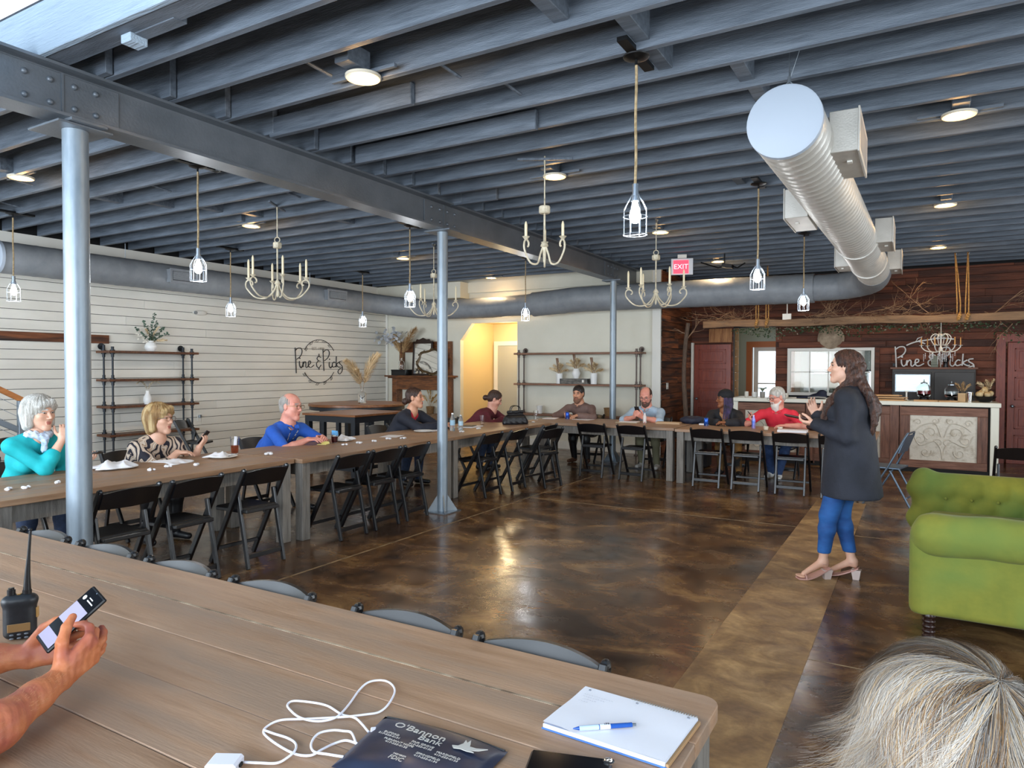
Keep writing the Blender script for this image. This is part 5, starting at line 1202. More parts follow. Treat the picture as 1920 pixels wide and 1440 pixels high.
def head_ops(male=False, nose=1., neck=True, fat=0.):
    j = 1.08 if male else 1.; f = fat
    o = [(1, ell_((0, -.014, .036), (.075, .097, .086)), .0), (1, ell_((0, .026, -.03), (.060 + f, .062, .078)), .03), (1, cap_((-.046 * j - f, .0, -.055), (-.012, .062, -.098), .018 + f, .016), .03), (1, cap_((.046 * j + f, .0, -.055), (.012, .062, -.098), .018 + f, .016), .03),
         (1, ell_((0, .068, -.100 * j), (.022, .018, .018)), .022), (1, ell_((-.037, .057, -.018), (.025, .024, .022)), .02), (1, ell_((.037, .057, -.018), (.025, .024, .022)), .02),
         (1, cap_((-.046, .068, .030), (-.010, .086, .026), .011, .010), .012), (1, cap_((.046, .068, .030), (.010, .086, .026), .011, .010), .012),
         (-1, ell_((-.031, .098, .008), (.019, .018, .013)), .012), (-1, ell_((.031, .098, .008), (.019, .018, .013)), .012),
         (1, cap_((0, .083, .018), (0, .106 * nose, -.026), .0065, .0105), .008), (1, ell_((-.011, .096, -.032), (.008, .010, .007)), .006), (1, ell_((.011, .096, -.032), (.008, .010, .007)), .006),
         (1, ell_((0, .086, -.058), (.022, .0085, .0055)), .006), (1, ell_((0, .0845, -.069), (.018, .0085, .006)), .006), (-1, ell_((0, .101, -.064), (.022, .006, .0016)), .002),
         (1, ell_((-.077, -.006, .0), (.008, .019, .032)), .006), (1, ell_((.077, -.006, .0), (.008, .019, .032)), .006), (-1, ell_((-.087, .002, .004), (.006, .010, .018)), .004), (-1, ell_((.087, .002, .004), (.006, .010, .018)), .004)]
    return o
def neck_cap(H, R, NB, s, r=.054):
    a = R @ (v3(0, -.022, -.055) * s) + H; return (1, cap_(a, NB, r * s, (r + .008) * s), .03)
def hand_ops(W, d, n, side, curl=(.35, .45, .3), thumb=None, spread=.06, s=1., fc=None):
    """W wrist, d to the fingers, n palm normal; side=+1 right hand, -1 left"""
    d = nrm(d); n = nrm(np.array(n, float) - d * np.dot(n, d)); t = np.cross(d, n) * side; W = np.array(W, float); o = []
    off = (.030, .010, -.010, -.029); L = (.070, .078, .072, .057); kn = (.088, .091, .087, .078)
    for i in range(4):
        K = W + (d * kn[i] + t * off[i]) * s
        o.append((1, cap_(W + (t * off[i] * .5 + d * .005) * s, K, .0145 * s, .0115 * s), .014 * s if i else .0))
        dd = nrm(d + t * spread * (1.5 - i)); c = fc[i] if fc else curl; p = K; a = 0
        for q, (fr, r0, r1) in enumerate(((.44, .0098, .0088), (.31, .0088, .0080), (.25, .0080, .0068))):
            a += c[q]; dr = dd * math.cos(a) + n * math.sin(a); e = p + dr * L[i] * fr * s; o.append((1, cap_(p, e, r0 * s * (.9 if i == 3 else 1), r1 * s * (.9 if i == 3 else 1)), .003)); p = e
    th = thumb or ((.55, .75, .35), (.85, .40, .35), (.95, .2, .3)); p = W + (d * .018 + t * .020 + n * .006) * s
    for (a, b, c), l, r0, r1 in zip(th, (.046, .034, .026), (.0160, .0125, .0108), (.0128, .0108, .0085)):
        e = p + nrm(d * a + t * b + n * c) * l * s; o.append((1, cap_(p, e, r0 * s, r1 * s), .010 if r0 > .015 else .003)); p = e
    return o
def ik(S, T, l1, l2, hint):
    S, T = np.array(S, float), np.array(T, float); v = T - S; D = np.linalg.norm(v)
    if D > (l1 + l2) * .995: T = S + v / D * (l1 + l2) * .995; v = T - S; D = np.linalg.norm(v)
    a = (l1 * l1 - l2 * l2 + D * D) / (2 * D); h = math.sqrt(max(l1 * l1 - a * a, 0)); u = v / D; hn = np.array(hint, float); hn = nrm(hn - u * np.dot(hn, u)); return S + u * a + hn * h, T
def waves(V, R, H, amp, f, seed=1, vert=True):
    # strand-like relief: displace outwards from the head axis by a function of the angle round the head
    P = (V - H) @ R; a = np.arctan2(P[:, 0], P[:, 1]); rr = np.random.default_rng(seed); g = np.zeros(len(V))
    for i in range(4): g += np.sin(a * f * (1 + .7 * i) + P[:, 2] * rr.uniform(-25, 25) + rr.uniform(0, 6)) / (1 + .5 * i)
    dr = P / (np.linalg.norm(P, axis=1)[:, None] + 1e-6); return V + (dr * (g * amp)[:, None]) @ R.T
FACE = [(-1, ell_((0, .105, -.035), (.064, .062, .088)), .006)]
HAIR = {
 'short': lambda: ([(1, ell_((0, -.018, .042), (.082, .103, .090)), 0), (1, ell_((0, -.055, -.02), (.068, .055, .062)), .03)] + [(-1, ell_((0, .112, -.028), (.076, .075, .098)), .006), (-1, ell_((-.09, .02, -.06), (.04, .055, .06)), .004), (-1, ell_((.09, .02, -.06), (.04, .055, .06)), .004)]),
 'receding': lambda: ([(1, ell_((0, -.024, .034), (.081, .096, .080)), 0), (1, ell_((0, -.055, -.02), (.068, .052, .060)), .03), (-1, ell_((0, .05, .085), (.056, .10, .062)), .008), (-1, ell_((0, .112, -.02), (.076, .085, .098)), .006), (-1, ell_((-.09, .02, -.07), (.04, .055, .06)), .004), (-1, ell_((.09, .02, -.07), (.04, .055, .06)), .004)]),
 'bob': lambda: ([(1, ell_((0, -.022, .045), (.098, .117, .098)), 0), (1, cap_((-.082, -.02, .03), (-.080, -.002, -.075), .034, .030), .03), (1, cap_((.082, -.02, .03), (.080, -.002, -.075), .034, .030), .03), (1, cap_((0, -.085, .02), (0, -.070, -.085), .05, .040), .04), (1, cap_((-.05, -.07, .0), (-.05, -.055, -.09), .045, .035), .03), (1, cap_((.05, -.07, .0), (.05, -.055, -.09), .045, .035), .03),
                (1, cap_((-.02, .085, .085), (.06, .075, .055), .022, .016), .02), (1, cap_((-.02, .085, .085), (-.06, .07, .05), .020, .014), .02)] + [(-1, ell_((0, .118, -.040), (.066, .074, .098)), .006)]),
 'bun': lambda: ([(1, ell_((0, -.016, .040), (.080, .101, .088)), 0), (1, ell_((0, -.05, -.015), (.068, .055, .055)), .03), (1, ell_((0, -.125, -.035), (.042, .038, .040)), .01)] + [(-1, ell_((0, .128, -.012), (.108, .086, .118)), .006), (-1, ell_((-.09, .025, -.05), (.035, .05, .05)), .004), (-1, ell_((.09, .025, -.05), (.035, .05, .05)), .004)]),
 'long': lambda: ([(1, ell_((0, -.020, .045), (.089, .108, .094)), 0), (1, cap_((-.062, -.045, .03), (-.068, -.05, -.10), .036, .030), .03), (1, cap_((.062, -.045, .03), (.068, -.05, -.10), .036, .030), .03), (1, cap_((0, -.075, .02), (0, -.08, -.14), .06, .055), .04)] + [(-1, ell_((0, .128, -.010), (.115, .088, .120)), .006), (-1, ell_((-.09, .035, -.045), (.04, .04, .06)), .006), (-1, ell_((.09, .035, -.045), (.04, .04, .06)), .006)]),
}
def cloth(name, c, c2=None, rough=.8, scale=6, bump=.25, **k): return mat(name, c, rough, col2=c2 or c, scale=scale, bump=bump, bscale=k.pop('bscale', 14), bdist=.01, **k)
def person(label, loc, rz, H, yaw, pitch, skin, hairm, hair, hands, top, roll=0., s=1.08, male=False, bottom=None, shoes=None, stand=None, legs=None, bust=0., belly=0., fat=0., glasses=None, beard=None, sh_w=.175, group=None, lips='b0685a', extra=None, collar=None, sleeve='short', hs=1., bald=False, brow=None, fine=.0058, hair_amp=.0022, coat=None, nb_off=(0, -.05, -.165), elb=None):
    """loc = ground point under the hips (world), H = head centre (world), hands = ((wrist, dir, palm normal, kwargs) right, left) in world coordinates"""
    t = thing('person', label, 'person', (loc[0], loc[1], 0), rz, group)
    c, s_ = math.cos(-rz), math.sin(-rz)
    def L(p): x, y = p[0] - loc[0], p[1] - loc[1]; return v3(x * c - y * s_, x * s_ + y * c, p[2])
    def D(p): return v3(p[0] * c - p[1] * s_, p[0] * s_ + p[1] * c, p[2])
    Hl = L(H); R = rotm(yaw - rz, pitch, roll)
    NB = Hl + v3(0, nb_off[1], nb_off[2]) * s * hs + R @ v3(0, -.0, 0)
    hip = v3(0, 0, .53) if stand is None else v3(*stand['hip'])
    up = nrm(NB - hip); fw = nrm(v3(0, 1, 0) - up * up[1]); 
    chest = hip + (NB - hip) * .68; waist = hip + (NB - hip) * .34; tw = rotm(stand['twist'] if stand else 0.)
    SR = NB + v3(sh_w, -.005, -.062) * s; SL = NB + v3(-sh_w, -.005, -.062) * s
    if stand: SR = NB + tw @ v3(sh_w, 0, -.06) * s; SL = NB + tw @ v3(-sh_w, 0, -.06) * s
    RT = np.array([np.cross(fw, up), fw, up]).T
    lt = float(np.linalg.norm(NB - hip))
    torso = [(1, ell_(hip + up * .02, v3(.165 + fat, .125 + fat, .12) * s, RT), .0), (1, ell_(waist + fw * .01, v3(.138 + fat, .105 + fat + belly * .5, .15) * s, RT), .07), (1, ell_(chest, v3(.158 + fat * .6, .110, .16) * s, RT), .07),
             (1, cap_(NB - up * .055, SR - up * .0 - v3(0, 0, .005), .058 * s, .050 * s), .05), (1, cap_(NB - up * .055, SL - v3(0, 0, .005), .058 * s, .050 * s), .05), (1, cap_(NB - up * .02, (NB + SR) / 2, .045 * s, .04 * s), .04), (1, cap_(NB - up * .02, (NB + SL) / 2, .045 * s, .04 * s), .04)]
    if belly: torso.append((1, ell_(waist + fw * (.05 + belly * .3), v3(.13, .10 + belly * .4, .13) * s, RT), .06))
    if bust:
        for sg in (-1, 1): torso.append((1, ell_(chest + fw * .085 * s + RT[:, 0] * sg * .07 - up * .0, v3(.062, .045 + bust, .062) * s, RT), .04))
    arms = []; skinarm = []; hd = []; sleeves = []
    for i, (S, sg) in enumerate(((SR, 1), (SL, -1))):
        W, dr, pn, kw = hands[i]; W = L(W); hint = v3(.5 * sg, -.45, -.8) if not (elb and elb[i] is not None) else D(elb[i])
        E, W = ik(S, W, .285 * s, .25 * s, hint)
        arms.append((S, E, W)); hd += hand_ops(W, D(dr), D(pn), sg, s=s * (.98 if male else .92), **kw)
        skinarm += [(1, cap_(S, E, .046 * s, .039 * s), .02), (1, cap_(E, E + (W - E) * .35, .040 * s, .041 * s), .02), (1, cap_(E + (W - E) * .35, W, .041 * s, .026 * s), .02)]
    lops = []; pants = []; feet = []
    lg = legs or ((.10, .44, .10, .36), (-.10, .44, -.12, .40))
    for i, sg in enumerate((1, -1)):
        if stand: J = stand['legs'][i]; HP, KN, AN, TO = [v3(*q) for q in J]
        else:
            hx, ky, fx, fy = lg[i]; HP = hip + v3(sg * .085, 0, -.01); KN = v3(hx * 1.25, ky, .53); AN = v3(fx * 1.2, fy, .09); TO = AN + v3(sg * .03, .15, -.055)
        th = .082 + fat * .4; q_ = .90 if stand else 1.
        lops += [(1, cap_(HP, KN, th * s, .056 * s), .03), (1, cap_(KN, KN + (AN - KN) * .3, .054 * s * q_, .053 * s * q_), .03), (1, cap_(KN + (AN - KN) * .3, AN, .053 * s * q_, .036 * s * q_), .03)]
        feet.append((AN, TO))
    # body: one mesh; fine head and hands, coarser limbs
    ho = [tr(o, R, Hl, s * hs) for o in head_ops(male, fat=fat * .12)]; ho.append(neck_cap(Hl, R, NB, s * hs, .052 if not male else .060)); ho.append((1, cap_(NB, NB - up * .10, .075 * s, .10 * s), .04))
    parts = []
    V, Q = sdf_mesh(ho, fine, lo=NB + v3(-.3, -.3, -.12)); P = ((V - Hl) @ R) / (s * hs); C_ = P[Q].mean(1)
    mi = np.zeros(len(Q), int); m = (abs(C_[:, 0]) < .021) & (C_[:, 1] > .086) & (C_[:, 2] < -.0525) & (C_[:, 2] > -.0755); mi[m] = 1
    bm_ = (abs(abs(C_[:, 0]) - .031) < .018) & (C_[:, 1] > .068) & (C_[:, 2] > .0275 + (abs(C_[:, 0]) - .03) * -.1) & (C_[:, 2] < .0365); mi[bm_] = 4
    parts.append((V, Q, mi))
    V, Q = sdf_mesh(hd + [o for o in skinarm], max(.0045, fine * .85), lo=None); parts.append((V, Q, 0))
    V, Q = sdf_mesh(torso + lops, .016, inf=-.006); parts.append((V, Q, 0))
    V, Q, M_ = sdf_parts(parts)
    ex = MB()
    for sg in (-1, 1):
        e = R @ (v3(.031 * sg, .0715, .008) * s * hs) + Hl; ex.ball(e, .0118 * s * hs, 12, 8, 2)
        g = nrm(R @ v3(-.05 * sg * 0, 1, -.05)); ic = e + g * .0068 * s * hs; ex.ball(ic, .0060 * s * hs, 10, 6, 3)
        ex.tube([R @ (v3(sg * x_, y_, z_) * s * hs) + Hl for x_, y_, z_ in ((.0175, .083, .0085), (.023, .0862, .0138), (.031, .0868, .0155), (.039, .0835, .0135), (.045, .077, .008))], .0021 * s * hs, 6, 4)
        ex.tube([R @ (v3(sg * x_, y_, z_) * s * hs) + Hl for x_, y_, z_ in ((.018, .083, .006), (.025, .0855, .0015), (.033, .085, .0005), (.044, .077, .005))], .0026 * s * hs, 6, 0)
    b = link('body', np_mesh('body', V, Q, [skin, mat('lips_' + lips, lips, .45), M_eye, M_iris, brow or hairm], M_, ex), t)
    # hair
    if hair:
        V, Q = sdf_mesh([tr(o, R, Hl, s * hs) for o in HAIR[hair]()], fine); V = waves(V, R, Hl, hair_amp * s, 23); link('hair', np_mesh('hair', V, Q, hairm), t)
    if beard is not None:
        o = [(1, ell_((0, .060, -.095), (.050, .040, .045)), 0), (1, cap_((-.062, .01, -.05), (-.03, .06, -.09), .016, .022), .02), (1, cap_((.062, .01, -.05), (.03, .06, -.09), .016, .022), .02), (1, cap_((-.025, .088, -.048), (.025, .088, -.048), .008, .008), .01), (1, ell_((0, .06, -.13), (.038 * beard[1], .032, .045 * beard[1])), .03), (-1, ell_((0, .104, -.066), (.018, .012, .006)), .004)]
        V, Q = sdf_mesh([tr(q, R, Hl, s * hs) for q in o], fine); V = wob(V, .0012, 90, 5); link('beard', np_mesh('beard', V, Q, beard[0]), t)
    if glasses:
        G = MB()
        for sg in (-1, 1):
            pts = [(sg * .033 + .023 * math.cos(a), .104, .004 + .018 * math.sin(a)) for a in [2 * PI * k / 16 for k in range(16)]]; G.tube(pts, .0019, 5, closed=True)
            G.tube([(sg * .056, .102, .010), (sg * .074, .06, .012), (sg * .080, -.005, .010), (sg * .08, -.02, -.004)], .0018, 5)
        G.tube([(-.011, .106, .008), (0, .109, .011), (.011, .106, .008)], .0019, 5); G.v = [tuple(R @ (np.array(v) * s * hs) + Hl) for v in G.v]; link('glasses', G.mesh('glasses', glasses, True), t)
    # clothes
    def garment(name, ops, m, inf, h=.011, amp=.003, f=16, seed=2, post=None, clip=None):
        V, Q = sdf_mesh(ops, h, inf=inf, clip=clip); V = wob(V, amp, f, seed)
        o = link(name, np_mesh(name, V, Q, m), t); return o
    cutneck = [(-1, ell_(NB + v3(0, .035, .035) * s, v3(.062, .075, .06) * s), .015)]
    so = []
    for (S, E, W) in arms:
        fr = {'short': (.80, 0), 'long': (1, .93), 'mid': (1, .45), 'elbow': (1, .08)}[sleeve]
        so.append((1, cap_(S, S + (E - S) * fr[0], .050 * s, .045 * s), .035))
        if fr[1]: so.append((1, cap_(E, E + (W - E) * min(fr[1], .4), .043 * s, .043 * s), .03)); 
        if fr[1] > .4: so.append((1, cap_(E + (W - E) * .4, E + (W - E) * fr[1], .043 * s, .031 * s), .03))
    topops = torso + so
    if isinstance(top, dict):   # blazer over an inner top
        garment('top', torso + cutneck, top['inner'], .010)
        wedge = [(-1, ell_(chest + fw * .12 + up * .02, v3(.050, .12, .26) * s, RT), .02), (-1, ell_(NB + fw * .06, v3(.07, .08, .07) * s, RT), .02)]
        if 'skirt' in top: topops = topops + top['skirt']
        garment(top.get('name', 'blazer'), topops + wedge + top.get('cut', []), top['outer'], .019, clip=top.get('clip'), amp=.004)
    else: garment('shirt', topops + cutneck, top, .013, amp=.0045, f=18)
    if collar is not None:
        q = MB(); a0 = NB + up * .028 * s; pts = []
        for k in range(13):
            a = PI * (.5 + .12 + 1.76 * k / 12); pts.append(a0 + v3(math.cos(a) * .066, math.sin(a) * .062 + .012, -.012 - .03 * max(0, math.sin(a))) * s)
        q.tube(pts, .0155 * s, 8, flat=.55)
        for sg in (-1, 1): q.obox(a0 + v3(.030 * sg, .083, -.045) * s, (.045 * s, .006, .045 * s), (.7, .0, .5 * sg))
        q.build('collar', collar, t, True)
    garment('trousers', lops if False else lops + [(1, ell_(hip, v3(.172 + fat, .135 + fat, .11) * s, RT), .05)], bottom or MATS['denim_dark'], .011, amp=.0012 if stand else .003, clip=(lambda X, Y, Z: .205 - Z + 0 * X * Y) if stand else None)
    for (AN, TO) in feet:
        if stand: continue
        V, Q = sdf_mesh([(1, cap_(AN + v3(0, -.03, -.045), TO, .036, .032), .0), (1, cap_(AN, AN + v3(0, -.01, -.03), .042, .042), .03)], .010, clip=lambda X, Y, Z: .004 - Z + 0 * X * Y); link('shoe', np_mesh('shoe', V, Q, shoes or MATS['shoe_black']), t)
    if extra: extra(t, Hl, R, NB, up, fw, L, D, arms, s, chest, RT, hip)
    return t
mat('denim_dark', '1f2c44', .8, col2='2b3b58', scale=30); mat('shoe_black', '17181c', .4)
SK1 = skin_mat('fair', 'd9a68c', 'e3b59c'); SK2 = skin_mat('rosy', 'd29580', 'e0a892'); SK3 = skin_mat('warm', 'c98f70', 'd8a284'); SK4 = skin_mat('brown', '8a5436', '9c6544'); SK5 = skin_mat('ruddy', 'd98f7c', 'e3a391')
H_white = mat('hair_white', 'd6d3cd', .5, col2='a9a59c', scale=7, stretch=(6, 6, 1.2), bump=.6, bscale=30); H_blond = mat('hair_blond', 'a8834f', .45, col2='6e4c2c', scale=6, stretch=(7, 7, 1.2), bump=.6, bscale=30, col3='c9ad7c', s3=3)
H_brown = mat('hair_dark_brown', '2a1a14', .35, col2='4a2f24', scale=8, stretch=(7, 7, 1.2), bump=.5, bscale=30); H_grey = mat('hair_grey', 'a8a49e', .55, col2='85807a', scale=9, bump=.5, bscale=30); H_black = mat('hair_black', '14100f', .35, col2='2a201d', scale=8, stretch=(7, 7, 1.2), bump=.5, bscale=30)
fingers_table = dict(curl=(.35, .35, .25)); hold = dict(curl=(.45, .75, .6), thumb=((.6, .70, .35), (.85, .30, .45), (.9, -.05, .5)))
def phone_obj(label, loc, rot, w=.074, h=.15, glow=None, group=None):
    t = thing('phone', label, 'phone', loc, 0, group); t.rotation_euler = rot
    MB().box(-w / 2, w / 2, -h / 2, h / 2, 0, .010, 0, .003).build('case', M_black, t); MB().box(-w / 2 + .004, w / 2 - .004, -h / 2 + .006, h / 2 - .006, .010, .0112).build('screen', glow or mat('dark_screen', '0a0b10', .08), t)
    MB().cyl((0, h / 2 - .006, .0112), (0, h / 2 - .006, .0116), .0018).build('camera_dot', M_zinc, t); return t

def in_hand(label, W, d, n, side=1, glow=None, up_=.10, off=.026):
    d = Vector(d).normalized(); n = Vector(n); n = (n - d * n.dot(d)).normalized(); x = d.cross(n); P = phone_obj(label, (0, 0, 0), (0, 0, 0), glow=glow); c = Vector(W) + d * up_ + n * off
    P.matrix_world = Matrix(((x.x, d.x, n.x, c.x), (x.y, d.y, n.y, c.y), (x.z, d.z, n.z, c.z), (0, 0, 0, 1))); return P
def ex1(t, Hl, R, NB, up, fw, L, D, arms, s, chest, RT, hip):
    ops = [(1, cap_(NB + v3(.075 * math.cos(a), .02 + .07 * math.sin(a), .012 + .012 * math.sin(3 * a)), NB + v3(.075 * math.cos(a + .5), .02 + .07 * math.sin(a + .5), .012 + .012 * math.sin(3 * a + 1.5)), .024, .026), .02) for a in [k * .5 for k in range(13)]]
    ops += [(1, cap_(NB + v3(-.02, .09, 0), NB + v3(.01, .13, -.10), .028, .02), .02)]
    V, Q = sdf_mesh(ops, .008); V = wob(V, .006, 45, 3); link('scarf', np_mesh('scarf', V, Q, cloth('pale_blue_scarf', '9fb4cf', 'd3deea', scale=22)), t)
person('woman in a turquoise sweater and pale scarf, hand at her chin, beside the thick post', (-6.36, 2.86), -PI / 2, (-5.95, 2.84, 1.235), math.radians(-78), -.03, SK1, H_white, 'bob',
       (((-5.84, 2.95, 1.03), (.15, .1, .95), (-.8, .3, .1), dict(curl=(.7, .9, .5))), ((-5.86, 3.10, .835), (.75, .45, .25), (-.2, .1, .95), hold)), cloth('turquoise_knit', '0fa3ab', '14b4bb', bump=.35), sleeve='mid', bust=.02, fat=.008, extra=ex1, hs=1.10, s=1.0, elb=((.1, -.2, -1), (0, .3, -1)))
in_hand('black phone held by the woman in turquoise', (-5.86, 3.10, .835), (.75, .45, .25), (-.2, .1, .95))
def animal(): 
    m = bpy.data.materials.new('animal_print'); m.use_nodes = True; nt = m.node_tree; N, Lk = nt.nodes, nt.links; b = N['Principled BSDF']; b.inputs['Roughness'].default_value = .7
    tc = N.new('ShaderNodeTexCoord'); w = N.new('ShaderNodeTexWave'); w.inputs['Scale'].default_value = 5.5; w.inputs['Distortion'].default_value = 14; w.inputs['Detail'].default_value = 1.2; w.inputs['Detail Scale'].default_value = 1.4
    Lk.new(tc.outputs['Object'], w.inputs['Vector']); r = N.new('ShaderNodeValToRGB'); r.color_ramp.interpolation = 'CONSTANT'; e = r.color_ramp.elements; e[0].color = lin('1d1c2b'); e[1].position = .34; e[1].color = lin('cbb6a2'); x = e.new(.80); x.color = lin('8f6f4c'); x = e.new(.90); x.color = lin('d8cabb')
    Lk.new(w.outputs['Fac'], r.inputs[0]); Lk.new(r.outputs[0], b.inputs['Base Color']); return m
M_ani = animal()
person('woman with blond bob and glasses in an animal print top holding a phone', (-6.38, 3.86), -PI / 2, (-5.98, 3.86, 1.125), math.radians(-72), .02, SK1, H_blond, 'bob',
       (((-5.88, 3.96, .815), (.5, .85, .0), (0, .1, -.9), fingers_table), ((-5.90, 4.20, .835), (.35, .45, .75), (-.75, -.3, .5), hold)), M_ani, sleeve='mid', bust=.03, fat=.03, hs=1.04, glasses=mat('brown_spectacles', '5a3a2c', .3), bottom=MATS['shoe_black'], elb=((.3, -.6, -.6), (.2, .5, -.8)))
in_hand('black phone held upright by the woman in the animal print top', (-5.90, 4.20, .835), (.35, .45, .75), (-.75, -.3, .5))
def ex3(t, Hl, R, NB, up, fw, L, D, arms, s, chest, RT, hip):
    q = MB(); 
    for sg in (-1, 1): q.tube([NB + v3(.06 * sg, .04, .015), NB + v3(.055 * sg, .115, -.06), chest + fw * .145 + RT[:, 0] * .03 * sg + up * .02, chest + fw * .150 - up * .10], .006, 6, flat=.4)
    q.build('lanyard', mat('lanyard_dark', '23242c', .6, col2='c9c9c9', scale=30, lo=.5, hi=.55), t)
person('elderly man with glasses in a royal blue polo shirt and lanyard', (-6.40, 5.42), -PI / 2, (-6.02, 5.44, 1.165), math.radians(-80), -.05, SK5, H_grey, 'receding',
       (((-5.74, 5.42, .815), (.9, .3, .1), (0, .2, -.9), fingers_table), ((-5.72, 5.60, .82), (.8, -.35, .15), (0, -.6, -.7), dict(curl=(.6, .7, .4)))), cloth('royal_blue_polo', '1f56b8', '2a63c6', bump=.3), male=True, belly=.05, fat=.03, hs=1.12, glasses=mat('gold_spectacles', '8a6a3c', .3, metal=.7), collar=MATS['royal_blue_polo'], extra=ex3, sh_w=.19, elb=((0, -.8, -.5), (0, .8, -.5)))
def ex4(t, Hl, R, NB, up, fw, L, D, arms, s, chest, RT, hip):
    p = chest + fw * .145 + RT[:, 0] * -.10 + up * .05; MB().obox(p, (.075, .006, .05), (-.25, 0, .3), 0, .002).build('name_badge', M_trim, t)
person('dark-haired woman with a bun in a dark blazer over a red top with name badge', (-6.36, 7.50), -PI / 2, (-5.98, 7.60, 1.185), math.radians(-72), .05, SK3, H_brown, 'bun',
       (((-5.62, 7.66, .82), (.85, .4, .1), (0, .2, -.9), fingers_table), ((-5.60, 7.86, .82), (.9, -.2, .1), (0, -.5, -.8), dict(curl=(.6, .6, .4)))), dict(inner=cloth('red_top', 'c02236'), outer=cloth('navy_blazer', '1b1e2a', '232734', bump=.25)), sleeve='long', bust=.035, hs=1.08, extra=ex4, lips='b05c52', elb=((0, -.8, -.5), (0, .7, -.6)))
person('dark-haired woman in a maroon sweater bending over her bag', (-6.28, 9.22), -PI / 2 + .1, (-5.86, 9.50, 1.10), math.radians(-58), -.45, SK2, H_brown, 'bun',
       (((-5.62, 9.35, .81), (.9, .35, .05), (0, .1, -.95), fingers_table), ((-5.60, 9.62, .81), (.85, -.3, .05), (0, 0, -.95), fingers_table)), cloth('maroon_sweater', '4f1220', '5f1a2a', bump=.3), sleeve='long', bust=.02, hs=1.06, roll=.1, elb=((0, -.8, -.5), (0, .7, -.6)))
person('dark-haired man in a brown quarter-zip pullover reading papers at the corner', (-4.92, 11.12), PI, (-5.0, 10.83, 1.165), PI + .02, -.10, SK3, H_black, 'short',
       (((-5.10, 10.55, .84), (.5, -.7, -.1), (.2, -.1, -.9), dict(curl=(.8, .8, .5))), ((-4.86, 10.50, .82), (-.3, -.9, -.1), (0, .1, -.95), fingers_table)), cloth('brown_pullover', '6e5650', '7d655e', bump=.3), male=True, sleeve='long', hs=1.06, beard=(mat('stubble', '7a5643', .8), .2), bottom=MATS['shoe_black'], sh_w=.20, collar=MATS['brown_pullover'], elb=((-1, .3, -.3), (1, .3, -.3)), shoes=mat('brown_shoe', '5a3a28', .5))
M_khk = cloth('khaki_shorts', '6d6a52')
person('balding man with glasses in a light blue shirt looking down at his phone', (-3.70, 11.08), PI, (-3.76, 10.72, 1.155), PI + .05, -.45, SK5, H_brown, 'receding',
       (((-3.83, 10.38, .835), (.35, -.6, .45), (.6, .4, .3), hold), ((-3.69, 10.38, .835), (-.35, -.6, .45), (-.6, .4, .3), hold)), cloth('light_blue_shirt', '9fb8cf', 'b4c9dc', bump=.35), male=True, sleeve='elbow', hs=1.08, beard=(mat('short_beard', '5a4238', .8), .6), glasses=mat('thin_spectacles', '6a5a50', .3), bottom=M_khk, sh_w=.21, fat=.01, collar=MATS['light_blue_shirt'], elb=((-1, .2, -.4), (1, .2, -.4)), shoes=mat('grey_sneaker', 'b8b4ae', .6))
in_hand('phone held by the man in the light blue shirt', (-3.76, 10.36, .845), (0, -.5, .75), (0, .8, .5))
def ex8(t, Hl, R, NB, up, fw, L, D, arms, s, chest, RT, hip):
    V, Q = sdf_mesh([tr(o, R, Hl, s * 1.04) for o in [(1, ell_((0, -.02, .052), (.088, .108, .086)), 0), (-1, ell_((0, .03, -.06), (.15, .16, .085)), .01)]], .006); link('cap', np_mesh('cap', V, Q, cloth('black_cap', '17181d')), t)
    G = MB(); r8 = random.Random(3)
    for k in range(26):
        a = PI * (.62 + 1.26 * k / 25.) - PI / 2 * 0; x, y = .083 * math.cos(a), -.01 + .095 * math.sin(a) * -1 * -1
        x = .083 * math.sin((k / 25. - .5) * 4.2); y = -.02 - .09 * math.cos((k / 25. - .5) * 4.2) * 1.0
        p = [np.array((x, y, .02)), np.array((x * 1.08, y * 1.05, -.07)), np.array((x * 1.1, y * .9 + .01, -.16)), np.array((x * 1.15 + r8.uniform(-.02, .02), y * .8 + .03, -.27))]
        G.tube([R @ (q * s * 1.04) + Hl for q in p], [.008, .009, .008, .004], 6)
    G.build('braids', mat('dark_braids', '1a1420', .5, col2='4a3a6a', scale=14), t, True)
person('woman in a black cap with long braids in a black jacket, head turned aside', (-2.42, 11.0), PI, (-2.52, 10.72, 1.14), PI - 1.0, .0, SK4, H_black, None,
       (((-2.52, 10.36, .81), (.8, -.4, 0), (0, 0, -1), fingers_table), ((-2.38, 10.30, .82), (-.9, -.2, 0), (0, .1, -1), fingers_table)), dict(inner=cloth('tan_top', 'b0835a'), outer=cloth('black_jacket', '191a1f', '26272e', bump=.5)), sleeve='long', bust=.03, fat=.01, hs=1.03, extra=ex8, lips='7a4038', brow=H_black, elb=((-1, .2, -.3), (1, .2, -.3)), bottom=cloth('tan_black_skirt', 'a8773a', '141414', scale=4))
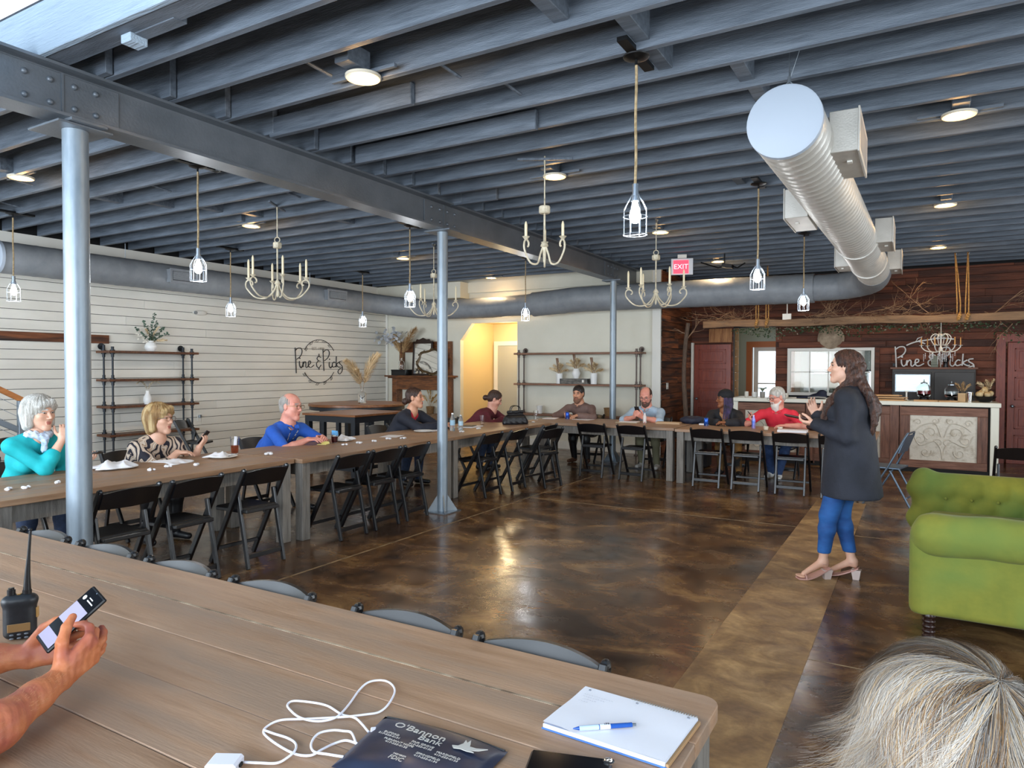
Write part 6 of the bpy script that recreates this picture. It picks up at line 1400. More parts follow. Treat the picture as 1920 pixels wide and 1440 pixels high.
person('bearded older man with glasses in a bright red polo shirt', (-1.70, 11.0), PI - .05, (-1.75, 10.62, 1.19), PI - .75, -.30, SK5, H_white, 'short',
       (((-2.02, 10.36, .83), (-.45, -.35, .7), (.7, .2, .6), hold), ((-1.56, 10.28, .81), (-.95, -.15, 0), (0, 0, -1), fingers_table)), cloth('red_polo', 'd8283c', 'e2364a', bump=.3), male=True, sleeve='short', hs=1.05, belly=.05, fat=.03, beard=(mat('white_beard', 'ddd8d2', .8), 1.25), glasses=mat('dark_spectacles', '2a2024', .3), sh_w=.20, collar=MATS['red_polo'], elb=((-1, .2, -.5), (1, .3, -.3)), bottom=cloth('blue_jeans', '1e3358', '2c4570', scale=20), shoes=mat('white_sneaker', 'dcdcd8', .6), legs=((.10, .44, .10, .30), (-.10, .44, -.02, .46)))
in_hand('phone held by the man in the red polo', (-2.02, 10.36, .83), (-.45, -.35, .7), (.7, .2, .6))

# standing presenter (faces left)
M_coat = cloth('black_long_cardigan', '1d2029', '272a35', bump=.2, bscale=120); M_jean = mat('bright_blue_jeans', '16407c', .75, col2='2b6ab0', scale=2.2, stretch=(1, 1, 2), bump=.2, bscale=90, bdist=.003)
def exP(t, Hl, R, NB, up, fw, L, D, arms, s, chest, RT, hip):
    # long wavy hair over back and shoulder
    ops = []; r9 = random.Random(11)
    for k in range(11):
        u = (k - 5) / 5.; a = u * 1.75; x, y = .078 * math.sin(a), -.045 - .070 * math.cos(a)
        p0 = R @ (v3(x, y, .02)) + Hl; p1 = R @ v3(x * 1.12, y * 1.1, -.10) + Hl; bx = x * 1.45; fr = u < -.5; 
        p2 = NB + (v3(-.105 + .03 * (u + 1), .125, -.085) if fr else v3(bx * 1.1, min(y, .0) - .055, -.12)); p3 = NB + (v3(-.105 + .05 * (u + 1), .195, -.31) if fr else v3(bx, -.14, -.30 - .04 * math.cos(k * 2))); 
        pts = cat_pts([p0, p1, p2, p3], 4); 
        for i in range(len(pts) - 1):
            w = .014 * math.sin(i * 1.4 + k); w2 = .014 * math.sin((i + 1) * 1.4 + k); rr_ = .030 * (1 - .5 * max(0, i - 7) / 5.)
            ops.append((1, cap_(np.array(pts[i]) + v3(w, w * .6, 0), np.array(pts[i + 1]) + v3(w2, w2 * .6, 0), rr_, rr_ * .93), .012))
    V, Q = sdf_mesh(ops, .007); V = wob(V, .0035, 60, 8); link('long_hair', np_mesh('long_hair', V, Q, mat('hair_brunette', '241715', .35, col2='5c3a2c', scale=5, stretch=(9, 9, 1.6), bump=.7, bscale=26)), t)
    # near lapel / sleeve cuff bracelet
    for (S, E, W), nm in ((arms[1], 'near'),):
        d = nrm(W - E); G = MB()
        for k in range(3): G.tube([W - d * (.018 + .012 * k) + np.cross(d, nrm(np.cross(d, v3(0, 0, 1)) * math.cos(a) + v3(0, 0, 1) * math.sin(a))) * .033 for a in [2 * PI * j / 16 for j in range(16)]], .003, 6, closed=True)
        G.build('bracelet', mat('gold', 'd9b054', .25, metal=1.), t, True)
    M_nude = mat('nude_leather', 'c99a8e', .45); M_heel = mat('heel_pale', 'cdbab2', .5)
    for (AN, TO) in FT:
        AN, TO = v3(*AN), v3(*TO); d = nrm(v3(TO[0] - AN[0], TO[1] - AN[1], 0)); sd = v3(d[1], -d[0], 0); heel = AN - d * .045; heel[2] = .0
        q = MB(); n = 9; vs = []
        for i in range(n):
            u = i / (n - 1.); p = heel + d * (-.005 + .245 * u); z = .078 * (1 - min(1, u / .72)) ** 1.3 + .006 if u < .72 else .006; w = .030 + .014 * math.sin(min(1, u * 1.1) * PI * .62) - (.012 * max(0, u - .85) / .15)
            for sg in (-1, 1):
                for zz in (z, z + .010): vs.append(p + sd * w * sg + v3(0, 0, zz))
        fs = []
        for i in range(n - 1): a = i * 4; fs += [(a + 1, a + 3, a + 7, a + 5), (a, a + 4, a + 6, a + 2), (a, a + 1, a + 5, a + 4), (a + 2, a + 6, a + 7, a + 3)]
        fs += [(0, 2, 3, 1), (n * 4 - 4, n * 4 - 3, n * 4 - 1, n * 4 - 2)]; q.add(vs, fs); sh = q.build('sandal', M_nude, t, 50)
        h0 = heel + d * .012; MB().add([h0 + d * a * w + sd * b * w2 + v3(0, 0, z) for z, w, w2 in ((0, .022, .019), (.075, .034, .030)) for (a, b) in ((-1, -1), (1, -1), (1, 1), (-1, 1))], [(3, 2, 1, 0), (4, 5, 6, 7), (0, 1, 5, 4), (1, 2, 6, 5), (2, 3, 7, 6), (3, 0, 4, 7)]).build('block_heel', M_heel, sh)
        b2 = MB(); 
        b2.tube([heel + d * .185 + sd * .043 * math.cos(a) + v3(0, 0, .012 + .030 * math.sin(a)) for a in [PI * k / 10 for k in range(11)]], .006, 6)
        c_ = AN + v3(0, 0, -.0); b2.tube([c_ + d * .036 * math.cos(a) + sd * .032 * math.sin(a) + v3(0, 0, -.01) for a in [2 * PI * k / 18 for k in range(18)]], .0045, 6, closed=True); b2.build('strap', M_nude, sh, True)
PX, PY = -.43, 5.80
# local frame: +y = world -x, +x = world +y
FT = (((.06, -.02, .135), (.075, .14, .045)), ((-.07, .17, .135), (-.16, .31, .045)))
stP = dict(hip=(0, 0, .93), twist=-.15, legs=(((.085, .0, .90), (.07, .06, .50), (.06, -.02, .135), (.075, .14, .035)), ((-.085, .02, .90), (-.085, .13, .50), (-.07, .17, .135), (-.16, .31, .035))))
def P2W(p): return (PX - p[1], PY + p[0], p[2])
skirt = []
for k in range(14):
    a = 2 * PI * k / 14; cx_, cy_ = math.sin(a), math.cos(a)
    skirt.append((1, cap_((.085 * cx_, .060 * cy_ - .0, 1.12), (.13 * cx_, (.115 if cy_ < 0 else .105) * cy_ - .015, .60), .075, .082 + .007 * math.sin(k * 2.5)), .05))
footops = []
for (AN, TO) in FT:
    AN, TO = v3(*AN), v3(*TO); KN_ = v3(*stP['legs'][len(footops) > 5][1]); footops += [(1, cap_(AN + (KN_ - AN) * .3, AN, .036, .031), .02), (1, cap_(AN + v3(0, -.0, -.01) - nrm(TO - AN) * .022, AN - nrm(TO - AN) * .022 + v3(0, 0, -.035), .026, .024), .02), (1, cap_(AN, TO + nrm(v3(TO[0] - AN[0], TO[1] - AN[1], 0)) * -.02 + v3(0, 0, .0), .030, .018), .02)]
    d = nrm(v3(TO[0] - AN[0], TO[1] - AN[1], 0)); sd = v3(d[1], -d[0], 0)
    for k in range(5): p = TO + sd * (.030 - .0145 * k) - v3(0, 0, .016) - d * .01; footops.append((1, cap_(p, p + d * (.036 - .004 * abs(k - 1)), .010, .0085), .006))
def exP2(*a):
    exP(*a)
    t = a[0]; body = [c for c in t.children if c.name.startswith('body')][0]
    V, Q = sdf_mesh(footops, .006); me = np_mesh('feet', V, Q, SK1)
    b2 = bmesh_join(body.data, me)
import bmesh
def bmesh_join(me, me2):
    b = bmesh.new(); b.from_mesh(me); b.from_mesh(me2); b.to_mesh(me); b.free(); return me
person('standing woman presenter in a long black cardigan, jeans and nude heels', (PX, PY), PI / 2, (-.475, 5.80, 1.612), PI / 2 + .10, .06, SK1, mat('hair_brunette', '241715', .35, col2='5c3a2c', scale=5, stretch=(9, 9, 1.6), bump=.7, bscale=26), 'long',
       (((-.69, 5.97, 1.235), (-.35, -.15, .95), (.2, -.9, .3), dict(curl=(.3, .35, .2), thumb=((.5, .8, .2), (.8, .5, .2), (.9, .3, .2)))), ((-.66, 5.70, 1.185), (-.95, .12, .06), (.1, .35, .9), dict(curl=(.55, .6, .4), thumb=((.6, .6, .5), (.8, .2, .5), (.9, 0, .4))))),
       dict(inner=cloth('black_top', '15161b'), outer=M_coat, skirt=skirt, clip=lambda X, Y, Z: .655 + .012 * np.sin(9 * X) - Z + 0 * Y, name='long_cardigan'),
       stand=stP, s=1.0, hs=1.0, bust=.03, fat=.014, sleeve='long', bottom=M_jean, extra=exP2, sh_w=.168, lips='b5705f', fine=.0045, elb=((1, .4, -1), (.9, -.35, -.9)), brow=H_brown)
t = thing('phone', 'brown phone in a leather case lying in the presenter\'s near hand', 'phone', (-.80, 5.735, 1.222)); t.rotation_euler = (.15, .22, 1.45)
MB().box(-.04, .04, -.085, .085, 0, .010, 0, .003).build('case', mat('brown_leather', '4a2f28', .5), t); MB().box(-.036, .036, -.08, .08, .010, .0115).build('screen', MATS['dark_screen'], t)
# ---------------------------------------------------------------- foreground: arms with phone, seated grey-haired person
TZ = .785
def arms_person():
    lab = 'person at the left edge resting bare forearms on the foreground table, holding a phone'
    t = thing('person', lab, 'person', (-2.12, .14, 0))
    T0 = v3(-2.12, .14, 0)
    WR = v3(-1.735, .862, .865) - T0; WL = v3(-1.955, .895, .862) - T0
    ER = v3(-1.62, .625, .835) - T0; EL = v3(-2.19, .75, .835) - T0
    NB = v3(0, .24, 1.08); SR = NB + v3(.2, 0, -.07); SL = NB + v3(-.2, 0, -.07); hip = v3(0, 0, .53)
    # forearms with flesh and muscle, wrists, hands
    def fore(E, W, w0=.047):
        m = E + (W - E) * .32; m2 = E + (W - E) * .72
        return [(1, cap_(E, m, .043, w0), .0), (1, cap_(m, m2, w0, .034), .02), (1, cap_(m2, W, .034, .0285), .02)]
    dR = nrm((-.10, .80, .42)); nR = nrm((-.85, .10, .25))
    dL = nrm((.66, .58, .24)); nL = nrm((.70, -.45, .35))
    cR = [(.75, .75, .45), (.70, .75, .45), (.30, .45, .35), (.25, .4, .3)]
    ops = fore(ER, WR) + hand_ops(WR, dR, nR, 1, fc=cR, thumb=((.55, .80, .20), (.85, .42, .40), (.95, .12, .35)), s=1.1)
    ops += fore(EL, WL, .045) + hand_ops(WL, dL, nL, -1, curl=(.22, .4, .3), thumb=((.75, .55, .3), (.9, .2, .25), (.95, .05, .15)), s=1.1)
    # knuckles and tendons
    V1, Q1 = sdf_mesh(ops, .0032); V1 = wob(V1, .0006, 130, 4)
    tor = [(1, ell_(hip, (.18, .14, .12)), 0), (1, ell_((0, .09, .78), (.17, .13, .18)), .07), (1, ell_((0, .18, .95), (.18, .12, .16)), .07), (1, cap_(NB - v3(0, 0, .05), SR, .065, .06), .05), (1, cap_(NB - v3(0, 0, .05), SL, .065, .06), .05)]
    V2, Q2 = sdf_mesh(tor + [(1, cap_(SR, ER, .048, .042), .02), (1, cap_(SL, EL, .048, .042), .02)] + [(1, cap_((sg * .09, 0, .52), (sg * .13, .44, .53), .085, .06), .03) for sg in (-1, 1)] + [(1, cap_((sg * .13, .44, .53), (sg * .13, .40, .09), .055, .04), .03) for sg in (-1, 1)], .014, inf=-.004)
    H = v3(0, .30, 1.245); R = rotm(-.3, -.2); V3, Q3 = sdf_mesh([tr(o, R, H, 1.) for o in head_ops(True)] + [(1, cap_(H + v3(0, -.03, -.05), NB, .06, .065), .03)], .007)
    V, Q, M_ = sdf_parts([(V1, Q1, 0), (V2, Q2, 1), (V3, Q3, 1)])
    sk = mat('tanned_skin', 'b5653e', .5, col2='cf8257', scale=22, lo=.3, hi=.7, bump=.5, bscale=90, bdist=.0015, col3='a85a4a', s3=9, spec=.4)
    b = link('body', np_mesh('body', V, Q, [sk, SK5], M_), t)
    # nails
    V, Q = sdf_mesh(tor + [(1, cap_(SR, SR + (ER - SR) * .7, .052, .05), .035), (1, cap_(SL, SL + (EL - SL) * .7, .052, .05), .035)], .012, inf=.012); V = wob(V, .004, 16, 2); link('shirt', np_mesh('shirt', V, Q, cloth('grey_tee', '5a6068')), t)
    V, Q = sdf_mesh([(1, cap_((sg * .09, 0, .52), (sg * .13, .44, .53), .085, .06), .03) for sg in (-1, 1)] + [(1, cap_((sg * .13, .44, .53), (sg * .13, .40, .09), .055, .04), .03) for sg in (-1, 1)] + [(1, ell_(hip, (.18, .14, .12)), .04)], .014, inf=.01); link('trousers', np_mesh('trousers', V, Q, MATS['denim_dark']), t)
    V, Q = sdf_mesh([tr(o, R, H, 1.) for o in HAIR['short']()], .008); link('hair', np_mesh('hair', V, Q, H_grey), t)
    for sg in (-1, 1): V, Q = sdf_mesh([(1, cap_((sg * .13, .36, .05), (sg * .14, .52, .04), .04, .035), 0)], .012); link('shoe', np_mesh('shoe', V, Q, MATS['shoe_black']), t)
    # arm hair
    r = random.Random(9); q = MB()
    for (E, W) in ((ER, WR), (EL, WL)):
        d = nrm(W - E); u_, v_, _ = frame(d)
        for k in range(420):
            s = r.uniform(.15, .95); a = r.uniform(-1.6, 1.6); rad = (.048 if s < .4 else .048 - (s - .4) * .032); o = np.array(v3(0, 0, 1)) * math.cos(a) + np.array(nrm(np.cross(d, v3(0, 0, 1)))) * math.sin(a); p = E + (W - E) * s + o * rad * .97; e = p + d * .007 + o * .002 + np.array([r.uniform(-.003, .003) for _ in range(3)]); sd = np.cross(d, o) * .00022
            q.add([p - sd, p + sd, e], [(0, 1, 2)])
    q.build('arm_hair', mat('sandy_hair', 'c49a6c', .6), t)
    # phone in the two hands
    P = phone_obj('dark cased phone with a lit page held in the bare hands at left', (0, 0, 0), (0, 0, 0), .078, .165, None)
    up_ = Vector((.28, .72, .64)).normalized(); nn = Vector((.10, -.70, .70)); nn = (nn - up_ * nn.dot(up_)).normalized(); xx = up_.cross(nn)
    P.matrix_world = Matrix(((xx.x, up_.x, nn.x, -1.838), (xx.y, up_.y, nn.y, .948), (xx.z, up_.z, nn.z, .960), (0, 0, 0, 1)))
    MB().box(-.034, .034, -.018, .034, .0112, .0116).box(-.034, .034, -.074, -.045, .0112, .0116).build('lit_page', mat('lit_page', '77758c', .4, emit='d8d4f4', estr=.35), P)
    MB().lathe([(0, .0112), (.006, .0112), (.006, .0118), (0, .0118)], (-.022, .052, 0), 14).box(-.006, .024, .050, .053, .0112, .0117).box(-.006, .012, .058, .0605, .0112, .0117).build('screen_icons', M_trim, P)
    return t
arms_person()
dup(proto, (-2.12, .12, 0), 0, 'black folding chair under the person with bare forearms', G4)

def grey_person():
    T0 = v3(.03, .98, 0); t = thing('person', 'person with tousled blond and grey hair seen from behind at the lower right corner', 'person', tuple(T0))
    H = v3(0.005, .03, 1.115); R = rotm(.25, -.12); NB = v3(0, -.03, .955); hip = v3(0, -.05, .53)
    ho = [tr(o, R, H, 1.) for o in head_ops()] + [(1, cap_(H + v3(0, -.03, -.05), NB, .052, .06), .03)]
    tor = [(1, ell_(hip, (.17, .14, .12)), 0), (1, ell_((0, -.04, .72), (.15, .11, .16)), .07), (1, ell_((0, -.03, .86), (.16, .11, .15)), .07)] + [(1, cap_(NB - v3(0, 0, .05), (sg * .17, -.03, .90), .062, .055), .05) for sg in (-1, 1)]
    arm_ = [(1, cap_((sg * .17, -.03, .90), (sg * .23, .02, .68), .048, .04), .03) for sg in (-1, 1)] + [(1, cap_((sg * .23, .02, .68), (sg * .08, .20, .64), .04, .028), .03) for sg in (-1, 1)]
    leg = [(1, cap_((sg * .09, -.04, .52), (sg * .11, .40, .53), .085, .06), .03) for sg in (-1, 1)] + [(1, cap_((sg * .11, .40, .53), (sg * .12, .38, .09), .055, .04), .03) for sg in (-1, 1)]
    V1, Q1 = sdf_mesh(ho, .006); V2, Q2 = sdf_mesh(tor + arm_ + leg, .014, inf=-.004)
    V4, Q4 = sdf_mesh(hand_ops((.08, .20, .64), (-.6, .5, -.2), (0, 0, -1), 1) + hand_ops((-.08, .20, .64), (.6, .5, -.2), (0, 0, -1), -1), .005)
    V, Q, M_ = sdf_parts([(V1, Q1, 0), (V2, Q2, 0), (V4, Q4, 0)]); link('body', np_mesh('body', V, Q, [SK1], M_), t)
    V, Q = sdf_mesh(tor + arm_, .012, inf=.013); V = wob(V, .004, 16, 2); link('sweater', np_mesh('s', V, Q, cloth('cream_sweater', 'b8b0a0')), t)
    V, Q = sdf_mesh(leg + [(1, ell_(hip, (.17, .14, .12)), .04)], .014, inf=.01); link('trousers', np_mesh('t', V, Q, MATS['denim_dark']), t)
    for sg in (-1, 1): V, Q = sdf_mesh([(1, cap_((sg * .12, .34, .05), (sg * .13, .50, .04), .04, .035), 0)], .012); link('shoe', np_mesh('shoe', V, Q, MATS['shoe_black']), t)
    # under-layer of hair, then thousands of strands as fine ribbons
    hv = mat('under_hair', '6b6058', .7, col2='8f8478', scale=20, stretch=(8, 8, 1))
    V, Q = sdf_mesh([tr(o, R, H, 1.) for o in [(1, ell_((0, -.02, .038), (.093, .112, .094)), 0), (1, cap_((-.06, -.03, .0), (-.075, -.03, -.07), .045, .035), .03), (1, cap_((.06, -.03, .0), (.075, -.03, -.07), .045, .035), .03), (1, cap_((0, -.07, .0), (0, -.075, -.09), .06, .045), .03), (-1, ell_((0, .13, -.05), (.062, .07, .10)), .006)]], .007)
    h0 = link('hair', np_mesh('hair', V, Q, hv), t)
    cols = [('strand_white', 'bdb4a8'), ('strand_silver', '98918a'), ('strand_grey', '6f6862'), ('strand_blond', 'b89a72'), ('strand_tan', '8a6844'), ('strand_dark', '54453a')]
    ms = [mat(n, c, .6, spec=.25) for n, c in cols]
    r = random.Random(21); N = 15000; pole = nrm(v3(.035, -.055, .085)); u1 = nrm(np.cross(pole, v3(0, 1, 0))); u2 = np.cross(pole, u1); vs = []; fs = []; mi = []
    base = v3(.098, .117, .100)
    for k in range(N):
        th = r.uniform(0, 2 * PI); ph0 = abs(r.gauss(0, .9)) + .02
        if ph0 > 2.2: ph0 = r.uniform(0, 1.5)
        clump = round(th * 9) / 9.; tw = .55 * math.sin(clump * 3 + 1) + .5; L = r.uniform(.11, .20) * (1.0 if r.random() < .9 else 1.25)
        lay = r.uniform(.97, 1.075) + (.03 if r.random() < .05 else 0); pts = []; n = 9; side_flip = None; d = None; p = None
        wv = .0035 * math.sin(clump * 31); fl = r.uniform(0, 1)
        for i in range(n):
            u = i / (n - 1.); a = th + tw * u * .9 + .10 * math.sin(u * 5 + clump * 17); ph = ph0 + L * u / .105
            if p is None or ph < 1.75:
                q = pole * math.cos(ph) + (u1 * math.cos(a) + u2 * math.sin(a)) * math.sin(ph); pos = q * base * (lay + .03 * u + .02 * math.sin(clump * 23 + u * 4)); pos = pos + v3(0, -.02, .038)
            else:
                # hangs down, then flicks outward at the tips
                out = nrm(v3(p[0], p[1] + .02, 0)); pos = p + (v3(0, 0, -1) * (1 - .75 * u) + out * (.15 + .95 * max(0, u - .55)) + v3(math.sin(clump * 40), math.cos(clump * 29), 0) * .22) * (L / (n - 1)) * 1.05
            p = pos; pts.append(p + v3(r.gauss(0, .0007), r.gauss(0, .0007), r.gauss(0, .0007)))
        if pts[0][1] > .085 and pts[0][2] < .06: continue
        w = r.uniform(.00012, .00028); b0 = len(vs); P_ = np.array(pts)
        T = np.gradient(P_, axis=0); nr = P_ - v3(0, -.02, .02); S_ = np.cross(T, nr); S_ /= np.linalg.norm(S_, axis=1)[:, None] + 1e-9
        W = w * np.linspace(1, .25, n)[:, None]; P_ = P_ @ R.T + H; S_ = S_ @ R.T
        A, B = P_ - S_ * W, P_ + S_ * W
        for i in range(n): vs += [tuple(A[i]), tuple(B[i])]
        zc = pts[0][2]; x = math.sin(clump * 7.3) + .5 * math.sin(clump * 19) + r.gauss(0, .6) - 6 * min(0, pts[0][0]) * 1.2
        m = 0 if x > .9 else 3 if x > .45 else 1 if x > -.1 else 2 if x > -.7 else 4 if x > -1.3 else 5
        for i in range(n - 1): fs.append((b0 + 2 * i, b0 + 2 * i + 1, b0 + 2 * i + 3, b0 + 2 * i + 2)); mi.append(m)
    me = bpy.data.meshes.new('strands'); me.from_pydata(vs, [], fs)
    for m in ms: me.materials.append(m)
    me.polygons.foreach_set('material_index', mi); me.polygons.foreach_set('use_smooth', [True] * len(fs)); me.update()
    o = link('hair_strands', me, t); o['kind'] = 'stuff'
    return t
grey_person()
dup(proto, (.03, .92, 0), 0, 'black folding chair under the grey-haired person at the lower right', G4)
# ---------------------------------------------------------------- things on the foreground table
t = thing('walkie_talkie', 'black two-way radio with tall antenna standing on the foreground table', 'radio', (-2.315, 1.043, TZ), 1.0)
t.scale = (1.3, 1.15, 1.0)
V, Q = sdf_mesh([(1, cap_((x, 0, z), (x, 0, z2), .019), .01) for x in (-.014, 0, .014) for z, z2 in ((.02, .115),)] + [(1, cap_((-.018, 0, .115), (.018, 0, .115), .017), .01)], .0035, clip=lambda X, Y, Z: .0 - Z + 0 * X * Y)
link('radio_body', np_mesh('r', V, Q, mat('radio_black', '15171b', .4, col2='23262b', scale=30)), t)
MB().box(-.022, .022, -.0215, -.019, .028, .052, 0, .001).build('display', mat('amber_display', '8a6a44', .3), t)
q = MB()
for i in range(3):
    for j in range(2): q.ball((-.014 + i * .014, -.0205, .009 + j * .011), (.0045, .003, .003), 8, 5)
q.build('keypad', mat('grey_keys', '70747a', .4), t)
MB().box(.031, .036, -.008, .008, .06, .09, 0, .001).build('side_label', mat('tan_label', 'b58a50', .5), t)
MB().cyl((.014, 0, .125), (.014, 0, .145), .0095).tube([(.014, 0, .14), (.015, 0, .19), (.018, .0, .25), (.022, 0, .325)], [.0085, .0060, .0035, .0028], 10).ball((.022, 0, .326), .0042).build('antenna', M_black, t, 40)
MB().cyl((-.016, 0, .13), (-.016, 0, .150), .0085, n=12).cyl((-.016, 0, .150), (-.016, 0, .156), .006).build('volume_knob', M_black, t, 40); MB().cyl((-.001, -.004, .13), (-.001, -.004, .137), .005).build('gold_knob', mat('brass_knob', 'b08a4a', .3, metal=.8), t, 40)
# spiral notebook
t = thing('spiral_notebook', 'open white spiral notebook lying at the end of the foreground table', 'notebook', (-.57, 1.48, TZ), -.045)
M_paper = mat('white_paper', 'e8e8ee', .6); M_paper2 = mat('page_stack', 'dcdfe8', .6, col2='bcc4d8', scale=3, stretch=(1, 1, 400))
MB().box(-.148, .148, -.112, .105, 0, .003, 0, .001).build('cover', mat('blue_cover', '4a78c0', .4), t)
MB().box(-.145, .143, -.110, .103, .003, .013, 0, .001).build('page_block', M_paper2, t)
q = MB(); n = 12; vs = []
for i in range(n + 1):
    x = -.145 + .288 * i / n; 
    for j in range(9):
        y = -.110 + .213 * j / 8; vs.append((x, y, .0135 + .0015 * math.sin(j * .6 + i * .1) ** 2 + (.004 * ((8 - j) / 8.) ** 3 if i < 3 else 0)))
q.add(vs, [(i * 9 + j, (i + 1) * 9 + j, (i + 1) * 9 + j + 1, i * 9 + j + 1) for i in range(n) for j in range(8)]); q.build('top_page', M_paper, t, True)
q = MB()
for k in range(26): q.box(-.02 + k * .0063, -.02 + k * .0063 + .003, .100, .106, .0145, .0165)
q.build('torn_holes', mat('hole_shadow', '8f8a84', .8), t)
q = MB()
for x in (-.125, .0, .125): q.cyl((x, .088, .0140), (x, .088, .0165), .0032, n=12)
q.build('punched_hole', mat('hole_grey', '8a8e98', .7), t)
q = MB(); rr = random.Random(2)
for k, (y, a, b) in enumerate(((.062, -.128, -.05), (.05, -.125, -.07), (.038, -.122, -.085), (.026, -.125, -.10))):
    x = a
    while x < b: q.tube([(x, y + rr.uniform(-.001, .001), .0163), (x + .003, y + rr.uniform(.0, .003), .0163), (x + .005, y + rr.uniform(-.002, .001), .0163)], .0003, 3); x += .0065
q.build('pencil_notes', mat('pencil_grey', '8d8d96', .7), t)
MB().box(.143, .150, -.108, .10, .001, .009, 0, .001).build('kraft_edge', mat('kraft_card', 'a9855c', .7), t)
t = thing('ballpoint_pen', 'blue and white ballpoint pen lying on the notebook', 'pen', (-.586, 1.417, TZ + .0225)); t.rotation_euler = (0, 0, math.atan2(.094, .121))
MB().lathe([(0, -.073), (.0014, -.071), (.0045, -.058)], ax=(1, 0, 0), n=14).build('blue_tip', mat('pen_blue', '1f4f9e', .25), t, 50)
MB().cyl((-.058, 0, 0), (-.014, 0, 0), .0052, .0055, 16).build('white_grip', mat('pen_pale', 'b7cdea', .3), t, 40)
MB().cyl((-.014, 0, 0), (.062, 0, 0), .0055, .005, 16).box(.02, .06, .004, .0065, -.0015, .0015).build('blue_barrel', MATS['pen_blue'], t, 40)
MB().cyl((-.012, 0, 0), (.012, 0, 0), .0057, .0057, 16).build('print_band', mat('band_white', 'cfd8e4', .3), t, 40)
MB().cyl((.062, 0, 0), (.071, 0, 0), .0035, .003, 12).build('push_button', M_zinc, t, 40)
text('print', '170', mat('print_navy', '16213a', .4), t, Matrix.Translation((.004, 0, .0057)) , .009)
# blue bank pouch
t = thing('zip_pouch', 'navy vinyl bank pouch with white printing on the foreground table', 'pouch', (-.885, 1.15, TZ), .045)
ops = []
V = []; F_ = []; nx, ny = 30, 16
poly = lambda u, v: ((-.168 + .322 * u) + (.03 * (1 - v) if u < .5 else 0) * (1 - u * 2), (-.125 + .215 * v) + .014 * math.sin(u * 3))
for top_ in (0, 1):
    for i in range(nx + 1):
        for j in range(ny + 1):
            u, v = i / nx, j / ny; x, y = poly(u, v); e = (4 * u * (1 - u)) ** .45 * (4 * v * (1 - v)) ** .45; z = .004 + (.019 * e + .0012 * math.sin(u * 13 + v * 5) * e + .001 * math.sin(v * 17 - u * 6) * e if top_ else 0) - (.003 * e if not top_ else 0); V.append((x, y, z))
m_ = (nx + 1) * (ny + 1)
for i in range(nx):
    for j in range(ny): a = i * (ny + 1) + j; F_ += [(m_ + a, m_ + a + ny + 1, m_ + a + ny + 2, m_ + a + 1), (a, a + 1, a + ny + 2, a + ny + 1)]
q = MB().add(V, F_); q.build('pouch_body', mat('navy_vinyl', '1e2538', .32, col2='29324a', scale=8, bump=.25, bscale=22, bdist=.003), t, True)
M_pw = mat('silver_print', 'b9b7b0', .5)
def pt(s_, x, y, sz, sx=1.25): return text('printed_text', s_, M_pw, t, Matrix.Translation((x, y, .0252 if abs(y) < .05 else .0240)) @ Matrix.Rotation(-.02, 4, 'Z'), sz, .0003, sx=sx)
pt("O'Bannon", -.035, .040, .027); pt('Bank', .005, .020, .024)
for s_, x, y in (('BUFORD', -.085, .006), ('217-555-0131', -.085, -.003), ('FAIR GROVE', .0, .000), ('417-555-0130', .0, -.009), ('PLEASANT HOPE', -.05, -.016), ('417-555-0132', -.05, -.025), ('MARSHFIELD', .07, -.010), ('417-555-0133', .07, -.019), ('SPRINGFIELD', .035, -.032), ('417-555-0134', .035, -.041)): pt(s_, x, y, .0085, 1.2)
pt('FDIC', -.02, -.066, .018, .9); pt('MEMBER', -.02, -.053, .007)
eagle = [(0, 0), (.012, .004), (.018, .016), (.016, .030), (.024, .022), (.026, .034), (.033, .020), (.036, .012), (.052, .012), (.075, .020), (.060, .006), (.045, .0), (.055, -.004), (.038, -.006), (.022, -.004), (.008, -.008)]
MB().prism([(x + .055, y + .028) for x, y in eagle[::-1]], .0236, .0250).build('eagle_emblem', M_pw, t)
MB().tube(cat_pts([(*poly(u, .985), .006) for u in np.linspace(.02, .98, 12)], 2), .0022, 5).build('zip', M_black, t, True)
# phone lying at the frame edge
t = thing('phone', 'black phone lying face up between pouch and notebook', 'phone', (-.60, 1.262, TZ), .30)
MB().box(-.085, .085, -.04, .04, 0, .010, 0, .004).build('case', M_black, t); MB().box(-.080, .080, -.036, .036, .010, .0112).build('screen', MATS['dark_screen'], t)
MB().lathe([(.0, .010), (.012, .010), (.012, .013), (.008, .014), (0, .013)], (.078, .028, 0), 16).build('metal_ring', M_chrome, t, 40)
# white cable and charger
M_cab = mat('white_cable', 'e6e6f0', .35)
A_ = [(-1.043,1.159),(-1.105,1.186),(-1.150,1.188),(-1.209,1.201),(-1.249,1.190),(-1.297,1.176),(-1.298,1.157),(-1.265,1.137),(-1.221,1.125),(-1.182,1.136),(-1.154,1.157),(-1.151,1.183),(-1.174,1.239),(-1.200,1.299),(-1.206,1.340),(-1.190,1.370),(-1.161,1.372),(-1.117,1.338),(-1.088,1.281),(-1.085,1.243),(-1.101,1.213),(-1.125,1.186),(-1.168,1.161),(-1.209,1.128),(-1.247,1.094),(-1.258,1.067),(-1.247,1.043),(-1.208,1.025),(-1.155,1.016),(-1.113,1.017),(-1.081,1.026),(-1.077,1.052),(-1.076,1.088),(-1.060,1.108),(-1.022,1.106)]
B_ = [(-1.032,1.107),(-1.067,1.130),(-1.091,1.131),(-1.114,1.121),(-1.126,1.091),(-1.114,1.058),(-1.087,1.039),(-1.049,1.042),(-1.015,1.052)]
C_ = [(-1.249,1.045),(-1.214,1.043),(-1.178,1.050),(-1.146,1.043),(-1.121,1.019),(-1.117,0.995),(-1.123,0.972),(-1.150,0.950),(-1.178,.937)]
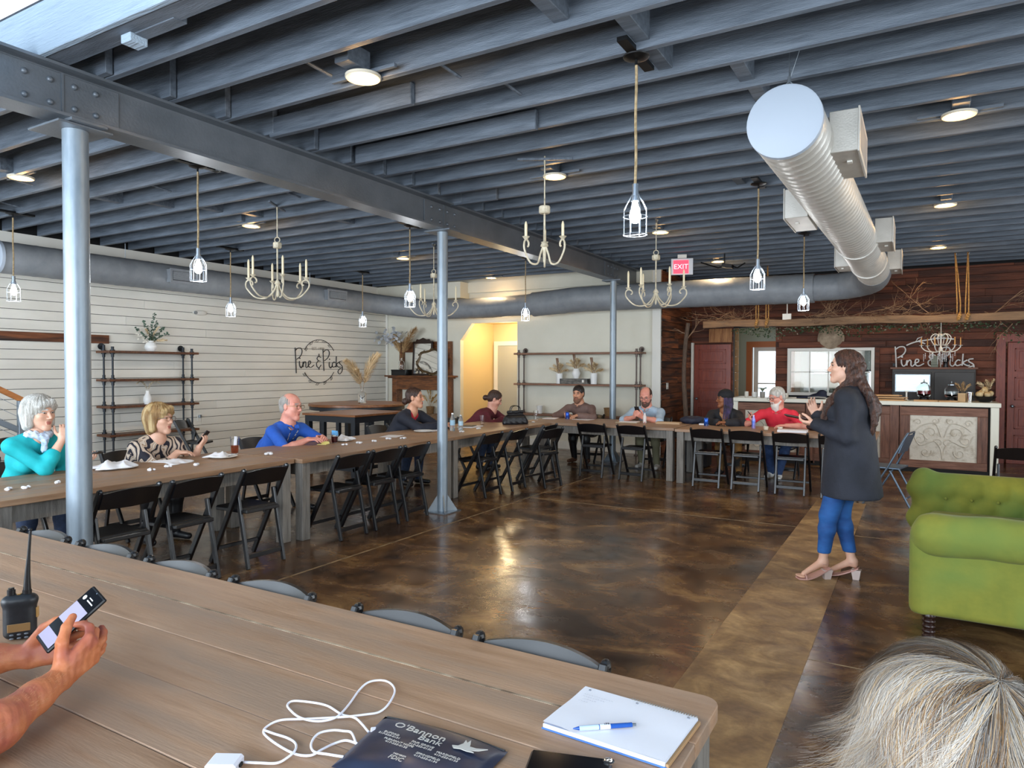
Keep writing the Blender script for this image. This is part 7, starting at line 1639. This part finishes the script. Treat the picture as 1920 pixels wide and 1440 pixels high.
t = thing('charging_cable', 'tangled white charging cable on the foreground table', 'cable', (-1.15, 1.1, TZ))
q = MB()
for L_, h in ((A_, .0), (B_, .003), (C_, .001)):
    P_ = [(x + 1.15, y - 1.1, .0032 + h + .0022 * (1 + math.sin(i * 1.9))) for i, (x, y) in enumerate(L_)]; q.tube(cat_pts(P_, 6), .0026, 8)
q.build('cord', M_cab, t, True)
MB().obox((.120, .060, .008), (.034, .013, .007), (0, 0, -.9), 0, .002).build('plug', M_cab, t)
t = thing('charger_brick', 'white charger block at the lower edge of the foreground table', 'charger', (-1.20, .905, TZ), .5)
MB().box(-.030, .033, -.025, .025, 0, .024, 0, .005).build('housing', M_cab, t); MB().box(.033, .037, -.006, .006, .010, .016).build('port', M_dark, t)

# ---------------------------------------------------------------- things on the left and far tables
T7 = .76
M_plate = mat('white_plate', 'e8e6e0', .3); M_nap = cloth('white_napkin', 'e9e9ec', bump=.2)
def plate(lab, x, y, r=.12):
    t = thing('plate', lab, 'plate', (x, y, T7), 0, 'white plates on the left row'); MB().lathe([(0, .004), (r * .6, .004), (r * .68, .008), (r, .018), (r * 1.0, .014), (r * .66, .0), (0, .0)], n=32).build('dish', M_plate, t, True)
    MB().tube([(r * .985 * math.cos(a), r * .985 * math.sin(a), .0165) for a in [2 * PI * k / 32 for k in range(32)]], .002, 5, closed=True).build('rim', M_plate, t, True); return t
def napkin(lab, x, y, z, sx, sy, sz, seed, rz=0, group='white napkins on the tables', name='napkin'):
    r = np.random.default_rng(seed); n = 18; U, W_ = np.meshgrid(np.linspace(-1, 1, n), np.linspace(-1, 1, n), indexing='ij')
    A = np.arctan2(W_, U); ed = 1 + .13 * np.sin(3 * A + seed) + .09 * np.sin(7 * A + 2 * seed); Z_ = np.zeros_like(U)
    for k in range(6):
        th = r.uniform(0, PI); ph = r.uniform(0, 6); f = r.uniform(1.6, 4.5); Z_ += (1 - np.abs(np.sin((U * math.cos(th) + W_ * math.sin(th)) * f + ph))) ** 1.6
    Z_ = Z_ / Z_.max(); env = np.clip(1.15 - np.maximum(abs(U), abs(W_)) ** 2.2, 0, 1); Z_ = sz * (Z_ * .8 + .25) * env + .001
    V = np.stack([U * sx * ed + .12 * sx * np.sin(W_ * 4 + seed), W_ * sy * ed, Z_], -1).reshape(-1, 3); B_n = V.copy(); B_n[:, 2] = np.maximum(B_n[:, 2] - .006, .0); V = np.concatenate([V, B_n])
    Q = [(i * n + j, (i + 1) * n + j, (i + 1) * n + j + 1, i * n + j + 1) for i in range(n - 1) for j in range(n - 1)]; Q += [tuple(n * n + q for q in f[::-1]) for f in Q]
    ring = [j for j in range(n)] + [i * n + n - 1 for i in range(1, n)] + [(n - 1) * n + j for j in range(n - 2, -1, -1)] + [i * n for i in range(n - 2, 0, -1)]
    Q += [(ring[k], ring[(k + 1) % len(ring)], ring[(k + 1) % len(ring)] + n * n, ring[k] + n * n) for k in range(len(ring))]; Q = np.array(Q)
    o = link(name, np_mesh('napkin', V, Q, M_nap), None, loc=(x, y, z), rot=(0, 0, rz)); return tag(o, lab, 'napkin', group)
plate('white plate under a crumpled napkin before the woman in turquoise', -5.70, 3.34); napkin('large crumpled napkin on the plate nearest the woman in turquoise', -5.70, 3.28, T7 + .012, .14, .09, .07, 1, 1.3)
napkin('long flat napkin lying before the woman in the animal print top', -5.67, 3.80, T7, .11, .15, .035, 2, 1.5)
plate('white plate beside the iced tea glass', -5.58, 4.22, .13); napkin('folded napkin on the plate beside the iced tea glass', -5.60, 4.20, T7 + .012, .08, .10, .05, 3, .4)
plate('white plate before the man in royal blue', -5.68, 5.88, .12); napkin('crumpled napkin on the plate before the man in royal blue', -5.68, 5.90, T7 + .012, .09, .09, .06, 4, .2)
plate('white plate before the woman in the dark blazer', -5.60, 7.30, .13)
petals = [(-5.335, 2.354, 'leftmost torn cotton tuft on the left row table', .04), (-5.309, 2.44, 'second torn cotton tuft from the left edge', .03), (-5.36, 2.66, 'torn cotton tuft just left of the thick post', .03), (-5.367, 3.387, 'torn cotton tuft right of the thick post', .035), (-5.435, 3.58, 'torn cotton tuft before the animal print woman, left one', .035), (-5.31, 3.77, 'torn cotton tuft before the animal print woman, right one', .04), (-5.404, 4.608, 'torn cotton tuft at the joint of the first two tables', .06),
          (-5.345, 5.57, 'torn cotton tuft nearest the red drink', .035), (-5.334, 5.79, 'torn cotton tuft right of the red drink', .05), (-5.328, 6.03, 'small torn cotton tuft halfway to the slim post', .035), (-5.356, 6.29, 'torn cotton tuft below the sheet of paper, left one', .045), (-5.253, 6.45, 'torn cotton tuft below the sheet of paper, right one', .045), (-5.136, 7.509, 'torn cotton tuft just right of the slim post', .04), (-5.217, 8.03, 'torn cotton tuft in front of the maroon woman\'s papers', .045), (-5.20, 9.25, 'torn cotton tuft right of the handbag, nearer', .04), (-5.12, 9.42, 'torn cotton tuft right of the handbag, farther', .035)]
for i, (x, y, lab, r_) in enumerate(petals):
    q = MB(); rr = random.Random(i)
    for k in range(5): a = rr.uniform(0, 6.28); q.ball((r_ * .6 * math.cos(a), r_ * .6 * math.sin(a), .009), (r_ * .42, r_ * .34, .009 + .004 * rr.random()), 8, 5)
    o = q.build('cotton_tuft', M_nap, None, True); o.location = (x, y, T7); o.rotation_euler = (0, 0, i); tag(o, lab, 'tuft', 'torn white cotton tufts along the left row')
def tumbler(name, lab, cat, x, y, h, r, liq=None, lh=.6, gl=None, z=T7, grp=None):
    t = thing(name, lab, cat, (x, y, z), 0, grp); MB().lathe([(0, .003), (r * .78, .003), (r, h), (r * .94, h), (r * .74, .008), (0, .008)], n=22).build('glass', gl or M_gl, t, 50)
    if liq: MB().lathe([(0, .009), (r * .735, .009), (r * (.74 + .2 * lh), h * lh), (0, h * lh)], n=20).build('drink', liq, t, 50)
    return t
t = tumbler('iced_tea_glass', 'tall glass of iced tea with a straw paper beside the plate', 'glass', -5.72, 4.46, .17, .042, mat('iced_tea', 'a84a22', .1, trans=.55), .5); MB().obox((.012, 0, .12), (.03, .004, .10), (0, .1, .5)).build('straw_paper', M_paper, t)
t = tumbler('red_drink_cup', 'clear cup of dark red drink with blue napkin before the blue shirt', 'cup', -5.60, 5.68, .12, .042, mat('cherry_drink', '4a0e18', .1, trans=.2), .62); MB().obox((-.01, 0, .115), (.05, .01, .05), (.1, .1, .3)).obox((.02, .01, .11), (.03, .012, .05), (0, -.2, 1.)).build('blue_napkin', mat('blue_plastic', '5aa4dc', .3), t)
tag(MB().obox((0, 0, .004), (.10, .08, .004), (0, 0, .5)).obox((.01, .03, .02), (.09, .004, .03), (.5, 0, .4)).build('yellow_note', mat('yellow_paper', 'e0d486', .6), None), 'crumpled yellow paper beside the hands of the blue shirted man', 'paper').location = (-5.60, 5.50, T7)
def bottle(lab, x, y, h=.23, r=.034, m=None, cap='ffffff', label=None, z=T7):
    t = thing('drink_bottle', lab, 'bottle', (x, y, z)); MB().lathe([(0, .0), (r * .9, 0), (r, .01), (r * .94, h * .3), (r, h * .5), (r * .96, h * .66), (r * .45, h * .88), (r * .42, h * .95), (0, h * .95)], n=20).build('bottle_body', m or mat('clear_plastic', 'e4eef4', .06, trans=.85, ior=1.2), t, True)
    MB().cyl((0, 0, h * .93), (0, 0, h), r * .46, n=14).build('screw_cap', mat('cap_' + cap, cap, .4), t, 40)
    if label: MB().lathe([(r * 1.02, h * .32), (r * 1.02, h * .6)], n=20).build('bottle_label', mat('lab_' + label, label, .4), t, True)
    return t
bottle('clear water bottle with pale blue label, left of two right of the slim post', -5.35, 7.60, .24, .034, None, 'ffffff', '9cc4dc'); bottle('clear water bottle right of two by the slim post', -5.30, 7.72, .21, .034, None, 'dfe6ea', 'b4d4e6')
def can(lab, x, y, c, h=.122, r=.033, z=T7): 
    t = thing('drink_can', lab, 'can', (x, y, z)); MB().lathe([(0, 0), (r * .8, 0), (r, .008), (r, h - .012), (r * .82, h - .001)], n=22).build('can_body', mat('can_' + c, c, .25, metal=.6, col2='c8d4e8', lo=.55, hi=.7, scale=20), t, 50); MB().lathe([(r * .82, h - .002), (r * .8, h), (0, h - .003)], n=22).build('can_lid', M_chrome, t); return t
can('blue drink can at the corner before the brown pullover man', -4.98, 10.36, '2a56c0'); can('blue drink can before the woman in the black cap', -2.66, 10.22, '2458b8'); t = bottle('slim blue energy drink can standing before the man in red', -1.98, 10.16, .19, .028, mat('slim_can', '4a6fc8', .3, metal=.5, col2='b9a4d8', scale=14), 'c0c8d8'); bottle('small white bottle in front of the light blue shirt man', -3.62, 10.28, .15, .028, mat('milky_bottle', 'e6dcd8', .4, col2='c07070', scale=22, lo=.6, hi=.62), 'ffffff')
tumbler('clear_tumbler', 'empty clear glass beside the maroon woman\'s handbag, left one', 'glass', -5.55, 9.0 - .35, .14, .04, None); tumbler('clear_tumbler', 'empty clear glass right of the handbag at the corner', 'glass', -5.35, 9.95, .15, .04, None)
def paper(lab, x, y, w, d, rz, m=None, h=.0015, z=T7, name='paper_sheet', cat='paper'):
    return tag(link(name, MB().box(-w / 2, w / 2, -d / 2, d / 2, 0, h, 0, min(.001, h * .3)).mesh(name, m or M_paper), None, loc=(x, y, z), rot=(0, 0, rz)), lab, cat)
paper('white sheet of paper between the cotton tufts and the blazer woman', -5.56, 6.62, .22, .28, .3); paper('folded papers under the hands of the blazer woman', -5.62, 7.50, .2, .3, .1, h=.006); paper('stack of papers before the maroon woman', -5.50, 8.25, .24, .34, .1, h=.012); paper('dark folder on the papers before the maroon woman', -5.52, 8.25, .16, .24, .3, mat('dark_folder', '2a2a32', .5), .008, T7 + .012, 'folder', 'folder'); paper('pale green leaflet beside the dark folder', -5.70, 8.02, .2, .14, .2, mat('green_leaflet', 'b9c49a', .6), .004)
paper('open booklet before the man in the brown pullover, left part', -5.28, 10.35, .22, .28, .2, h=.008, name='booklet', cat='booklet'); paper('open sheets spread before the brown pullover man, right part', -4.72, 10.42, .30, .22, -.1, h=.004)
paper('clipboard with papers before the man in the light blue shirt', -3.86, 10.20, .34, .22, .05, mat('clipboard_tan', 'a9987c', .6), .014, name='clipboard', cat='clipboard'); paper('white notepad on the clipboard of the light blue shirt man', -3.84, 10.20, .28, .18, .05, h=.006, z=T7 + .014, name='notepad', cat='notepad')
paper('brown paper bundle left of the table joint', -3.25, 10.3, .36, .16, .1, mat('tan_bundle', 'b99a78', .7, bump=.5), .03, name='paper_bundle', cat='paper'); paper('white booklet before the woman in the black cap', -2.72, 10.42, .18, .10, .1, h=.02, name='booklet', cat='booklet')
paper('thick white binder lying before the man in red', -1.42, 9.86, .36, .22, .03, M_paper, .03, name='binder', cat='binder')
for i, (x, y, lab) in enumerate(((-1.78, 9.98, 'small pale cup before the man in red, left one'), (-1.60, 10.0, 'small pale cup before the man in red, right one'))): tumbler('small_cup', lab, 'cup', x, y, .05, .035, None, gl=mat('cream_cup', 'd8cdb8', .5), grp='small pale cups')
t = thing('black_handbag', 'black leather handbag standing on the table before the maroon woman', 'handbag', (-5.18, 8.98, T7), .9)
V, Q = sdf_mesh([(1, cap_((-.15, 0, .03), (.15, 0, .03), .055), .03), (1, cap_((-.13, 0, .10), (.13, 0, .10), .04), .06), (1, cap_((-.11, 0, .19), (.11, 0, .19), .022), .06)], .01, clip=lambda X, Y, Z: -Z + 0 * X * Y); V = wob(V, .004, 20, 4); link('bag_body', np_mesh('bag', V, Q, mat('black_leather', '14151a', .35, bump=.2, bscale=60)), t)
for s_ in (-.03, .03): MB().tube(cat_pts([(-.08, s_, .19), (-.06, s_, .26), (0, s_ * 1.3, .28), (.06, s_, .26), (.08, s_, .19)], 4), .006, 6).build('bag_handle', M_black, t, True)
t = thing('dark_bag', 'dark soft bag heaped on the table between the blue shirt man and the cap woman', 'bag', (-2.98, 10.55, T7)); napkin_ops = [(1, ell_((0, 0, .05), (.17, .10, .07)), .03), (1, cap_((.1, 0, .08), (.2, .02, .05), .04, .05), .03)]
V, Q = sdf_mesh(napkin_ops, .01, clip=lambda X, Y, Z: -Z + 0 * X * Y); V = wob(V, .006, 22, 9); link('bag_body', np_mesh('bag', V, Q, mat('navy_bag', '1a1f33', .6)), t)
t = thing('black_purse', 'black shoulder bag beside the dark glasses before the man in red', 'bag', (-1.18, 10.25, T7)); V, Q = sdf_mesh([(1, ell_((0, 0, .04), (.12, .07, .05)), .03), (1, cap_((-.08, 0, .06), (.1, .02, .09), .03, .02), .03)], .009, clip=lambda X, Y, Z: -Z + 0 * X * Y); V = wob(V, .005, 26, 9); link('bag_body', np_mesh('bag', V, Q, mat('maroon_black', '2a1a1c', .5)), t)
MB().tube(cat_pts([(-.1, 0, .05), (-.02, .02, .15), (.08, .01, .14), (.12, 0, .05)], 5), .006, 6).build('strap', M_black, t, True)
